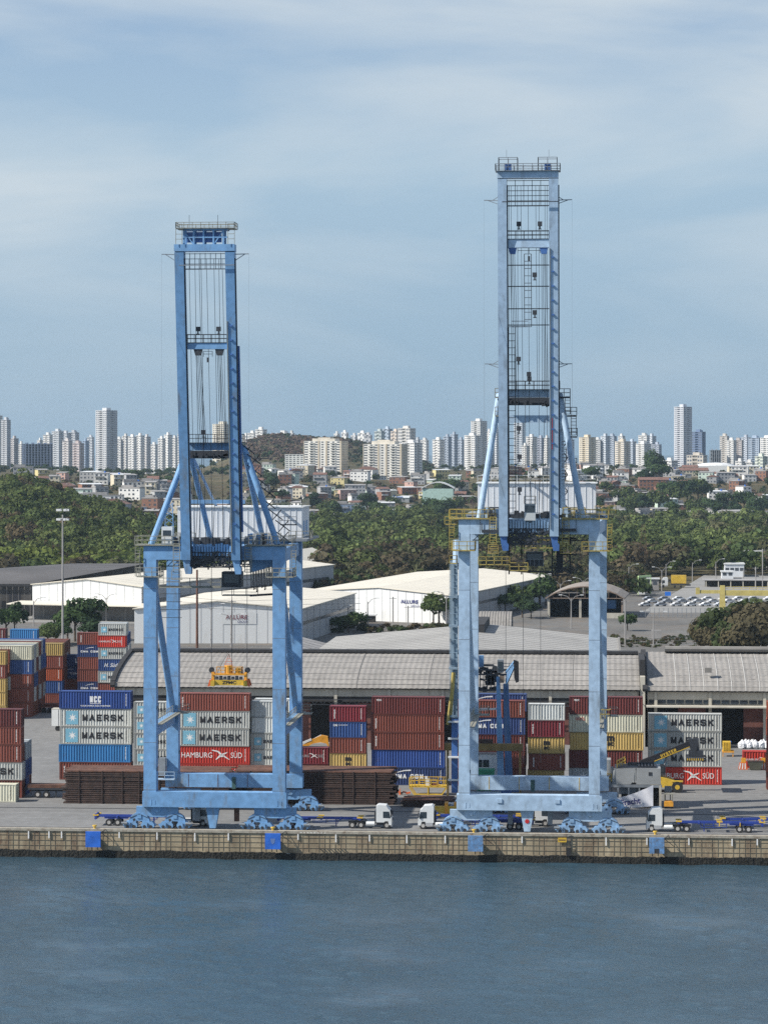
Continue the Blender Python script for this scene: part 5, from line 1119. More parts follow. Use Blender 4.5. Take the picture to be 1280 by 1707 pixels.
# excavator behind the low maroon container
gA = G(520, 1300); y = gA.y + 7; r = root('excavator', (gA.x, y, 0), 'yellow excavator arm folded behind the dark maroon containers', 'excavator')
p = [P(a, c, y) for a, c in ((504, 1243), (520, 1233), (536, 1226), (546, 1228), (549, 1250), (544, 1240), (534, 1238), (522, 1240), (508, 1247))]
MB().prism([(v.x, v.z) for v in p], y, y + .7).build('arm', 'orange_yellow', r)
b = MB(); a = P(512, 1236, y); b.cbox((a.x, y + .2, a.z), (1.6, .5, .35), ry=-.4); b.cbox((a.x + 1.8, y + .2, a.z + .7), (1.4, .3, .25), ry=-.5); b.build('hydraulic_ram', 'metal_white', r)
b = MB(); a = P(546, 1250, y); b.box(a.x - 2.4, a.x + 2.6, y - .8, y + 2, 1.0, a.z); b.build('body', 'yellow', r)
for yy in (-1.0, 1.6): MB().prism([(a.x - 3, .3), (a.x - 2.6, 0), (a.x + 2.6, 0), (a.x + 3, .3), (a.x + 3, .8), (a.x + 2.6, 1.1), (a.x - 2.6, 1.1), (a.x - 3, .8)], y + yy, y + yy + .6).build('track', 'dark_steel', r)
# white office container, green bin, shaded yellow beam behind the small gantry
gA, gB = G(789, 1313), G(829, 1313); y = gA.y - .5; r = root('site_office', ((gA.x + gB.x) / 2, y, 0), 'white site office container with two windows behind the right crane leg', 'office')
MB().box(gA.x, gB.x, y - 2.4, y, 0.2, 5.8).build('wall', 'house_white', r); MB().box(gA.x - .1, gB.x + .1, y - 2.5, y + .1, 5.8, 5.9).build('roof', 'slab_grey', r)
for px in (799.5, 811): MB().box(X(px, y) - .5, X(px, y) + .5, y - 2.44, y - 2.4, 3.7, 4.9).build('window', 'glass', r)
gA, gB = G(796, 1318), G(824.5, 1318); y = gA.y - 3.6; r = root('waste_container', ((gA.x + gB.x) / 2, y, 0), 'green steel waste container behind the rear sill of the right crane', 'bin')
b = MB().box(gA.x, gB.x, y, y + 2.2, .3, 3.7); b.build('body', 'green', r); MB().box(gA.x - .1, gB.x + .1, y - .08, y + 2.3, 3.5, 3.8).build('rim', 'green', r)
b = MB(); 
for px in (806, 815): b.box(X(px, y) - .06, X(px, y) + .06, y - .06, y, .3, 3.5)
b.build('rib', 'green', r)
y = 441; x0, x1 = X(741, y), X(872, y); r = root('lifting_beam', ((x0 + x1) / 2, y, 0), 'long shaded yellow lifting beam on posts between crane leg and gantry', 'beam')
MB().box(x0, x1, y, y + .7, Z(1252, 800, y), Z(1240, 800, y)).build('beam', mat('shaded_yellow', (.22, .15, .05), .7, var=.3), r)  # yellow darkened in the colour for the shadow the beam stands in
b = MB()
for x in (x0 + .5, x1 - .5): b.beam((x, y + .3, 0), (x, y + .3, Z(1251, 800, y)), .35)
b.build('post', MT['shaded_yellow'], r)
MB().box(X(799, y), X(822, y), y + .1, y + .6, Z(1240, 800, y), Z(1233, 800, y)).build('trolley', 'dark_rust', r)
# small blue gantry crane
y = 444.0
def q_(px, py, yy=None): yy = yy or y; return P(px, py, yy)
r = root('gantry_crane', (q_(838, 1300).x, y, 0), 'small blue harbour gantry crane standing behind the left leg of the right crane', 'crane')
b = MB(); a, c = q_(835.5, 1290), q_(830, 1128); b.beam((a.x, y, 0), (c.x, y, c.z), 1.25, 1.2, w2=.55, h2=.7); b.build('leg', 'blue_crane', r)
b = MB(); a, c = q_(849, 1290, y + 6), q_(843, 1140, y + 6); b.beam((a.x, y + 6, 0), (c.x, y + 6, c.z), 1.25, 1.2, w2=.85, h2=.8); b.build('leg', mat('gantry_blue', (.07, .16, .34), .5, var=.2), r)
for a, cc in ((835.5, 0), (849, 6)): MB().box(q_(a, 1300, y + cc).x - 1.6, q_(a, 1300, y + cc).x + 1.6, y + cc - .6, y + cc + .6, 0, .9).build('wheel_bogie', 'deep_blue', r)
b = MB(); x0, x1 = q_(797, 1120).x, q_(846, 1120).x
for py in (1117, 1124.5, 1151): z = q_(800, py).z; b.box(x0, x1 if py < 1150 else q_(826, 1150).x, y - .2, y + .3, z - .12, z + .12)
for px in (800, 806, 812, 818, 824): b.beam((q_(px, 1).x, y, q_(px, 1151).z), (q_(px, 1).x, y, q_(px, 1117).z), .14)
b.build('bridge_frame', 'dark_steel', r)
q2 = random.Random(8); b = MB()
for k in range(26): px, py = q2.uniform(799, 832), q2.uniform(1114, 1150); v = q_(px, py, y + 1); b.cbox(tuple(v), (q2.uniform(.3, 1.5), .6, q2.uniform(.2, 1.0)), ry=q2.uniform(-.3, .3))
b.build('hoist_machinery', 'dark_steel', r)
v = q_(814, 1110); b = MB(); b.cbox((v.x, y + 1, v.z), (1.6, .5, .35)); b.cbox((v.x - 1, y + 1, v.z - .5), (1.0, .5, .3)); b.build('sheave', 'dark_steel', r)
b = MB(); b.box(q_(829, 1).x, q_(839, 1).x, y - .5, y + 1.5, q_(830, 1121).z, q_(830, 1100).z); oc = b.build('operator_cabin', 'grey_steel', r); MB().box(q_(830, 1).x, q_(838, 1).x, y - .55, y - .5, q_(830, 1119).z, q_(830, 1103).z).build('window', 'glass', oc)
MB().box(q_(797, 1).x, q_(805, 1).x, y + 2, y + 3.4, q_(800, 1114).z, q_(800, 1095).z).build('motor_box', 'blue_crane', r)
MB().box(q_(833, 1).x, q_(840, 1).x, y - .6, y + 1.5, q_(833, 1138).z, q_(833, 1127).z).build('end_box', 'shed_brown', r)
b = MB()   # lattice boom running away and up to the right
p0, p1 = q_(843, 1140), q_(857, 1103, y - 4); dz = Vector((0, 0, 1.8))
b.beam(p0 + dz, p1, .22); b.beam(p0 - dz * .2, p1 - dz * .5, .22)
for k in range(7): t0, t1 = k / 6, min(1, (k + .5) / 6); b.beam((p0 + dz).lerp(p1, t0), (p0 - dz * .2).lerp(p1 - dz * .5, t1), .14); b.beam((p0 + dz).lerp(p1, t0), (p0 - dz * .2).lerp(p1 - dz * .5, t0), .14)
b.build('lattice_boom', 'blue_crane', r)
MB().prism([(p1.x - .1, p1.z + .3), (p1.x + .7, p1.z), (p1.x + .75, p1.z - 3.2), (p1.x + .3, p1.z - 3.4), (p1.x, p1.z - 2.6)], y - 4.3, y - 3.7).build('cable_chain', 'black_ink', r)
b = MB(); b.rail([(q_(839, 1).x, y, q_(1, 1101).z - 1), (q_(858, 1).x, y, q_(1, 1101).z - 1)], h=1.0, r=.05, step=.8); b.build('railing', 'grey_steel', r)
v0, v1 = q_(797, 1183), q_(828, 1182); MB().beam(v0, v1, .3).build('tie_rod', 'white_paint', r)
# ---------------------------------------------------------------- warehouses
def vault(name, px0, px1, label, Y0=520.0, Y1=562.0, ze=10.7, zr=15.9, right_open=True, vent=(None, None), grid=False):
    x0, x1 = X(px0, Y0), X(px1, Y0); r = root(name, ((x0 + x1) / 2, Y0, 0), label, 'warehouse', 'grey vaulted harbour sheds')
    n = 14; yc = (Y0 + Y1) / 2; hw = (Y1 - Y0) / 2 + .9
    prof = [(yc - hw * math.cos(math.pi * k / n), ze + (zr - ze) * (.55 * math.sin(math.pi * k / n) + .45 * (1 - abs(math.cos(math.pi * k / n))))) for k in range(n + 1)]
    b = MB(); m = max(2, int((x1 - x0) / 1.05)); vs = []
    xs = []
    for i in range(m): a = x0 + (x1 - x0) * i / m; w = (x1 - x0) / m; xs += [(a, 0), (a + w * .5, .06)]
    xs.append((x1, 0))
    for x, d in xs:
        for (y, z) in prof: vs.append((x, y, z + d))
    fs = [(i * (n + 1) + j, (i + 1) * (n + 1) + j, (i + 1) * (n + 1) + j + 1, i * (n + 1) + j + 1) for i in range(len(xs) - 1) for j in range(n)]
    b.add(vs, fs)
    roof = b.build('roof', 'asbestos', r)
    b = MB()      # sheet laps and bay joints
    for j in range(1, 7):
        y, z = prof[j]; b.box(x0, x1, y - .05, y + .06, z + .06, z + .10)
    k = x0 + 5.5; q = random.Random(int(px0))
    while k < x1 - 3:
        for (ya, za), (yb, zb) in zip(prof[:7], prof[1:8]):
            b.quad((k, ya, za + .105), (k + .12, ya, za + .105), (k + .12, yb, zb + .105), (k, yb, zb + .105))
        k += q.choice((6.8, 6.8, 13.6)) if not grid else 2.6
    b.build('roof_seams', 'asbestos_seam' if not grid else mat('seam_light', (.5, .49, .46), .9), roof)
    if grid:
        for px, py in ((1160, 1136), (1253, 1136), (1180, 1117)):
            p = P(px, py, Y0 + 3.2); MB().cbox((p.x, Y0 + 2.6, p.z), (1.3, .9, .9)).build('roof_patch', 'asbestos_seam', roof)
    # end arch rim
    b = MB()
    for (ya, za), (yb, zb) in zip(prof, prof[1:]):
        b.beam((x0 - .25, ya, za + .1), (x0 - .25, yb, zb + .1), .9, .8)
    b.build('arched_rim', 'black_felt', r)
    b = MB().add([(x0 + .2, y, z) for y, z in prof] + [(x0 + .2, Y1, 0), (x0 + .2, Y0, 0)], [tuple(range(n + 3))]); b.add([(x1 - .2, y, z) for y, z in prof] + [(x1 - .2, Y1, 0), (x1 - .2, Y0, 0)], [tuple(range(n + 3))]); b.build('end_wall', 'cream_wall', r)
    # ridge vent
    v0, v1 = (X(vent[0], yc), X(vent[1], yc)) if vent[0] is not None else (x0, x1)
    b = MB(); b.box(v0, v1, yc - 1.6, yc + 1.6, zr + .05, zr + (.55 if not grid else 1.0)); b.build('ridge_vent', 'black_felt', r)
    if grid:
        b = MB().tube((v0, yc - 1.5, zr + .75), (v1, yc - 1.5, zr + .75), .55, 8); b.build('vent_hood', 'asbestos_seam', r)
    # gutter, concrete frieze, clerestory, piers, canopy, wall
    zf = ze - 2.25
    MB().box(x0, x1, Y0 - .6, Y0 - .1, ze - .22, ze + .02).build('gutter', 'black_felt', r)
    MB().box(x0 + .3, x1 - .2, Y0, Y0 + .3, zf + .6, ze - .23).build('frieze', 'cream_wall', r)
    b = MB(); k = x0 + 1.5
    while k < x1: b.box(k, k + .55, Y0 - .3, Y0 - .003, 0, ze - .24); k += 10.15
    b.build('pier', 'cream_wall', r)
    b = MB(); k = x0 + .5
    while k < x1 - 1.8: b.box(k, k + 1.45, Y0 - .02, Y0 + .1, zf - .25, zf + .45); k += 1.7
    if grid: b.build('clerestory_window', 'glass', r)
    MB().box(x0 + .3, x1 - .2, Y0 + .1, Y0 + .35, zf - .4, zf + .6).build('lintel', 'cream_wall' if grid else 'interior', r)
    if grid: MB().box(x0, x1, Y0 - 3.0, Y0 - .31, zf - .7, zf - .45).build('canopy', 'cream_wall', r)
    else:
        b = MB(); k = x0
        while k < x1: b.beam((k, Y0 - .6, zf - .9), (k + .8, Y0 - .6, zf + .0), .08); b.beam((k + .8, Y0 - .6, zf), (k + 1.6, Y0 - .6, zf - .9), .08); k += 1.6
        b.beam((x0, Y0 - .6, zf + .05), (x1, Y0 - .6, zf + .05), .12); b.beam((x0, Y0 - .6, zf - .9), (x1, Y0 - .6, zf - .9), .12); b.build('lattice_beam', 'dark_steel', r)
    b = MB(); k = x0 + .3; q = random.Random(9); wl = []
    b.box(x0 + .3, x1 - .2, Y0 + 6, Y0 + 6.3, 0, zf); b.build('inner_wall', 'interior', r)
    k = x0 + 6
    while k < x1 - 6: w = q.uniform(4, 6.5); MB().box(k, k + w, Y0 + 1.5, Y0 + 1.8, 0, zf - .7).build('brick_wall', 'brick', r); k += q.uniform(10, 16)
    MB().box(x0 + .3, x1 - .2, Y0 + .4, Y1, 0.003, .08).build('floor', 'slab_grey', r)
    return r
vault('vaulted_warehouse', 191, 1066, 'long grey vaulted warehouse with black ridge behind the containers')
vault('vaulted_warehouse', 1077, 1400, 'grey vaulted warehouse with clerestory windows and canopy at the far right', ze=10.6, zr=16.3, vent=(1108, 1410), grid=True)
x = X(1071, 520); r = root('parapet_wall', (x, 530, 0), 'black capped parapet between the two vaulted warehouses', 'wall')
MB().box(x - .45, x + .45, 519.4, 545, 0, 13.2).build('wall', 'cream_wall', r); MB().box(x - .5, x + .5, 522, 540, 13.2, 16.2).build('cap', 'black_felt', r)
# white bulk bags and blue bin in the right warehouse opening
q = random.Random(3)
BAGN = {px: ('first', 'second', 'third', 'fourth', 'fifth', 'sixth', 'seventh', 'eighth')[k] for k, px in enumerate(sorted((1237, 1248, 1259, 1269, 1279, 1243, 1254, 1273)))}
for i, px in enumerate((1237, 1248, 1259, 1269, 1279, 1243, 1254, 1273)):
    y = 518.2 + (i >= 5) * 1.2; c = (X(px, y), y, 0)
    b = MB(); sg = 10; lv = ((0, .55), (.25, .72), (.8, .74), (1.15, .62), (1.35, .3), (1.6, .12)); vs = []
    for z, rr in lv:
        for k in range(sg): t = k * 2 * math.pi / sg; f = rr * 1.05 * (1 + q.uniform(-.16, .16)); vs.append((c[0] + f * math.cos(t), c[1] + f * math.sin(t), z * 1.0 + q.uniform(0, .12)))
    fs = [(j * sg + k, j * sg + (k + 1) % sg, (j + 1) * sg + (k + 1) % sg, (j + 1) * sg + k) for j in range(len(lv) - 1) for k in range(sg)] + [tuple(range(sg))[::-1], tuple(range((len(lv) - 1) * sg, len(lv) * sg))]
    o = b.add(vs, fs).build('bulk_bag', 'bag_white'); tag(o, f'white bulk bag in the right warehouse opening, {BAGN[px]} from left', 'bag', 'white bulk bags by the warehouse')
x = X(1213, 519); r = root('waste_bin', (x, 519, 0), 'blue bin standing in the dark opening of the right warehouse', 'bin')
b = MB(); b.prism([(x - .48, .12), (x + .48, .12), (x + .58, 1.15), (x - .58, 1.15)], 518.4, 519.5); b.build('body', 'road_sign_blue', r); MB().box(x - .62, x + .62, 518.35, 519.55, 1.15, 1.27).build('lid', 'road_sign_blue', r)
g_ = G(1205, 1262); r = root('generator', (g_.x + .7, g_.y, 0), 'small yellow ribbed generator on a stand right of the grey containers', 'generator')
b = MB(); b.box(g_.x, g_.x + 1.4, g_.y, g_.y + 2, 1.1, 2.7)
for k in range(5): b.box(g_.x + .1 + k * .28, g_.x + .2 + k * .28, g_.y - .06, g_.y, 1.2, 2.6)
b.build('housing', 'yellow', r); b = MB(); b.box(g_.x - .1, g_.x + 2.0, g_.y, g_.y + 2, .75, 1.08)
for a in (g_.x, g_.x + 1.8): b.beam((a, g_.y + .2, 0), (a, g_.y + .2, .8), .14)
b.build('stand', 'orange_yellow', r)
g_ = G(1246, 1284); r = root('skip', (g_.x + 1.3, g_.y, 0), 'dark open skip in front of the bright red container at far right', 'skip')
MB().prism([(g_.x, 1.5), (g_.x + 2.7, 1.5), (g_.x + 2.2, .1), (g_.x + .4, .1)], g_.y - .5, g_.y + 1).build('body', mat('skip_green', (.07, .07, .05), .8, var=.3), r)
MB().box(g_.x - .05, g_.x + 2.75, g_.y - .55, g_.y + 1.05, 1.5, 1.6).build('rim', 'dark_rust', r)
for i, px in enumerate((1238, 1271)):
    g_ = G(px, 1283); r = root('barrier', (g_.x, g_.y, 0), ('orange and white striped barrier left of the dark skip', 'orange and white striped barrier right of the dark skip')[i], 'barrier', 'striped barriers by the skip')
    MB().prism([(g_.x - .8, 0), (g_.x + .9, 0), (g_.x + .5, 1.2), (g_.x - .6, 1.2)], g_.y - .3, g_.y).build('panel', 'orange', r)
    b = MB()
    for k in range(3): b.add([(g_.x - .7 + k * .5, g_.y - .31, .1), (g_.x - .5 + k * .5, g_.y - .31, .1), (g_.x - .3 + k * .4, g_.y - .31, 1.1), (g_.x - .5 + k * .4, g_.y - .31, 1.1)], [(0, 1, 2, 3)])
    b.build('stripe', 'white_ink', r); MB().box(g_.x - .3, g_.x + .5, g_.y - .25, g_.y + .1, 1.2, 2.0).build('lamp_box', 'orange_yellow', r)

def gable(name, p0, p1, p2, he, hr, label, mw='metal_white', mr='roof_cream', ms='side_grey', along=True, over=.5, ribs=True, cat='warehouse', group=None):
    """p0-p1: front edge on the ground; p1-p2: right side. ridge runs parallel to p1-p2 (along) or to p0-p1"""
    p0, p1, p2 = [Vector((p[0], p[1], 0)) for p in (p0, p1, p2)]; d = p2 - p1; p3 = p0 + d
    r = root(name, tuple((p0 + p1) / 2), label, cat, group); up = lambda p, z: p + Vector((0, 0, z))
    f = (p1 - p0)
    if along:
        m0, m1 = (p0 + p1) / 2, (p3 + p2) / 2
        wall = MB().add([p0, p1, up(p1, he), up(m0, hr), up(p0, he)], [(0, 1, 2, 3, 4)]).build('front_wall', mw, r); MB().add([p3, p2, up(p2, he), up(m1, hr), up(p3, he)], [(4, 3, 2, 1, 0)]).build('rear_wall', mw, r)
        sw = MB().add([p1, p2, up(p2, he), up(p1, he)], [(0, 1, 2, 3)]).build('side_wall', ms, r); MB().add([p0, p3, up(p3, he), up(p0, he)], [(3, 2, 1, 0)]).build('side_wall', ms, r)  # side walls in darker grey: their shade is put into the colour
        nb_ = Vector((d.y, -d.x, 0)).normalized() * .08; b = MB(); e0, e1 = p1 + d * .03 + nb_, p1 + d * .97 + nb_; b.add([up(e0, he * .52), up(e1, he * .52), up(e1, he * .62), up(e0, he * .62)], [(0, 1, 2, 3)]); b.build('window_band', 'window_dark', sw)
        for i in range(1, 9):
            e = p1 + d * (i / 9) + nb_; ee = d.normalized() * .15; MB().add([e - ee, e + ee, up(e + ee, he - .2), up(e - ee, he - .2)], [(0, 1, 2, 3)]).build('downpipe', 'slab_grey', sw)
        fn, dn = f.normalized() * over, d.normalized() * over; t = .25
        b = MB()
        for e0, e1, sg in ((p1, p2, 1), (p0, p3, -1)):
            a, c, g2, h = up(e0 + fn * sg - dn, he), up(e1 + fn * sg + dn, he), up(m1 + dn, hr), up(m0 - dn, hr)
            vs = [a, c, g2, h] + [v + Vector((0, 0, t)) for v in (a, c, g2, h)]
            b.add(vs, [(0, 1, 2, 3), (7, 6, 5, 4), (0, 4, 5, 1), (1, 5, 6, 2), (2, 6, 7, 3), (3, 7, 4, 0)])
        rf = b.build('roof', mr, r)
        if ribs:
            b = MB(); n = int(f.length / 3.0)
            for i in range(1, n):
                t = i / n; q0 = p0 + f * t; zt = he + (hr - he) * (1 - abs(2 * t - 1)); dd = d.normalized() * -.06; ff = f.normalized() * .07
                b.add([q0 + dd - ff, q0 + dd + ff, up(q0 + dd + ff, zt), up(q0 + dd - ff, zt)], [(0, 1, 2, 3)])
            b.build('panel_seams', mat('seam_grey', (.5, .5, .5), .7), wall)
            b = MB(); n = int(d.length / 7)
            for i in range(1, n):
                for e, sg in ((m0, 0),):
                    q0 = d * (i / n); ww = d.normalized() * .1
                    for ea, eb in ((up(p1 + fn, he), up(m0, hr)), (up(p0 - fn, he), up(m0, hr))):
                        z = Vector((0, 0, .27)); b.add([ea + q0 - ww + z, ea + q0 + ww + z, eb + q0 + ww + z, eb + q0 - ww + z], [(0, 1, 2, 3)])
            b.build('roof_seams', mat('roof_seam', (.62, .59, .52), .7), rf)
    return r
mat('sign_maroon', (.17, .03, .05), .6)
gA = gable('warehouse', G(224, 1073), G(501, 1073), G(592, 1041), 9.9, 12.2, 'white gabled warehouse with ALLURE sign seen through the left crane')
def on_front(r, p0, p1, t, z, me, off=.12):
    p0, p1 = Vector(p0), Vector(p1); f = p1 - p0; o = put('lettering', me, r, p0 + f * t + Vector((0, 0, z)) + Vector((f.y, -f.x, 0)).normalized() * off - Vector(r.location)); o.rotation_euler = (0, 0, math.atan2(f.y, f.x)); return o
p0, p1 = G(224, 1073), G(501, 1073)
pl = MB().quad((0, 0, 0), (9.8, 0, 0), (9.8, 0, 3.4), (0, 0, 3.4)).mesh('sign_board', 'white_paint'); on_front(gA, p0, p1, (371 - 224) / 277, 5.6, pl, .10).name = 'sign_board'
s_ = sc(390, p0.y)
on_front(gA, p0, p1, (376 - 224) / 277, 7.0, text_mesh('ALLURE', 'sign_maroon', .015, width=37 * s_, height=1.25), .2)
on_front(gA, p0, p1, (396 - 224) / 277, 5.95, text_mesh('GROUP', 'navy_ink', .005, width=17 * s_, height=.7), .2)
p0, p1 = G(508, 1031), G(757, 1041)
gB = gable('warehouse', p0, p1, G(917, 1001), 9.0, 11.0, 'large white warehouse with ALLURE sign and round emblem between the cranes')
s_ = sc(690, p0.y)
on_front(gB, p0, p1, (670 - 508) / 249, 6.2, text_mesh('ALLURE', 'navy_ink', .02, width=34 * s_, height=1.2), .2); on_front(gB, p0, p1, (687 - 508) / 249, 5.0, text_mesh('GROUP', 'navy_ink', .005, width=16 * s_, height=.7), .2)
on_front(gB, p0, p1, (563 - 508) / 249, 7.6, MB().tube((0, 0, 0), (0, -.06, 0), 1.4, 20).mesh('emblem_disc', 'side_grey'), .15).name = 'emblem'
on_front(gB, p0, p1, (563 - 508) / 249, 7.6, STARM, .28).name = 'emblem_star'
gC = gable('warehouse', G(54, 1031), G(236, 1036), G(556, 990), 11.2, 13.4, 'white warehouse with lean-to canopy behind the light mast')
p0, p1 = G(54, 1031), G(236, 1036); d = Vector((p1.y - p0.y, p0.x - p1.x, 0)).normalized()
a, c = p0 + Vector((-4, 0, 5.6)), p1 + Vector((6, 0, 5.6)); b = MB(); e = d * 9 - Vector((0, 0, .5)); b.add([a, c, c + e, a + e, a + Vector((0, 0, .35)), c + Vector((0, 0, .35)), c + e + Vector((0, 0, .3)), a + e + Vector((0, 0, .3))], [(3, 2, 1, 0), (4, 5, 6, 7), (0, 1, 5, 4), (1, 2, 6, 5), (2, 3, 7, 6), (3, 0, 4, 7)]); b.build('canopy', 'roof_cream', gC)
b = MB(); w = d * .15
b.add([p0 + w, p1 + w, p1 + w + Vector((0, 0, 5.3)), p0 + w + Vector((0, 0, 5.3))], [(0, 1, 2, 3)]); b.build('lower_wall', mat('low_wall', (.20, .19, .18), .9, var=.2, scale=.2), gC)
b = MB()
for t in (.1, .35, .6, .85): q0 = p0.lerp(p1, t) + d * .3; b.add([q0, q0 + Vector((4.5, 0, 0)), q0 + Vector((4.5, 0, 4.2)), q0 + Vector((0, 0, 4.2))], [(0, 1, 2, 3)])
b.build('roller_door', 'slab_grey', gC)
gable('warehouse', G(430, 975), G(505, 976), G(556, 966), 9, 13.5, 'distant white warehouse roof right of the left crane', ribs=False)
# dark warehouse far left
p0, p1, p2 = G(-90, 1027), G(52, 1027), G(240, 985); r = root('warehouse', ((p0.x + p1.x) / 2, p0.y, 0), 'dark old warehouse with black corrugated roof at the left edge', 'warehouse')
hx = 10.8
b = MB().add([(p0.x, p0.y, 0), (p1.x, p1.y, 0), (p1.x, p1.y, hx), (p0.x, p0.y, hx)], [(0, 1, 2, 3)]); b.add([(p1.x, p1.y, 0), (p2.x, p2.y, 0), (p2.x, p2.y, hx), (p1.x, p1.y, hx)], [(0, 1, 2, 3)]); wl = b.build('wall', mat('dark_wall', (.085, .08, .075), .9, var=.25, scale=.12, stain=(.05, .045, .04), stain_amt=.6, streak=True), r)
dd = Vector((p2.x - p1.x, p2.y - p1.y, 0)); q3 = Vector((p0.x, p0.y, 0)) + dd
b = MB(); e = 1.2
b.add([(p0.x, p0.y - e, hx + .1), (p1.x + e, p1.y - e, hx + .1), (p2.x + e, p2.y, hx + .1), (q3.x, q3.y, hx + .1), (p0.x, p0.y + 42, hx + 3.0), (p1.x + 20, p1.y + 42, hx + 3.0)], [(0, 1, 5, 4), (1, 2, 5), (4, 5, 2, 3)]); b.build('roof', 'roof_dark', r)
MB().box(p0.x, p1.x + e, p0.y - e - .05, p0.y - e + .2, hx - .6, hx + .1).build('fascia', 'black_felt', r)
b = MB(); 
for px in (15, -30): b.box(X(px, p0.y), X(px + 20, p0.y), p0.y - .1, p0.y, 0, 7.5)
b.build('door', 'black_ink', wl)
b = MB()
for k in range(8): b.box(X(40, p0.y) + k * 2.0 - 8, X(40, p0.y) + k * 2.0 - 7.7, p0.y - .15, p0.y, 0, 10)
b.build('pier', 'dark_wall' if False else MT['dark_wall'], wl)
# grey low-pitched roof in the middle with ridge running inland
def ridge_roof(name, px0, px1, Yn, Yf, pr, ze, zr, label, m='roof_grey'):
    xl, xr, xm = X(px0, Yf), X(px1, Yf), X(pr, Yf); r = root(name, ((xl + xr) / 2, Yn, 0), label, 'warehouse')
    b = MB().add([(xl, Yn, ze), (xm, Yn, zr), (xm, Yf, zr), (xl, Yf, ze)], [(0, 1, 2, 3)]); b.add([(xr, Yn, ze), (xm, Yn, zr), (xm, Yf, zr), (xr, Yf, ze)], [(0, 1, 2, 3)]); rf = b.build('roof', m, r)
    b = MB(); n = int((Yf - Yn) / 6)
    for i in range(1, n * 2):
        y = Yn + (Yf - Yn) * i / (n * 2)
        for xa in (xl, xr): w = .18 if i % 2 else .55; b.add([(xa, y, ze + .06), (xa, y + w, ze + .06), (xm, y + w, zr + .06), (xm, y, zr + .06)], [(0, 1, 2, 3)])
    b.build('roof_seams', mat('roof_seam_dark', (.20, .195, .19), .9), rf)
    b = MB().box(xl + .5, xr - .5, Yn + .5, Yf - .5, 0, ze - .1); b.build('wall', 'cream_wall', r)
    b = MB().add([(xl + .3, Yf - .3, ze - .1), (xr - .3, Yf - .3, ze - .1), (xm, Yf - .3, zr - .1)], [(0, 1, 2)]); b.add([(xl + .3, Yn + .3, ze - .1), (xr - .3, Yn + .3, ze - .1), (xm, Yn + .3, zr - .1)], [(0, 1, 2)]); b.build('gable_wall', 'cream_wall', r)
    MB().beam((xr, Yn, ze + .1), (xr, Yf, ze + .1), .5, .4).build('edge_trim', 'asbestos_seam', rf)
    if m == 'roof_grey': MB().box(xm - 1.6, xm + 1.6, Yf - 34, Yf - 2, zr - .3, zr + 1.9).build('ridge_vent', 'black_felt', r)
    return r
ridge_roof('low_warehouse', 560, 1031, 585, 712, 806, 7.4, 11.0, 'wide low warehouse with ribbed grey gable roof behind the vaulted shed')
ridge_roof('low_warehouse', 462, 552, 590, 700, 500, 6.2, 8.2, 'plain dark grey roof between the left crane and the ribbed roof', 'slab_grey')
# small white vault
Y0 = 762; x0, x1 = X(797, Y0), X(852, Y0); r = root('small_vault_shed', ((x0 + x1) / 2, Y0, 0), 'small white ribbed barrel shed behind the right crane left leg', 'shed')
n = 12; D = 16; b = MB(); vs = []
for i in range(2):
    for k in range(n + 1): t = math.pi * k / n; vs.append(((x0, x1)[i], Y0 + D / 2 - D / 2 * math.cos(t), 6.2 + 4.6 * math.sin(t)))
b.add(vs, [(k, k + 1, n + 2 + k, n + 1 + k) for k in range(n)]); rf = b.build('roof', 'asbestos', r)
b = MB()
for i in range(1, 12):
    xx = x0 + (x1 - x0) * i / 12
    for k in range(n // 2 + 1): t0, t1 = math.pi * k / n, math.pi * (k + 1) / n; b.beam((xx, Y0 + D / 2 - D / 2 * math.cos(t0), 6.25 + 4.6 * math.sin(t0)), (xx, Y0 + D / 2 - D / 2 * math.cos(t1), 6.25 + 4.6 * math.sin(t1)), .12)
b.build('ribs', 'asbestos_seam', rf)
MB().box(x0, x1, Y0 + .3, Y0 + D - .3, 0, 6.2).build('wall', 'metal_white', r)
MB().add([(x1 - .05, y, z) for _, y, z in vs[n + 1:]] + [(x1 - .05, Y0 + D, 0), (x1 - .05, Y0, 0)], [tuple(range(n + 3))]).build('end_wall', 'dark_steel', r)
# open arched shed
p0, p1 = G(914, 1030), G(1036, 1034); Y0 = p0.y; x0, x1 = p0.x, p1.x; r = root('open_shed', ((x0 + x1) / 2, Y0, 0), 'open fronted shed with brown arched roof behind the right crane leg', 'shed')
n = 10; D = 34; arch = [(x0 - 1 + (x1 - x0 + 2) * k / n, 6.6 + 4.0 * math.sin(math.pi * k / n) ** .8) for k in range(n + 1)]
vs = []; 
for yy, sh in ((Y0 - 1, 0), (Y0 + D, 2)): vs += [(x + sh, yy, z) for x, z in arch]
b = MB().add(vs, [(k, k + 1, n + 2 + k, n + 1 + k) for k in range(n)]); vs2 = [(a, c, z - .35) for a, c, z in vs]; b.add(vs2, [(k, k + 1, n + 2 + k, n + 1 + k) for k in range(n)]); b.build('roof', mat('shed_roof', (.27, .235, .20), .9, var=.15, scale=.3, stain=(.15, .12, .1), stain_amt=.6), r)
b = MB()
for k in range(n): b.beam((arch[k][0], Y0 - 1.05, arch[k][1] - .1), (arch[k + 1][0], Y0 - 1.05, arch[k + 1][1] - .1), .35)
for k in range(1, n): b.beam((arch[k][0], Y0 - .8, 6.6), (arch[k][0], Y0 - .8, arch[k][1]), .12)
b.beam((x0, Y0 - .8, 6.6), (x1, Y0 - .8, 6.6), .25); b.build('roof_truss', 'shed_brown', r)
MB().box(x0, x1, Y0 + 26, Y0 + 26.3, 0, 6.8).box(x0, x0 + .4, Y0, Y0 + 26, 0, 6.5).build('back_wall', 'interior', r)
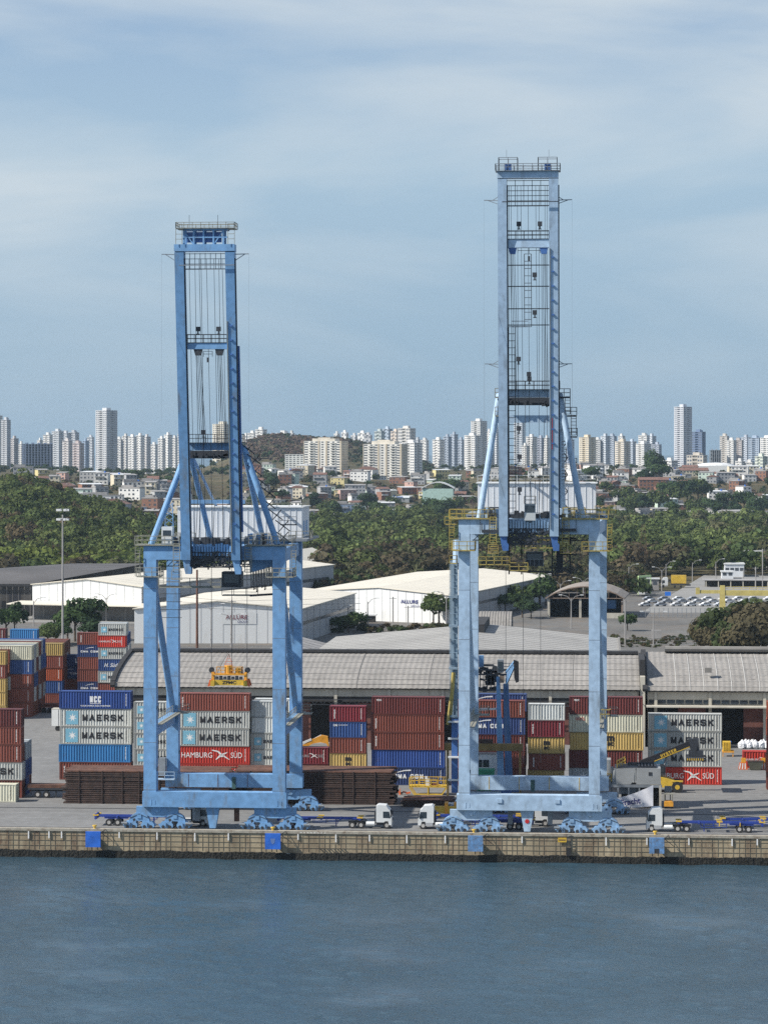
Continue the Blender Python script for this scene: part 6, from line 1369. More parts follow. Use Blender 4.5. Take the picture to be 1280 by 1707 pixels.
MB().box(x1, x1 + .5, Y0, Y0 + D, 0, 6.7).build('side_wall', 'shed_brown', r)
b = MB()
for x in (x0 - .3, x0 + (x1 - x0) * .42, x0 + (x1 - x0) * .72): b.box(x, x + .8, Y0 - .6, Y0 + .2, 0, 6.6)
b.build('pillar', 'cream_wall', r)
MB().box(X(1012, Y0), X(1027, Y0), Y0 + 3, Y0 + 3.3, 3, 5.8).build('blue_sheet', mat('tarp_blue', (.05, .14, .3), .7), r); MB().box(X(1010, Y0), X(1040, Y0), Y0 - 2, Y0 - 1.8, 0, 1.8).build('low_wall', 'cream_wall', r)
# buildings beside the road at the right
def flatbuild(name, px0, px1, base, h, dep, label, m='house_white', cat='building', wins=4, zb=0):
    a, c = G(px0, base), G(px1, base); y = a.y; r = root(name, ((a.x + c.x) / 2, y, 0), label, cat)
    w = MB().box(a.x, c.x, y, y + dep, zb, h).build('wall', m, r); MB().box(a.x - .4, c.x + .4, y - .4, y + dep + .4, h, h + .45).build('roof', 'white_paint', r)
    for k in range(wins): x = a.x + (c.x - a.x) * (k + .5) / wins; MB().box(x - .8, x + .8, y - .06, y, (h + zb) * .5, (h + zb) * .5 + 1.3).build('window', 'window_dark', w)
    return r, a, c, y
flatbuild('office_building', 1208, 1240, 962, 5.6, 12, 'small white gatehouse block beside the road at right', cat='building')
flatbuild('gatehouse', 1203, 1222, 965, 2.9, 8, 'low white hut in front of the white gatehouse block', wins=2, cat='hut')
r, a, c, y = flatbuild('shelter', 1236, 1300, 950, 8.6, 16, 'white flat canopy on columns at the right edge', wins=0, zb=5.2, cat='canopy')
for k in range(4): x = a.x + 1 + (c.x - a.x - 2) * k / 3; MB().box(x - .25, x + .25, y + 1, y + 1.5, 0, 5.2).build('column', 'white_paint', r)
a, c = G(1176, 979), G(1300, 979); y = a.y; r = root('long_shed', ((a.x + c.x) / 2, y, 0), 'row of low sheds with dark openings behind the yellow gantry', 'shed')
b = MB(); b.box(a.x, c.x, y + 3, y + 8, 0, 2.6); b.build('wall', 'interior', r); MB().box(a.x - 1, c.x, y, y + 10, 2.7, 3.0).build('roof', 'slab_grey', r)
b = MB(); k = a.x
while k < c.x: b.box(k, k + .4, y + .2, y + .6, 0, 2.7); k += 5
b.build('column', 'cream_wall', r)
# white cars
def car_meshes():
    b = MB(); prof = [(-2.15, .35), (-2.2, .8), (-1.3, .95), (-.75, 1.42), (.75, 1.45), (1.55, .98), (2.15, .9), (2.2, .35)]; b.prism(prof, -.85, .85)
    g_ = MB(); g_.prism([(-1.15, .97), (-.72, 1.36), (.72, 1.38), (1.35, .99)], -.87, .87); w = MB()
    for x in (-1.35, 1.35):
        for s in (-.8, .8): w.tube((x, s - .1, .32), (x, s + .1, .32), .32, 10)
    return b.mesh('car_body', 'car_paint'), g_.mesh('car_windows', 'glass'), w.mesh('car_wheels', 'tyre')
CB, CG, CW = car_meshes(); q = random.Random(21); n_car = 0
ordw = ['first', 'second', 'third', 'fourth', 'fifth', 'sixth', 'seventh', 'eighth', 'ninth', 'tenth', 'eleventh', 'twelfth']
for row, (py, n) in enumerate(((1011, 9), (1005.5, 9), (1001, 9))):
    for k in range(n):
        px = 1076 + k * 25 + (0, 12, 5)[row] + q.uniform(-2, 2); g_ = G(px, py)
        r = root('parked_car', (g_.x, g_.y, .06), f"parked pale car, {ordw[k]} from the left in the {('front', 'middle', 'back')[row]} row", 'car', 'pale cars parked in rows', rz=q.uniform(.35, .5)); r.scale = (1.02, 1.0, 1.0)
        cc = q.choice(((.62, .63, .64), (.55, .57, .6), (.66, .66, .66), (.35, .37, .4), (.6, .6, .6)))
        put('car_body', CB, r, color=cc); put('windows', CG, r); put('wheels', CW, r)
# road truck, sign, arch, gantry crane
g_ = G(1108, 980); r = root('lorry', (g_.x, g_.y, .06), 'white cabbed lorry with yellow container on the road behind the cars', 'truck')
for n_, me in CAB: o = put(n_, me, r, scale=(1.2,) * 3)
MB().box(g_.x + 2.5, g_.x + 8.5, g_.y - 1.2, g_.y + 1.4, 1.3, 1.8).build('chassis', 'dark_steel', r)
for wx in (-.6, 4, 6.5): put('wheel', TY, r, (wx, -1.1, .5))
MB().box(g_.x + 2.6, g_.x + 8.6, g_.y - 1.2, g_.y + 1.4, 1.85, 5.2).build('yellow_container', 'yellow', r)
MB().box(g_.x + 8.7, g_.x + 10.4, g_.y - 1, g_.y + 1.2, .9, 1.5).build('tail_frame', 'dark_steel', r)
g_ = G(1113, 1000); r = root('road_sign', (g_.x, g_.y, 0), 'small blue road sign behind the parked white cars', 'sign')
MB().box(g_.x - 1.1, g_.x + 1.1, g_.y - .08, g_.y, 1.5, 3.0).build('panel', 'road_sign_blue', r); MB().beam((g_.x, g_.y + .05, 0), (g_.x, g_.y + .05, 2.8), .12).build('post', 'grey_steel', r)
g0, g1 = G(1063.5, 992), G(1084.5, 990); r = root('height_gauge', ((g0.x + g1.x) / 2, g0.y, 0), 'pale green arch spanning the road left of the lorry', 'arch')
b = MB(); b.beam(g0, g0 + Vector((0, 0, 7)), .35); b.beam(g1, g1 + Vector((0, 0, 7)), .35); b.build('post', 'lime', r); MB().beam(g0 + Vector((0, 0, 7)), g1 + Vector((0, 0, 7)), .4, .8).beam(g0 + Vector((.3, 0, 5.9)), g1 + Vector((-.3, 0, 5.9)), .2).build('crossbar', 'lime', r)
g0 = G(1204, 1028); r = root('gantry_crane', (g0.x, g0.y, 0), 'yellow gantry crane with one leg behind the dark hedge at right', 'crane')
b = MB(); zt = (1028 - 976) * sc(1204, g0.y); b.beam(g0, g0 + Vector((0, 0, zt)), 2.1, 1.6, w2=1.6, h2=1.2); b.build('leg', mat('faded_yellow', (.52, .43, .14), .6, var=.15), r)
zz = Z(988, 1204, g0.y); MB().box(X(1161, g0.y), g0.x - .9, g0.y - .5, g0.y + .5, zz - .3, zz + .8).box(g0.x + .9, X(1300, g0.y), g0.y - .5, g0.y + .5, zz - 1.0, zz + .8).build('bridge_beam', MT['faded_yellow'], r)
MB().rail([(g0.x + 1, g0.y + .6, zz + .8), (X(1290, g0.y), g0.y + .6, zz + .8)], h=1.2, r=.06, step=2.5).build('railing', MT['faded_yellow'], r); MB().box(X(1161, g0.y) - .3, X(1166, g0.y), g0.y - .7, g0.y + .7, zz - .6, zz + 1.6).build('end_cap', MT['faded_yellow'], r)
# small things in the yard behind
for (name, px0, px1, py, h, m, label, cat) in (('hut', 1062, 1075, 991, 3.0, 'house_white', 'little white hut left of the pale green arch', 'hut'), ('guard_box', 1072, 1098, 984, 4.4, 'slab_grey', 'grey block building under the street lamps by the road', 'building'),
        ('storage_block', 590, 622, 1032, 6.0, 'slab_grey', 'dark glazed annex between the two white warehouses', 'building'), ('white_tank_truck', 620, 655, 1030, 3.0, 'house_white', 'white low hut in front of the big white warehouse', 'hut'), ('dark_container', 588, 625, 1038, 2.2, 'interior', 'dark low container beside the annex between white warehouses', 'container')):
    flatbuild(name if name != 'white_tank_truck' else 'hut', px0, px1, py, h, 4, label, m, cat, wins=2)
# low fence and rubble line in the right yard
b = MB(); a, c = G(1040, 1078), G(1150, 1072); b.rail([a, c], h=1.8, r=.06, step=4)
tag(b.build('wire_fence', 'rail_grey'), 'low rail fence in front of the rough yard at right', 'fence')
a, c = G(1068, 1030), G(1190, 1030); b = MB(); n = 16
for k in range(n): p = a.lerp(c, k / n); b.beam(p, p + Vector((0, 0, 3.2)), .18)
for z in (.8, 1.8, 3.0): b.beam(a + Vector((0, 0, z)), c + Vector((0, 0, z)), .05)
tag(b.build('mesh_fence', 'grey_steel'), 'tall posts of the wire fence below the parked cars', 'fence')
# shed between, retaining blocks along the roof behind
a = G(1165, 1066); tag(MB().box(a.x - 14, a.x - 11, a.y, a.y + 2, 0, 2.6).build('cabinet', 'slab_grey'), 'small grey cabinet left of the dark hedge', 'cabinet')

# ---------------------------------------------------------------- masts, lamps, poles
def mast(px, py_b, py_t, label, rad=.35, m='metal_white', heads=True, Y=None, mlow=None):
    g_ = G(px, py_b) if Y is None else Vector((X(px, Y), Y, 0)); zt = Z(py_t, px, g_.y); r = root('light_mast', tuple(g_), label, 'light mast')
    MB().tube(g_, g_ + Vector((0, 0, zt)), rad, 10, r2=rad * .6, mi=0).build('pole', m, r)
    if mlow: MB().tube(g_, g_ + Vector((0, 0, zt * .48)), rad * 1.12, 10).build('lower_pole', mlow, r)
    if heads:
        b = MB(); c = g_ + Vector((0, 0, zt - 1))
        for z in (0, 2.2):
            for k in range(8): a = k * math.pi / 4 + z; b.beam(c + Vector((0, 0, z)), c + Vector((1.1 * math.cos(a), 1.1 * math.sin(a), z)), .12); 
        b.build('lamp_ring', 'grey_steel', r)
        for z in (0, 2.2):
            for k in range(6): a = k * math.pi / 3 + z; MB().cbox(c + Vector((1.2 * math.cos(a), 1.2 * math.sin(a), z - .1)), (.6, .6, .5)).build('lamp_head', 'metal_white', r)
    return r
mast(104.5, 1100, 858, 'tall floodlight mast with two rings of lamps at the left', .30, 'slab_grey', Y=640)
mast(328.5, 1100, 950, 'rusty brown tube mast seen under the left crane', .38, 'rust', False, Y=655)
def lamp(px, py_b, py_t, label, arms=1, Y=None):
    g_ = G(px, py_b); zt = Z(py_t, px, g_.y); r = root('street_lamp', tuple(g_), label, 'street lamp', 'street lamps behind the sheds')
    MB().tube(g_, g_ + Vector((0, 0, zt)), .22, 6, r2=.13).build('pole', 'slab_grey', r)
    for s in ((1,), (-1, 1), (-1, 1))[arms if arms < 3 else 1]:
        c = g_ + Vector((0, 0, zt)); b = MB(); w = 2.4; b.beam(c - Vector((0, 0, .8)), c + Vector((s * w * .5, 0, .7)), .16); b.beam(c + Vector((s * w * .5, 0, .7)), c + Vector((s * w * 1.2, 0, 1.15)), .16); a_ = b.build('arm', 'slab_grey', r)
        MB().cbox(c + Vector((s * w * 1.4, 0, 1.15)), (1.1, .4, .22)).build('lamp_head', 'metal_white', a_)
for i, (px, pb, pt, ar, lab) in enumerate(((177, 1036, 996, 1, 'double armed lamp in front of the white warehouse with canopy'), (56, 1044, 1002, 0, 'short lamp at the corner of the dark warehouse'), (27, 1050, 1034, 0, 'low lamp above the light blue container'),
      (131, 1048, 1008, 1, 'lamp between dark warehouse door and light mast'), (352, 1078, 1013, 1, 'double armed lamp before the ALLURE front, left one'), (385, 1078, 1030, 1, 'short lamp with arms below the ALLURE letters'), (130 + 450, 1050, 1012, 0, 'lamp at right end of the nearer ALLURE warehouse'),
      (613, 1040, 1003, 0, 'pole lamp beside the glazed annex'), (566, 1050, 1015, 1, 'curved double lamp at the nearer warehouse side'), (744, 1044, 992, 1, 'double lamp at the right end of the large white warehouse'), (880, 1006, 974, 1, 'double lamp above the large warehouse side'), (901, 1008, 962, 1, 'lamp just left of the open shed'), (934, 1004, 973, 1, 'double lamp behind the open shed'),
      (972, 1005, 968, 1, 'double lamp right of the open shed crown'), (1103, 985, 950, 1, 'double lamp by the lorry'), (1110, 975, 940, 0, 'taller lamp behind the lorry'), (1154, 970, 938, 0, 'lamp along the road right of the lorry'), (1048, 985, 945, 0, 'lamp with square arm left of the green arch'), (1193, 965, 936, 0, 'lamp left of the gatehouse'),
      (952, 1048, 998, 1, 'lamp standing in front of the open shed door'), (1089, 1076, 1026, 1, 'low twin lamp in the rough yard'))):
    lamp(px, pb, pt, lab, ar)
def pole(px, pb, pt, lab, w=.2, m='slab_grey'):
    g_ = G(px, pb); r = root('utility_pole', tuple(g_), lab, 'pole', 'poles behind the sheds'); zt = Z(pt, px, g_.y)
    MB().tube(g_, g_ + Vector((0, 0, zt)), w, 6).build('pole', m, r); MB().beam(g_ + Vector((-1.2, 0, zt - .5)), g_ + Vector((1.2, 0, zt - .5)), .15).build('crossarm', m, r)
for px, pb, pt, lab in ((386.5, 1080, 1000, 'pole rising in front of the word ALLURE'), (1042, 1078, 1000, 'concrete pole right of the crane leg'), (1259.5, 990, 945, 'pole at the right edge near the canopy'), (1271, 990, 915, 'tall pole with wires at the right edge'), (655, 1040, 995, 'thin pole before the large white warehouse'), (680, 1044, 1010, 'pole below the second ALLURE sign'),
                         (898, 1010, 955, 'pole left of the open shed roof'), (1054, 980, 950, 'thin pole with a lamp near the white hut'), (1239, 975, 950, 'thin pole before the gatehouse block')):
    pole(px, pb, pt, lab)
# power line
g_ = G(386, 1080)
b = MB(); z = Z(1008, 386, g_.y); 
for k in range(3): b.beam(Vector((X(235, g_.y), g_.y, z + 3 - k * 1.6)), Vector((X(386, g_.y), g_.y, z - k * 1.2 + 1)), .07); b.beam(Vector((X(386, g_.y), g_.y, z - k * 1.2 + 1)), Vector((X(600, g_.y), g_.y, z + 2 - k * 1.6)), .07)
tag(b.build('power_cables', 'dark_steel'), 'thin power cables strung across the nearer white warehouse', 'cables')
# lattice radio mast in the wood
g_ = Vector((X(1072, 1180), 1180, 0)); z0, z1 = 0, Z(873, 1072, 1180); r = root('lattice_mast', tuple(g_), 'slim rusty lattice mast standing in the green wood at right', 'mast'); b = MB()
for k in range(12):
    a, c = z1 * k / 12, z1 * (k + 1) / 12; wa, wc = 2.6 * (1 - k / 15), 2.6 * (1 - (k + 1) / 15)
    for s in (-1, 1): b.beam(g_ + Vector((s * wa, 0, a)), g_ + Vector((s * wc, 0, c)), .14); b.beam(g_ + Vector((s * wa, 0, a)), g_ + Vector((-s * wc, 0, c)), .09)
b.build('lattice', 'rust', r)
# heaps of dark material in front of the nearer white warehouse
q = random.Random(6)
for i, px in enumerate((320, 372, 405, 424, 268)):
    y = 700 + q.uniform(-5, 5); c = Vector((X(px, y), y, 0)); n = 14; vs = [c + Vector((0, 0, 3.6 + q.random()))]
    for k in range(n): a = 2 * math.pi * k / n; vs.append(c + Vector((4.8 * math.cos(a) * q.uniform(.9, 1.1), 5 * math.sin(a), 0))); 
    for k in range(n): a = 2 * math.pi * k / n; vs.append(c + Vector((2.0 * math.cos(a) * q.uniform(.8, 1.2), 2 * math.sin(a), 2.6 + q.uniform(-.3, .3))))
    fs = [(1 + k, 1 + (k + 1) % n, 1 + n + (k + 1) % n, 1 + n + k) for k in range(n)] + [(1 + n + k, 1 + n + (k + 1) % n, 0) for k in range(n)]
    tag(MB().add(vs, fs).build('gravel_heap', 'roof_dark'), f"dark gravel heap, {ordw[[1, 2, 3, 4, 0][i]]} from the left, behind the vaulted roof ridge", 'heap', 'dark gravel heaps')
# ---------------------------------------------------------------- vegetation
def set_tint(me, cols):
    at = me.color_attributes.new('tint', 'FLOAT_COLOR', 'POINT'); at.data.foreach_set('color', np.asarray(cols, dtype=np.float32).ravel())
def tri_mesh(name, V, F, cols, mats):
    me = bpy.data.meshes.new(name); nv, nf = len(V), len(F); k = F.shape[1]
    me.vertices.add(nv); me.vertices.foreach_set('co', V.astype(np.float32).ravel()); me.loops.add(nf * k); me.loops.foreach_set('vertex_index', F.astype(np.int32).ravel())
    me.polygons.add(nf); me.polygons.foreach_set('loop_start', np.arange(0, nf * k, k, dtype=np.int32)); me.polygons.foreach_set('loop_total', np.full(nf, k, dtype=np.int32))
    for m in mats: me.materials.append(MT[m])
    me.update(calc_edges=True); set_tint(me, cols); return me
def leaves(rg, centers, radii, n, size, flat=.85):
    """n leaf quads on the surfaces of the clumps"""
    idx = rg.integers(0, len(centers), n); d = rg.normal(size=(n, 3)); d[:, 2] = np.abs(d[:, 2]) * .9 - .25; d /= np.linalg.norm(d, axis=1)[:, None]
    p = centers[idx] + d * (radii[idx] * rg.uniform(.75, 1.1, n))[:, None] * np.array([1, 1, flat])
    nrm = d + rg.normal(size=(n, 3)) * .28; nrm /= np.linalg.norm(nrm, axis=1)[:, None]
    t = np.cross(nrm, rg.normal(size=(n, 3))); t /= np.linalg.norm(t, axis=1)[:, None]; u = np.cross(nrm, t)
    s = (size * rg.uniform(.6, 1.4, n))[:, None]
    V = np.stack([p + t * s, p + u * s * .8, p - t * s, p - u * s * .8], 1).reshape(-1, 3)
    return V, idx
def crown_np(seed, R=3.2, Hc=3.0, nc=9, n=420, size=.42):
    rg = np.random.default_rng(seed); a = rg.uniform(0, 2 * np.pi, nc); rr = np.sqrt(rg.uniform(0, 1, nc)) * R * .68
    z = Hc * (.35 + .75 * rg.uniform(0, 1, nc) * (1 - .5 * (rr / R) ** 2)); c = np.stack([rr * np.cos(a), rr * np.sin(a), z], 1); rad = rg.uniform(.36, .58, nc) * R
    V, idx = leaves(rg, c, rad, n, size); tone = rg.uniform(.72, 1.35, nc)[idx]; return V, np.repeat(tone, 4)
TREES = []
PAL = [(.055, .088, .034), (.045, .072, .032), (.074, .100, .036), (.038, .062, .032)]
for i in range(6):
    V, tone = crown_np(40 + i, R=3.4 + .4 * (i % 3), Hc=3.6 + .5 * (i % 2), nc=12, n=900, size=.40); V[:, 2] += 2.2
    col = np.array(PAL[i % 4]); cols = np.ones((len(V), 4)); cols[:, :3] = col[None] * tone[:, None]
    me = tri_mesh('crown', V, np.arange(len(V)).reshape(-1, 4), cols, ['leaf'])
    tk_ = MB().tube((0, 0, -1.5), (.1, 0, 3.4), .28, 7, r2=.16)
    for k in range(5): a = k * 1.26 + i; tk_.tube((.1, 0, 2.4 + .2 * k), (1.5 * math.cos(a), 1.5 * math.sin(a), 4.2 + .2 * k), .13, 5, r2=.05)
    TREES.append((me, tk_.mesh('trunk', 'bark')))
PALM = None
def palm_mesh():
    b = MB(); q = random.Random(1)
    for k in range(16):
        a = k * 2 * math.pi / 16 + q.uniform(-.1, .1); L_ = 3.2; up_ = q.uniform(-.2, 1.0); pts = []
        for j in range(6): t = j / 5; pts.append(Vector((math.cos(a) * L_ * t, math.sin(a) * L_ * t, 6.5 + up_ * 2 * t - 2.6 * t * t)))
        sd = Vector((-math.sin(a), math.cos(a), 0))
        for p0, p1 in zip(pts, pts[1:]): b.quad(p0 - sd * .35, p1 - sd * .3, p1 + sd * .3, p0 + sd * .35)
    return b
pm = palm_mesh(); V = np.array(pm.v); cols = np.ones((len(V), 4)); cols[:, :3] = (.05, .075, .03)
PALMS = (tri_mesh('crown', V, np.array(pm.f), cols, ['leaf']), MB().tube((0, 0, -1), (.2, 0, 6.5), .22, 7, r2=.15).mesh('trunk', 'bark'))
def tree(px, y, s, label, kind=None, z=None, group='trees on the town hillside', q=rnd):
    x = X(px, y); z = hgt(x, y) if z is None else z
    r = root('palm_tree' if kind == 'palm' else 'tree', (x, y, z), label, 'tree', group, rz=q.uniform(0, 6.28)); r.scale = (s, s, s * q.uniform(.85, 1.1))
    cm, tm = PALMS if kind == 'palm' else TREES[kind if isinstance(kind, int) else q.randrange(6)]
    put('crown', cm, r); put('trunk', tm, r); return r
def wood(name, label, pts, seed, R, n, size, palf, cat_n='wood'):
    """one leafy mass: many crowns merged"""
    rg = np.random.default_rng(seed); protos = [crown_np(seed + 100 + k, R=1.0, Hc=.9, nc=7, n=n, size=size) for k in range(8)]
    Vs, Cs = [], []
    for (x, y, z, s) in pts:
        V, tone = protos[rg.integers(0, 8)]; a = rg.uniform(0, 6.28); ca, sa = math.cos(a), math.sin(a); M = np.array([[ca, -sa, 0], [sa, ca, 0], [0, 0, 1]]) * (R * s)
        Vs.append(V @ M.T + np.array([x, y, z])); col = np.array(palf(x, y, rg)); c = np.ones((len(V), 4)); c[:, :3] = col[None] * tone[:, None]; Cs.append(c)
    V = np.concatenate(Vs); me = tri_mesh(name, V, np.arange(len(V)).reshape(-1, 4), np.concatenate(Cs), ['leaf'])
    o = bpy.data.objects.new(name, me); C.objects.link(o); o['kind'] = 'stuff'; o['label'] = label; return o
rg = np.random.default_rng(5)
def pal_mangrove(x, y, g):
    px = pxof(x, y); t = g.uniform(0, 1)
    near = smooth(1420, 1180, y) * (.35 + .65 * (bump2(px, 690, 130) + bump2(px, 1090, 150) + bump2(px, 880, 80)))
    dv = .78 + .26 * math.sin(x * .021 + 1.7 * math.sin(y * .006)) * math.sin(y * .013 + x * .008)
    if g.uniform() < near * .85: return [(.105, .085, .052), (.092, .080, .048), (.085, .090, .045)][g.integers(0, 3)]
    return tuple(v * dv for v in ((.105 + .05 * t, .140 + .05 * t, .048 + .02 * t) if g.uniform() < .75 else ((.075, .108, .042) if g.uniform() < .6 else (.125, .125, .065))))
pts = []
y = 1112
while y < 2150:
    st = 7.0 + (y - 1112) / 1040 * 5.5; x0, x1 = X(-60, y), X(1350, y); x = x0
    while x < x1:
        xx, yy = x + rg.uniform(-3, 3), y + rg.uniform(-3, 3); px = pxof(xx, yy)
        if (px > 262 or y < 1120) and y < 2105 + 60 * math.sin(px / 90.0) - 470 * smooth(370, 240, px): (px > 1072 and y < 1236) or pts.append((xx, yy, hgt(xx, yy) + 2.0 + rg.uniform(-.8, .8), rg.choice([.5, .8, 1.0, 1.2, 1.75], p=[.2, .25, .25, .2, .1]) * rg.uniform(.85, 1.1)))
        x += st
    y += st * (1.0 if y < 1300 else 1.25)
wood('green_wood', 'wide flat mass of green and brown mangrove wood between the harbour and the town', pts, 9, 5.2, 260, .125, pal_mangrove)
print('mangrove crowns', len(pts))
def pal_hill(x, y, g):
    px = pxof(x, y); t = g.uniform(0, 1)
    if g.uniform() < .08 + .3 * bump2(px, 20, 60) * bump2(y, 1350, 120): return (.10, .080, .045)
    if y < 1200: return (.10 + .05 * t, .135 + .045 * t, .042)
    return (.070 + .052 * t, .098 + .048 * t, .034 + .014 * t)
pts = []
y = 1125
while y < 1680:
    st = 6.2 + (y - 1100) / 600 * 2; x0, x1 = X(-110, y), X(335, y); x = x0
    while x < x1:
        xx, yy = x + rg.uniform(-3, 3), y + rg.uniform(-3, 3); px = pxof(xx, yy)
        if px < 275 and (px < 235 or y < 1600): pts.append((xx, yy, hgt(xx, yy) + 1.0 + rg.uniform(-1.5, 1.8), rg.uniform(.45, 1.0) ** 1.5 * 1.9))
        x += st
    y += st * .8
wood('hill_wood', 'dark green scrub forest covering the hill at left', pts, 19, 4.8, 300, .115, pal_hill)
print('hill crowns', len(pts))
# scrub on the brown hill behind the cream blocks
pts = []
for k in range(1000):
    px = rg.uniform(400, 720); y = rg.uniform(3150, 3900); x = X(px, y)
    pts.append((x, y, hgt(x, y), rg.uniform(.6, 1.3)))
wood('hill_scrub', 'brown and dull green scrub on the hill behind the cream apartment blocks', pts, 29, 4.2, 60, .28, lambda x, y, g: [(.16, .115, .085), (.13, .095, .07), (.07, .08, .045), (.17, .12, .09)][g.integers(0, 4)] if pxof(x, y) < 585 else [(.05, .07, .04), (.055, .075, .04), (.09, .08, .05)][g.integers(0, 3)])
# town greenery between far roofs
pts = []
for k in range(700):
    px = rg.uniform(-10, 1290); y = rg.uniform(2500, 4300); x = X(px, y); pts.append((x, y, hgt(x, y) + 1, rg.uniform(.6, 1.3)))
wood('town_greenery', 'scattered low greenery between the far roofs of the town', pts, 39, 4.0, 60, .25, lambda x, y, g: (.04 + g.uniform(0, .02), .06 + g.uniform(0, .025), .028))
# undergrowth on the slopes below the houses
pts = []
for k in range(1300):
    px = rg.uniform(380, 1290); y = rg.uniform(2090, 2560); x = X(px, y)
    pts.append((x, y, hgt(x, y) - .5, rg.uniform(.5, 1.05)))
for k in range(420):
    px = rg.uniform(60, 400); y = rg.uniform(1640, 2350); x = X(px, y)
    if px < 250 or y > 1750: pts.append((x, y, hgt(x, y) - .8, rg.uniform(.5, 1.3)))
wood('slope_bushes', 'bushes and undergrowth filling the slope between the hillside houses', pts, 49, 3.0, 70, .22, lambda x, y, g: [(.040, .060, .026), (.05, .07, .028), (.035, .05, .025), (.10, .075, .05)][g.integers(0, 4)])

# single trees
zone = lambda px: ('left of the left crane' if px < 250 else 'seen through the left crane' if px < 500 else 'between the cranes' if px < 765 else 'seen through the right crane' if px < 1000 else 'right of the right crane')
NAMED = []      # (object, look, px) -> labels with an ordinal from the left
q = random.Random(17)
def addtree(px, y, s, look, kind=None, **k): NAMED.append((tree(px, y, s, 'x', kind, q=q, **k), look, px))
for (px, py, Y, s) in ((425, 800, 2230, 1.9), (447, 800, 2350, 2.4), (470, 806, 2280, 2.3), (520, 826, 2210, 2.6), (545, 832, 2190, 2.4), (560, 840, 2170, 2.0), (500, 846, 2160, 1.9), (612, 826, 2250, 2.6), (630, 830, 2220, 2.2), (655, 812, 2330, 1.8), (596, 846, 2160, 1.8),
        (740, 800, 2420, 3.1), (757, 798, 2450, 2.6), (722, 838, 2210, 2.8), (700, 846, 2190, 2.6), (745, 842, 2200, 2.4), (760, 826, 2260, 2.4), (690, 856, 2150, 2.3), (735, 862, 2130, 2.0), (665, 846, 2190, 1.7),
        (800, 800, 2400, 2.2), (985, 790, 2450, 2.4), (970, 815, 2300, 2.2), (1010, 812, 2350, 2.0), (1040, 820, 2270, 2.8), (1058, 825, 2240, 2.9), (1072, 838, 2200, 2.6), (1046, 846, 2180, 2.4), (1083, 782, 2520, 3.6), (1098, 784, 2500, 3.2), (1075, 795, 2450, 2.6),
        (1112, 815, 2320, 3.0), (1128, 818, 2310, 3.0), (1145, 812, 2330, 3.1), (1163, 808, 2350, 3.2), (1098, 830, 2240, 2.8), (1120, 838, 2210, 2.2), (1160, 835, 2220, 2.6), (1180, 828, 2260, 2.7), (1205, 822, 2300, 2.4), (1240, 818, 2300, 2.8), (1255, 830, 2240, 2.8), (1225, 835, 2220, 2.3), (1270, 825, 2270, 2.5), (1195, 845, 2190, 2.0), (1260, 850, 2180, 2.0),
        (1000, 836, 2210, 2.0), (1020, 850, 2170, 1.9), (135, 800, 1690, 1.5), (178, 806, 1700, 1.3), (225, 775, 2300, 2.0), (262, 783, 2150, 1.8), (284, 780, 2250, 1.7), (640, 862, 2120, 1.6), (580, 862, 2110, 1.5), (1130, 862, 2110, 1.6), (1205, 866, 2110, 1.5)):
    addtree(px, Y, s * .88, 'large dark green tree on the hillside' if s > 2.5 else 'dark green tree on the hillside')
for (px, Y, s) in ((628, 2190, 1.7), (727, 2140, 1.8), (735, 2160, 1.9), (788, 2300, 1.6), (478, 2190, 1.5), (1015, 2260, 1.4)): addtree(px, Y, s * 1.2, 'palm tree on the hillside', 'palm')
def lowtree(px, py, s, look, zz=0, kind=None, grp='trees and bushes in the harbour yards'): g_ = G(px, py); addtree(px, g_.y, s, look, kind, z=zz, group=grp)
for (px, py, s) in ((113, 1068, 1.35), (125, 1070, 1.6), (141, 1069, 1.55), (152, 1073, 1.2), (104, 1075, 1.0), (92, 1074, 1.1), (10, 1062, 1.3), (25, 1060, 1.2), (80, 1078, 1.0)): lowtree(px, py, s, 'dark bushy tree behind the left container blocks')
for (px, py, s) in ((722, 1042, 1.25), (732, 1042, 1.35), (850, 1016, 1.0), (862, 1018, 1.15), (876, 1015, 1.15), (888, 1012, 1.1), (842, 1022, 1.1), (870, 1030, 1.0), (885, 1032, 1.0), (900, 1014, 1.4), (910, 1010, 1.3), (560, 1055, .8), (580, 1055, .8), (595, 1052, .9), (530, 1052, .8), (515, 1060, .7), (1046, 1052, .8)): lowtree(px, py, s, 'small green tree near the white warehouses')
for (px, py, s) in ((1196, 1092, 2.1), (1215, 1096, 2.5), (1236, 1094, 2.7), (1256, 1096, 3.0), (1275, 1092, 3.1), (1205, 1100, 1.7), (1184, 1098, 1.4), (1228, 1104, 1.9), (1250, 1106, 2.0), (1272, 1104, 2.1), (1290, 1098, 2.3)): lowtree(px, py, s, 'dark dense tree of right edge clump', kind=None)
# brown leaf variant for that clump
bm_ = []
for i in (0, 2):
    V, tone = crown_np(80 + i, R=3.6, Hc=3.6, nc=14, n=1500, size=.30); V[:, 2] += 1.0; cols = np.ones((len(V), 4)); base = np.array([(.082, .072, .042), (.06, .08, .034)][i // 2]); cols[:, :3] = base[None] * tone[:, None]; bm_.append(tri_mesh('crown', V, np.arange(len(V)).reshape(-1, 4), cols, ['leaf']))
for k, (o, look, px) in enumerate([t for t in NAMED if t[1].startswith('dark dense')]):
    for c in o.children:
        if c.name.startswith('crown'): c.data = bm_[0 if k % 3 != 1 else 1]
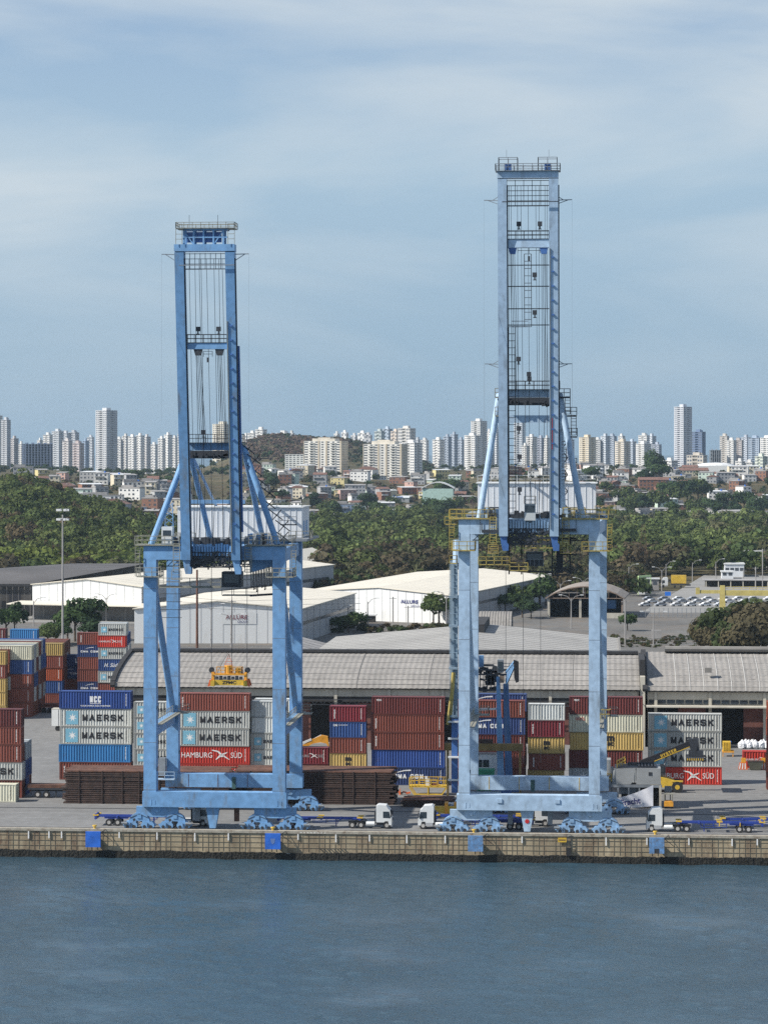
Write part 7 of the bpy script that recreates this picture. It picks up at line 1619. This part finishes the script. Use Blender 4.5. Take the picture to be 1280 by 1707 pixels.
# foreground row of scrub at the wood's edge
pts = []
for k in range(420):
    px = rg.uniform(-10, 1290); g_ = G(px, 986 + rg.uniform(-6, 10)); 
    if px > 1080 or px < 240: continue
    pts.append((g_.x, min(g_.y, 1110), 0.5, rg.uniform(.6, 1.1)))
for k in range(160):
    px = rg.uniform(1020, 1170); g_ = G(px, rg.uniform(1062, 1080)); pts.append((g_.x, g_.y, -.3, rg.uniform(.08, .2)))
for k in range(60):
    px = rg.uniform(500, 790); g_ = G(px, rg.uniform(1046, 1056)); pts.append((g_.x, g_.y, -.3, rg.uniform(.2, .42)))
wood('edge_scrub', 'dry brownish scrub and weeds along the edge of the yards', pts, 59, 5.2, 120, .2, lambda x, y, g: [(.075, .06, .034), (.06, .065, .03), (.05, .07, .028)][g.integers(0, 3)])
# ---------------------------------------------------------------- the town
WALLC = {'white': (.76, .75, .72), 'cream': (.60, .54, .41), 'grey': (.34, .345, .35), 'brick': (.26, .13, .085), 'pale yellow': (.60, .52, .26), 'pale green': (.48, .58, .50), 'pink': (.55, .36, .30), 'blue grey': (.25, .33, .44)}
WNM = MB().box(-.5, .5, -.06, .02, 0, 1).mesh('window', 'window_dark')
def house(px, Y, w, d, st, col, roofk, rz, look=None, q=q):
    x = X(px, Y); z = hgt(x, Y) - 1.2; h = 3.0 * st + 1.2
    r = root('house', (x, Y, z), 'x', 'house', 'houses of the hillside town', rz=rz)
    wl = put('wall', MB().box(-w / 2, w / 2, 0, d, 0, h).mesh('wall', 'wall_any'), r, color=WALLC[col])
    b = MB(); t = .35
    if roofk == 'tiled': b.prism([(-w / 2 - t, h), (0, h + w * .18), (w / 2 + t, h)], -t, d + t) if q.random() < .5 else b.prism([(-t, h), (d / 2, h + d * .2), (d + t, h)], -w / 2 - t, w / 2 + t, ax='x'); b_ = b.mesh('roof', 'tile')
    elif roofk == 'terrace':
        b.box(-w / 2 - .2, w / 2 + .2, -.2, d, h, h + .2)
        for sx_ in (-w / 2, w / 2 - .2): b.box(sx_, sx_ + .2, 0, d, h + .2, h + 1.0)
        b.box(-w / 2, w / 2, -.15, .05, h + .2, h + .9); b.box(-w / 2 + .4, w / 2 - w * .4, d * .4, d, h + .2, h + 2.4); b_ = b.mesh('roof', 'slab_grey')
    else: b.prism([(-t, h + .1), (d + t, h + .9), (d + t, h + 1.05), (-t, h + .25)], -w / 2 - t, w / 2 + t, ax='x'); b_ = b.mesh('roof', 'slab_grey' if roofk == 'sheet' else 'white_paint')
    put('roof', b_, r)
    nw = max(1, int(w / 3.0))
    for s_ in range(st):
        for k in range(nw):
            if q.random() < .12: continue
            put('window', WNM, wl, (-w / 2 + w * (k + .5) / nw, 0, 1.2 + 3 * s_ + .95), scale=(q.uniform(1.1, 1.9), 1, q.uniform(1.0, 1.5)))
    if q.random() < .4: put('balcony', MB().box(-w * .45, w * .2, -1.1, 0, 1.2 + 3 * (st - 1) - .1, 1.2 + 3 * (st - 1) + .9).mesh('balcony', 'wall_any'), wl, color=WALLC[q.choice(('white', 'grey', 'cream'))])
    if q.random() < .35: put('water_tank', MB().tube((w * .2, d * .5, h), (w * .2, d * .5, h + 1.9), .7, 8).mesh('water_tank', 'road_sign_blue' if q.random() < .4 else 'slab_grey'), r)
    NAMED.append((r, look or f"{col} {['one', 'two', 'three', 'four', 'five'][st - 1]} storey house with {dict(tiled='tiled', terrace='terrace', sheet='grey sheet', white='white')[roofk]} roof", px)); return r
cols_ = ['white'] * 5 + ['brick'] * 5 + ['grey'] * 6 + ['cream'] * 3 + ['pink', 'pale yellow', 'pale green', 'white', 'brick']
roofs_ = ['terrace', 'tiled', 'sheet', 'sheet', 'terrace', 'sheet', 'white', 'tiled', 'terrace']
zones = [ # px range, Y range, count
    (10, 300, 1900, 2300, 42), (110, 300, 1625, 1850, 30), (236, 400, 1750, 2200, 36), (400, 500, 2200, 2700, 16), (470, 760, 2110, 2330, 30), (480, 790, 2350, 2700, 40), (790, 960, 2400, 2900, 12), (960, 1120, 2100, 2320, 24), (960, 1290, 2330, 2750, 56), (1120, 1290, 2130, 2300, 10)]
for (a, c, y0, y1, n) in zones:
    for k in range(n):
        px = a + (c - a) * (k + q.random()) / n; Y = q.uniform(y0, y1); w = q.uniform(8, 18)
        house(px, Y, w, q.uniform(7, 13), q.choice((1, 2, 2, 3, 3)), q.choice(cols_), q.choice(roofs_), q.uniform(-.5, .6))
# buildings that stand out in the photograph
for (px, Y, w, d, st, col, rk, lk) in ((177, 1740, 22, 12, 3, 'cream', 'terrace', None), (170, 2000, 30, 14, 2, 'white', 'terrace', None), (219, 1690, 9, 8, 2, 'white', 'terrace', None), (222, 1660, 12, 8, 2, 'white', 'terrace', None), (250, 1660, 10, 10, 4, 'brick', 'sheet', None), (134, 1700, 9, 8, 2, 'grey', 'sheet', None),
      (575, 2190, 15, 14, 4, 'blue grey', 'terrace', None), (612, 2126, 26, 9, 1, 'white', 'sheet', 'long white one storey building at the edge of the wood'), (660, 2170, 14, 9, 3, 'pink', 'white', None), (592, 2420, 18, 10, 3, 'grey', 'sheet', None), (545, 2400, 14, 10, 2, 'pale green', 'terrace', None), (495, 2360, 18, 10, 2, 'cream', 'white', None), (640, 2400, 44, 16, 1, 'grey', 'white', 'long building with white solar panelled roof'),
      (1142, 2130, 16, 9, 3, 'grey', 'sheet', None), (1100, 2125, 26, 8, 2, 'brick', 'sheet', None), (1036, 2130, 20, 9, 2, 'brick', 'sheet', None), (1048, 2115, 11, 8, 2, 'white', 'sheet', None), (1090, 2420, 26, 12, 3, 'brick', 'tiled', None), (1035, 2500, 14, 9, 2, 'white', 'terrace', None), (968, 2500, 18, 12, 2, 'grey', 'sheet', None), (1157, 2700, 28, 14, 2, 'cream', 'tiled', None), (1210, 2560, 16, 10, 3, 'grey', 'sheet', None), (1240, 2750, 30, 14, 3, 'cream', 'white', None), (1234, 2120, 11, 7, 2, 'pink', 'sheet', None), (1268, 2118, 24, 7, 1, 'white', 'sheet', None), (1003, 2250, 11, 10, 4, 'brick', 'terrace', None)):
    house(px, Y, w, d, st, col, rk, 0.08, lk)
for o, look, px in NAMED:
    if look.startswith('long building with white solar'):
        for k in range(4):
            put('solar_panel', MB().add([(-16 + k * 9, -.2, 4.8), (-10.5 + k * 9, -.2, 4.8), (-10.5 + k * 9, 12, 5.3), (-16 + k * 9, 12, 5.3)], [(0, 1, 2, 3)]).mesh('solar_panel', 'deep_blue'), o)
# sports hall with arched roof
Y = 2380; x0, x1 = X(702, Y), X(757, Y); z = hgt(x0, Y); r = root('sports_hall', ((x0 + x1) / 2, Y, z), 'pale green hall with a white arched roof between the cranes', 'hall')
zt = Z(813, 730, Y); zc = Z(803, 730, Y); xm = (x0 + x1) / 2; hw = (x1 - x0) / 2
b = MB(); n = 12; arch = [(x0 + 2 * hw * k / n, zt + (zc - zt) * math.sin(math.pi * k / n)) for k in range(n + 1)]
b.prism(arch + [(x, zz - .9) for x, zz in arch[::-1]], Y, Y + 20); b.build('arched_roof', 'white_paint', r); MB().box(x0 + 1, x1 - 1, Y + 1, Y + 18, z, zt - .8).build('wall', mat('hall_green', (.40, .56, .50), .8), r)
Y = 2850; c = Vector((X(1193, Y), Y, 0)); r = root('church', tuple(c), 'white domed church hall above the trees at right', 'church'); w = 125 * sc(1193, Y) / 2
b = MB(); b.prism([(c.x - w, Z(790, 1193, Y)), (c.x + w, Z(790, 1193, Y)), (c.x + w, Z(782, 1193, Y)), (c.x + w * .55, Z(776, 1193, Y)), (c.x - w * .55, Z(776, 1193, Y)), (c.x - w, Z(783, 1193, Y))], Y, Y + 25); b.build('wall', 'metal_white', r)
n = 16; zb = Z(776, 1193, Y); hd = Z(771, 1193, Y) - zb
b = MB(); vs = []
for j in range(5):
    t = j / 4 * math.pi / 2
    for k in range(n): a = 2 * math.pi * k / n; vs.append((c.x + w * .5 * math.cos(t) * math.cos(a), Y + 12 + w * .3 * math.cos(t) * math.sin(a), zb + hd * math.sin(t)))
b.add(vs, [(j * n + k, j * n + (k + 1) % n, (j + 1) * n + (k + 1) % n, (j + 1) * n + k) for j in range(4) for k in range(n)]); b.build('dome', 'metal_white', r)
# towers
def tower(px0, px1, pt, Y, col, fl, look, rz=None, hut=True, base=None, dark=1.0):
    rz = (q.uniform(.8, 1.2) if q.random() < .7 else q.uniform(-.5, -.15)) if rz is None else rz; cx = (px0 + px1) / 2; x = X(cx, Y); s = sc(cx, Y); Wp = (px1 - px0) * s; a = Wp / (math.cos(rz) + abs(math.sin(rz))); z0 = hgt(x, Y) - 2; zt = Z(pt + (2.5 if hut else 0), cx, Y); h = zt - z0
    r = root('apartment_tower', (x, Y + a, z0), 'x', 'apartment tower', 'apartment towers on the skyline', rz=rz)
    c = WALLC.get(col, WALLC['white']) if isinstance(col, str) else col
    b = MB(); nt_ = a * .10      # body with notched corners and recessed bays
    pts_ = [(-a / 2, -a / 2), (-a * .15, -a / 2), (-a * .15, -a / 2 + nt_), (a * .15, -a / 2 + nt_), (a * .15, -a / 2), (a / 2, -a / 2), (a / 2, -a * .15), (a / 2 - nt_, -a * .15), (a / 2 - nt_, a * .15), (a / 2, a * .15), (a / 2, a / 2), (-a / 2, a / 2), (-a / 2, a * .15), (-a / 2 + nt_, a * .15), (-a / 2 + nt_, -a * .15), (-a / 2, -a * .15)]
    b.prism(pts_, 0, h, ax='z'); body = put('wall', b.mesh('wall', 'wall_any'), r, color=c)
    fh = h / fl; w = MB(); bal = MB()
    for k in range(1, fl):
        z = k * fh
        for side in range(3):
            def PT(u, v, zz, off):   # on facade
                if side == 0: return (u, -a / 2 - off, zz)
                if side == 1: return (a / 2 + off, u, zz)
                return (-a / 2 - off, u, zz)
            for u0 in (-.46, -.31, .17, .33):
                uu = u0 * a; ww = a * .10; w.add([PT(uu, 0, z + .3 * fh, .08), PT(uu + ww, 0, z + .3 * fh, .08), PT(uu + ww, 0, z + .78 * fh, .08), PT(uu, 0, z + .78 * fh, .08)], [(0, 1, 2, 3) if side != 2 else (3, 2, 1, 0)])
            if side == 0: bal.box(-a * .15, a * .15, -a / 2 - .1, -a / 2 + nt_, z, z + .35 * fh)
            elif side == 1: bal.box(a / 2 - nt_, a / 2 + .1, -a * .15, a * .15, z, z + .35 * fh)
            else: bal.box(-a / 2 - .1, -a / 2 + nt_, -a * .15, a * .15, z, z + .35 * fh)
    put('window_rows', w.mesh('window_rows', mat('tower_glass', (.13, .15, .18), .35, var=.2)), body); put('balconies', bal.mesh('balconies', 'wall_any'), body, color=tuple(v * .86 for v in c))
    b = MB(); b.box(-a * .2, a * .2, -a * .2, a * .2, h + .02, h + 2.5 * s * 1.0 + 1.5); b.box(-a * .1, a * .3, -a * .05, a * .3, h + .02, h + 2.5)
    if hut: put('roof_hut', b.mesh('roof_hut', 'wall_any'), r, color=tuple(v * .95 for v in c))
    put('parapet', MB().box(-a / 2 - .15, a / 2 + .15, -a / 2 - .15, a / 2 + .15, h - .6, h + .02).mesh('parapet', 'wall_any'), r, color=c)
    NAMED.append((r, look, cx)); return r
WH_, CR_, GY_ = 'white', 'cream', 'blue grey'
T = [(0, 15, 697, 3600, (.55, .56, .58), 26, 'tall pale grey tower'), (-14, 2, 690, 3700, WH_, 26, 'tall pale grey tower'), (15, 29, 728, 3700, (.48, .46, .46), 15, 'grey apartment tower'), (29, 39, 737, 4000, WH_, 14, 'white apartment tower'), (60, 71, 731, 4600, WH_, 16, 'white apartment tower'),
 (70, 85, 722, 4400, WH_, 20, 'white apartment tower'), (84, 103, 716, 4500, (.62, .64, .66), 20, 'white apartment tower'), (99, 116, 719, 4700, (.55, .56, .58), 18, 'grey apartment tower'), (112, 129, 718, 4800, (.52, .53, .55), 18, 'grey apartment tower'), (102, 118, 732, 3900, (.64, .60, .58), 13, 'white apartment tower'), (117, 137, 736, 3950, (.60, .52, .50), 12, 'pinkish apartment tower'), (136, 147, 732, 4600, (.30, .38, .50), 14, 'blue grey apartment tower'), (144, 155, 726, 4700, (.60, .62, .64), 15, 'white apartment tower'),
 (191, 203, 729, 4700, WH_, 15, 'white apartment tower'), (202, 214, 724, 4700, (.6, .58, .55), 16, 'white apartment tower'), (212, 226, 725, 4500, WH_, 17, 'white apartment tower'), (225, 239, 723, 4600, WH_, 17, 'white apartment tower'), (237, 250, 725, 4650, (.6, .58, .56), 17, 'white apartment tower'), (249, 262, 738, 4800, WH_, 12, 'white apartment tower'), (262, 274, 728, 4500, WH_, 16, 'white apartment tower'), (272, 286, 722, 4550, WH_, 17, 'white apartment tower'), (284, 296, 727, 4600, WH_, 16, 'white apartment tower'), (295, 304, 721, 4500, WH_, 17, 'white apartment tower'),
 (351, 386, 704, 3600, (.66, .62, .52), 20, 'broad cream apartment tower'), (404, 414, 723, 4500, WH_, 12, 'white apartment tower'), (411, 428, 719, 4200, WH_, 14, 'white apartment tower'), (424, 443, 713, 4100, WH_, 15, 'white apartment tower'), (443, 468, 724, 3900, (.55, .54, .50), 7, 'unfinished grey apartment block'), (458, 482, 719, 3950, WH_, 9, 'white apartment tower'), (480, 490, 719, 4100, WH_, 8, 'white apartment tower'),
 (556, 566, 720, 4500, WH_, 8, 'white hilltop tower'), (568, 580, 718, 4500, WH_, 8, 'white hilltop tower'), (584, 596, 723, 4500, (.6, .6, .6), 7, 'white hilltop tower'), (595, 612, 719, 4450, WH_, 9, 'white hilltop tower'), (606, 619, 722, 4400, (.6, .6, .6), 8, 'white hilltop tower'), (623, 640, 716, 4500, (.56, .62, .60), 13, 'pale green grey tower'), (637, 653, 712, 4600, (.45, .52, .60), 14, 'blue grey apartment tower'), (650, 668, 716, 4300, (.62, .54, .46), 13, 'cream apartment tower'), (662, 691, 711, 4250, (.62, .60, .56), 15, 'cream apartment tower'),
 (689, 702, 730, 4500, (.52, .54, .56), 13, 'grey apartment tower'), (700, 714, 731, 4400, WH_, 13, 'white apartment tower'), (668, 702, 735, 3000, WH_, 13, 'near white apartment tower'),
 (720, 740, 730, 4300, WH_, 14, 'white apartment tower'), (738, 752, 725, 4400, (.36, .41, .48), 16, 'blue grey apartment tower'), (750, 763, 721, 4500, (.40, .45, .52), 16, 'blue grey apartment tower'), (762, 774, 730, 4600, (.40, .45, .52), 14, 'blue grey apartment tower'), (773, 801, 723, 3900, WH_, 17, 'white apartment tower'), (784, 811, 699, 4300, (.64, .64, .62), 26, 'tall white tower'), (810, 820, 716, 4500, WH_, 18, 'white apartment tower'), (818, 833, 706, 4500, (.62, .64, .66), 22, 'tall white tower'),
 (856, 874, 699, 4500, (.60, .64, .68), 24, 'tall white tower'), (869, 882, 740, 4100, WH_, 12, 'white apartment tower'), (876, 895, 725, 4200, WH_, 16, 'white apartment tower'), (893, 909, 727, 4600, (.45, .48, .55), 15, 'blue grey apartment tower'), (906, 917, 727, 4300, WH_, 15, 'white apartment tower'), (943, 957, 730, 4700, (.40, .46, .56), 14, 'blue grey apartment tower'),
 (965, 993, 726, 4100, (.66, .58, .44), 18, 'cream apartment tower'), (988, 1003, 730, 4400, WH_, 16, 'white apartment tower'), (1001, 1017, 724, 4400, (.58, .62, .66), 17, 'white apartment tower'), (1012, 1028, 724, 4500, (.50, .56, .64), 17, 'blue grey apartment tower'), (1025, 1051, 733, 3900, (.66, .60, .50), 15, 'cream apartment tower'), (1030, 1042, 724, 4600, WH_, 17, 'white apartment tower'), (1046, 1061, 733, 4300, (.5, .56, .64), 15, 'blue grey apartment tower'), (1060, 1086, 737, 3800, WH_, 15, 'near white apartment tower'), (1064, 1083, 723, 4300, WH_, 18, 'white apartment tower'), (1079, 1094, 724, 4400, (.55, .58, .62), 17, 'white apartment tower'), (1088, 1103, 738, 4300, (.48, .52, .60), 14, 'blue grey apartment tower'),
 (1153, 1177, 717, 4400, (.16, .22, .34), 18, 'dark blue tower beside the tallest tower'), (1200, 1216, 724, 4100, (.66, .62, .56), 18, 'white apartment tower'), (1212, 1228, 731, 4000, WH_, 16, 'white apartment tower'), (1222, 1240, 731, 4050, (.62, .56, .52), 16, 'cream apartment tower'), (1236, 1252, 726, 4300, (.5, .54, .6), 17, 'blue grey apartment tower'), (1248, 1270, 727, 4200, (.42, .50, .60), 17, 'blue grey apartment tower'), (1268, 1292, 727, 3900, WH_, 17, 'white apartment tower'),
 (1226, 1243, 766, 2950, WH_, 5, 'low white apartment block'), (1242, 1259, 768, 2950, WH_, 5, 'low white apartment block'), (1259, 1281, 758, 2900, (.56, .60, .52), 6, 'low pale green apartment block'), (1145, 1180, 756, 3300, (.60, .55, .48), 5, 'low cream apartment block'), (1105, 1130, 765, 3200, WH_, 4, 'low white apartment block')]
for t in T: tower(*t)
# the two tallest towers
tower(155, 191, 681, 4000, (.60, .61, .62), 30, 'tallest pale grey tower on the left skyline', rz=.95)
tower(1124, 1154, 675, 4000, (.62, .64, .68), 32, 'tallest tower on the right skyline', rz=.80)
# unfinished concrete frames
def frame_block(px0, px1, pt, Y, nf, nb, look, c):
    x0, x1 = X(px0, Y), X(px1, Y); x = (x0 + x1) / 2; z0 = hgt(x, Y) - 2; h = Z(pt, (px0 + px1) / 2, Y) - z0; w = x1 - x0
    r = root('unfinished_building', (x, Y, z0), look, 'building'); b = MB()
    for k in range(nf + 1): z = h * k / nf; b.box(-w / 2, w / 2, 0, 16, z - .3, z)
    for k in range(nb + 1):
        xx = -w / 2 + (w - .8) * k / nb
        for y in (0.05, 5, 10, 15): b.box(xx, xx + .8, y, y + .8, 0, h + (1.8 if k % 2 else 0))
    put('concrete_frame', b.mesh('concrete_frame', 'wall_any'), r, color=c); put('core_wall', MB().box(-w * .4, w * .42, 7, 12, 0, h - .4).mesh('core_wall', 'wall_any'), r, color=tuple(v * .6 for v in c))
frame_block(37, 84, 740, 3600, 11, 9, 'unfinished blue grey concrete frame building on the left skyline', (.18, .23, .33)); frame_block(1183, 1202, 750, 4000, 6, 5, 'unfinished grey concrete building right of the tallest right tower', (.33, .35, .37))
# cream blocks with counted windows
WB = MB().box(-.5, .5, -.05, .02, -.5, .5).mesh('window', mat('block_glass', (.10, .11, .12), .4, var=.3))
def block(px0, px1, pt, hutp, Y, look, side=8, fl=15, nb=7, extra=0):
    s = sc((px0 + px1) / 2, Y); x = X((px0 + px1 - side) / 2, Y); w = (px1 - side - px0) * s; z0 = hgt(x, Y) - 3; h = Z(pt, (px0 + px1) / 2, Y) - z0; d = 26; tilt = -.16
    r = root('apartment_block', (x, Y, z0), look, 'apartment block', rz=tilt); c = (.72, .70, .64)
    wl = put('wall', MB().box(-w / 2, w / 2, 0, d, 0, h).mesh('wall', 'wall_any'), r, color=c)
    vis = h; fh = h / fl
    tan = MB(); bal = MB()
    for f in (-.12, .08, .46): tan.box(w * f, w * f + w * .045, -.35, .1, 0, h + .1)
    tan.box(-w / 2 - .05, -w / 2 + .5, -.3, .05, 0, h + .1); tan.box(w / 2 - .4, w / 2 + .05, -.12, d, 0, h - .1)
    put('tan_band', tan.mesh('tan_band', mat('tan_paint', (.54, .47, .36), .8, var=.1)), wl)
    n = 0
    for k in range(fl - 1, -1, -1):
        for j in range(nb):
            if n >= 98: break
            u = -w / 2 + w * (j + .5) / nb
            put('window', WB, wl, (u, -.02, k * fh + fh * .55), scale=(w / nb * (.42 if j % 2 else .6), 1, fh * .46)); n += 1
            
    for k in range(fl):
        for j in (1, 5): u = -w / 2 + w * (j + .5) / nb; bal.box(u - w / nb * .5, u + w / nb * .5, -1.0, -.06, k * fh, k * fh + .30 * fh)
    put('balconies', bal.mesh('balconies', 'wall_any'), wl, color=(.66, .65, .60))
    sd = MB()
    for k in range(fl):
        for j in range(4): sd.box(w / 2 + .06, w / 2 + .12, 3 + j * 6, 5 + j * 6, k * fh + fh * .35, k * fh + fh * .8)
    o = put('side_windows', sd.mesh('side_windows', 'block_glass' if False else MT['block_glass']), wl); o['kind'] = 'stuff'
    hh = Z(hutp, (px0 + px1) / 2, Y) - z0 - h
    put('roof_hut', MB().box(-w * .30, w * .30, 4, d - 4, h + .02, h + hh * .7).box(-w * .16, w * .16, 6, d - 6, h + hh * .7, h + hh).mesh('roof_hut', 'wall_any'), r, color=(.60, .55, .46))
block(505, 578, 735, 729, 2700, 'broad cream apartment block with tan bands, left of the twin blocks'); block(604, 678, 740, 733, 2700, 'broad cream apartment block with tan bands, right of the twin blocks')
def wblock(px0, px1, pt, Y, fl, nb, look):
    s = sc((px0 + px1) / 2, Y); x = X((px0 + px1) / 2, Y); w = (px1 - px0) * s; z0 = hgt(x, Y) - 3; h = Z(pt, (px0 + px1) / 2, Y) - z0
    r = root('apartment_block', (x, Y, z0), look, 'apartment block', rz=.05); wl = put('wall', MB().box(-w / 2, w / 2, 0, 15, 0, h).mesh('wall', 'wall_any'), r, color=(.66, .68, .66)); fh = h / fl
    for k in range(fl):
        for j in range(nb): put('window', WB, wl, (-w / 2 + w * (j + .5) / nb, -.02, k * fh + fh * .55), scale=(w / nb * .6, 1, fh * .4))
    put('roof', MB().box(-w / 2 - .3, w / 2 + .3, -.3, 15.3, h, h + .5).mesh('roof', 'white_paint'), r)
wblock(475, 506, 758, 2740, 11, 5, 'white apartment block left of the twin cream blocks')
# ordinals from the left make the labels single
ORDN = ['first', 'second', 'third', 'fourth', 'fifth', 'sixth', 'seventh', 'eighth', 'ninth', 'tenth', 'eleventh', 'twelfth'] + [f"{k}th" for k in range(13, 60)]
from collections import defaultdict
grp_ = defaultdict(list)
for o, look, px in NAMED: grp_[(look, zone(px))].append((px, o))
for (look, zn), L_ in grp_.items():
    L_.sort(key=lambda t: t[0])
    if 'clump' in look: zn = ''
    for k, (px, o) in enumerate(L_): o['label'] = f"{look} {zn}".strip() if len(L_) == 1 else f"{look} {zn}".strip() + f", {ORDN[k]} from left"
# ---------------------------------------------------------------- the air
hz = bpy.data.materials.new('haze'); hz.use_nodes = True; t = hz.node_tree; t.nodes.clear()
pv = nd('ShaderNodeVolumePrincipled', t); om = nd('ShaderNodeOutputMaterial', t); t.links.new(pv.outputs[0], om.inputs['Volume'])
pv.inputs['Color'].default_value = (.66, .84, 1.0, 1); pv.inputs['Density'].default_value = 4.5e-5; pv.inputs['Anisotropy'].default_value = .3
MT['haze'] = hz
o = MB().box(-3400, 3400, -300, 9000, -8, 175).build('haze', 'haze'); o['kind'] = 'stuff'; o['label'] = 'thin pale haze in the air'
S.cycles.use_adaptive_sampling = True
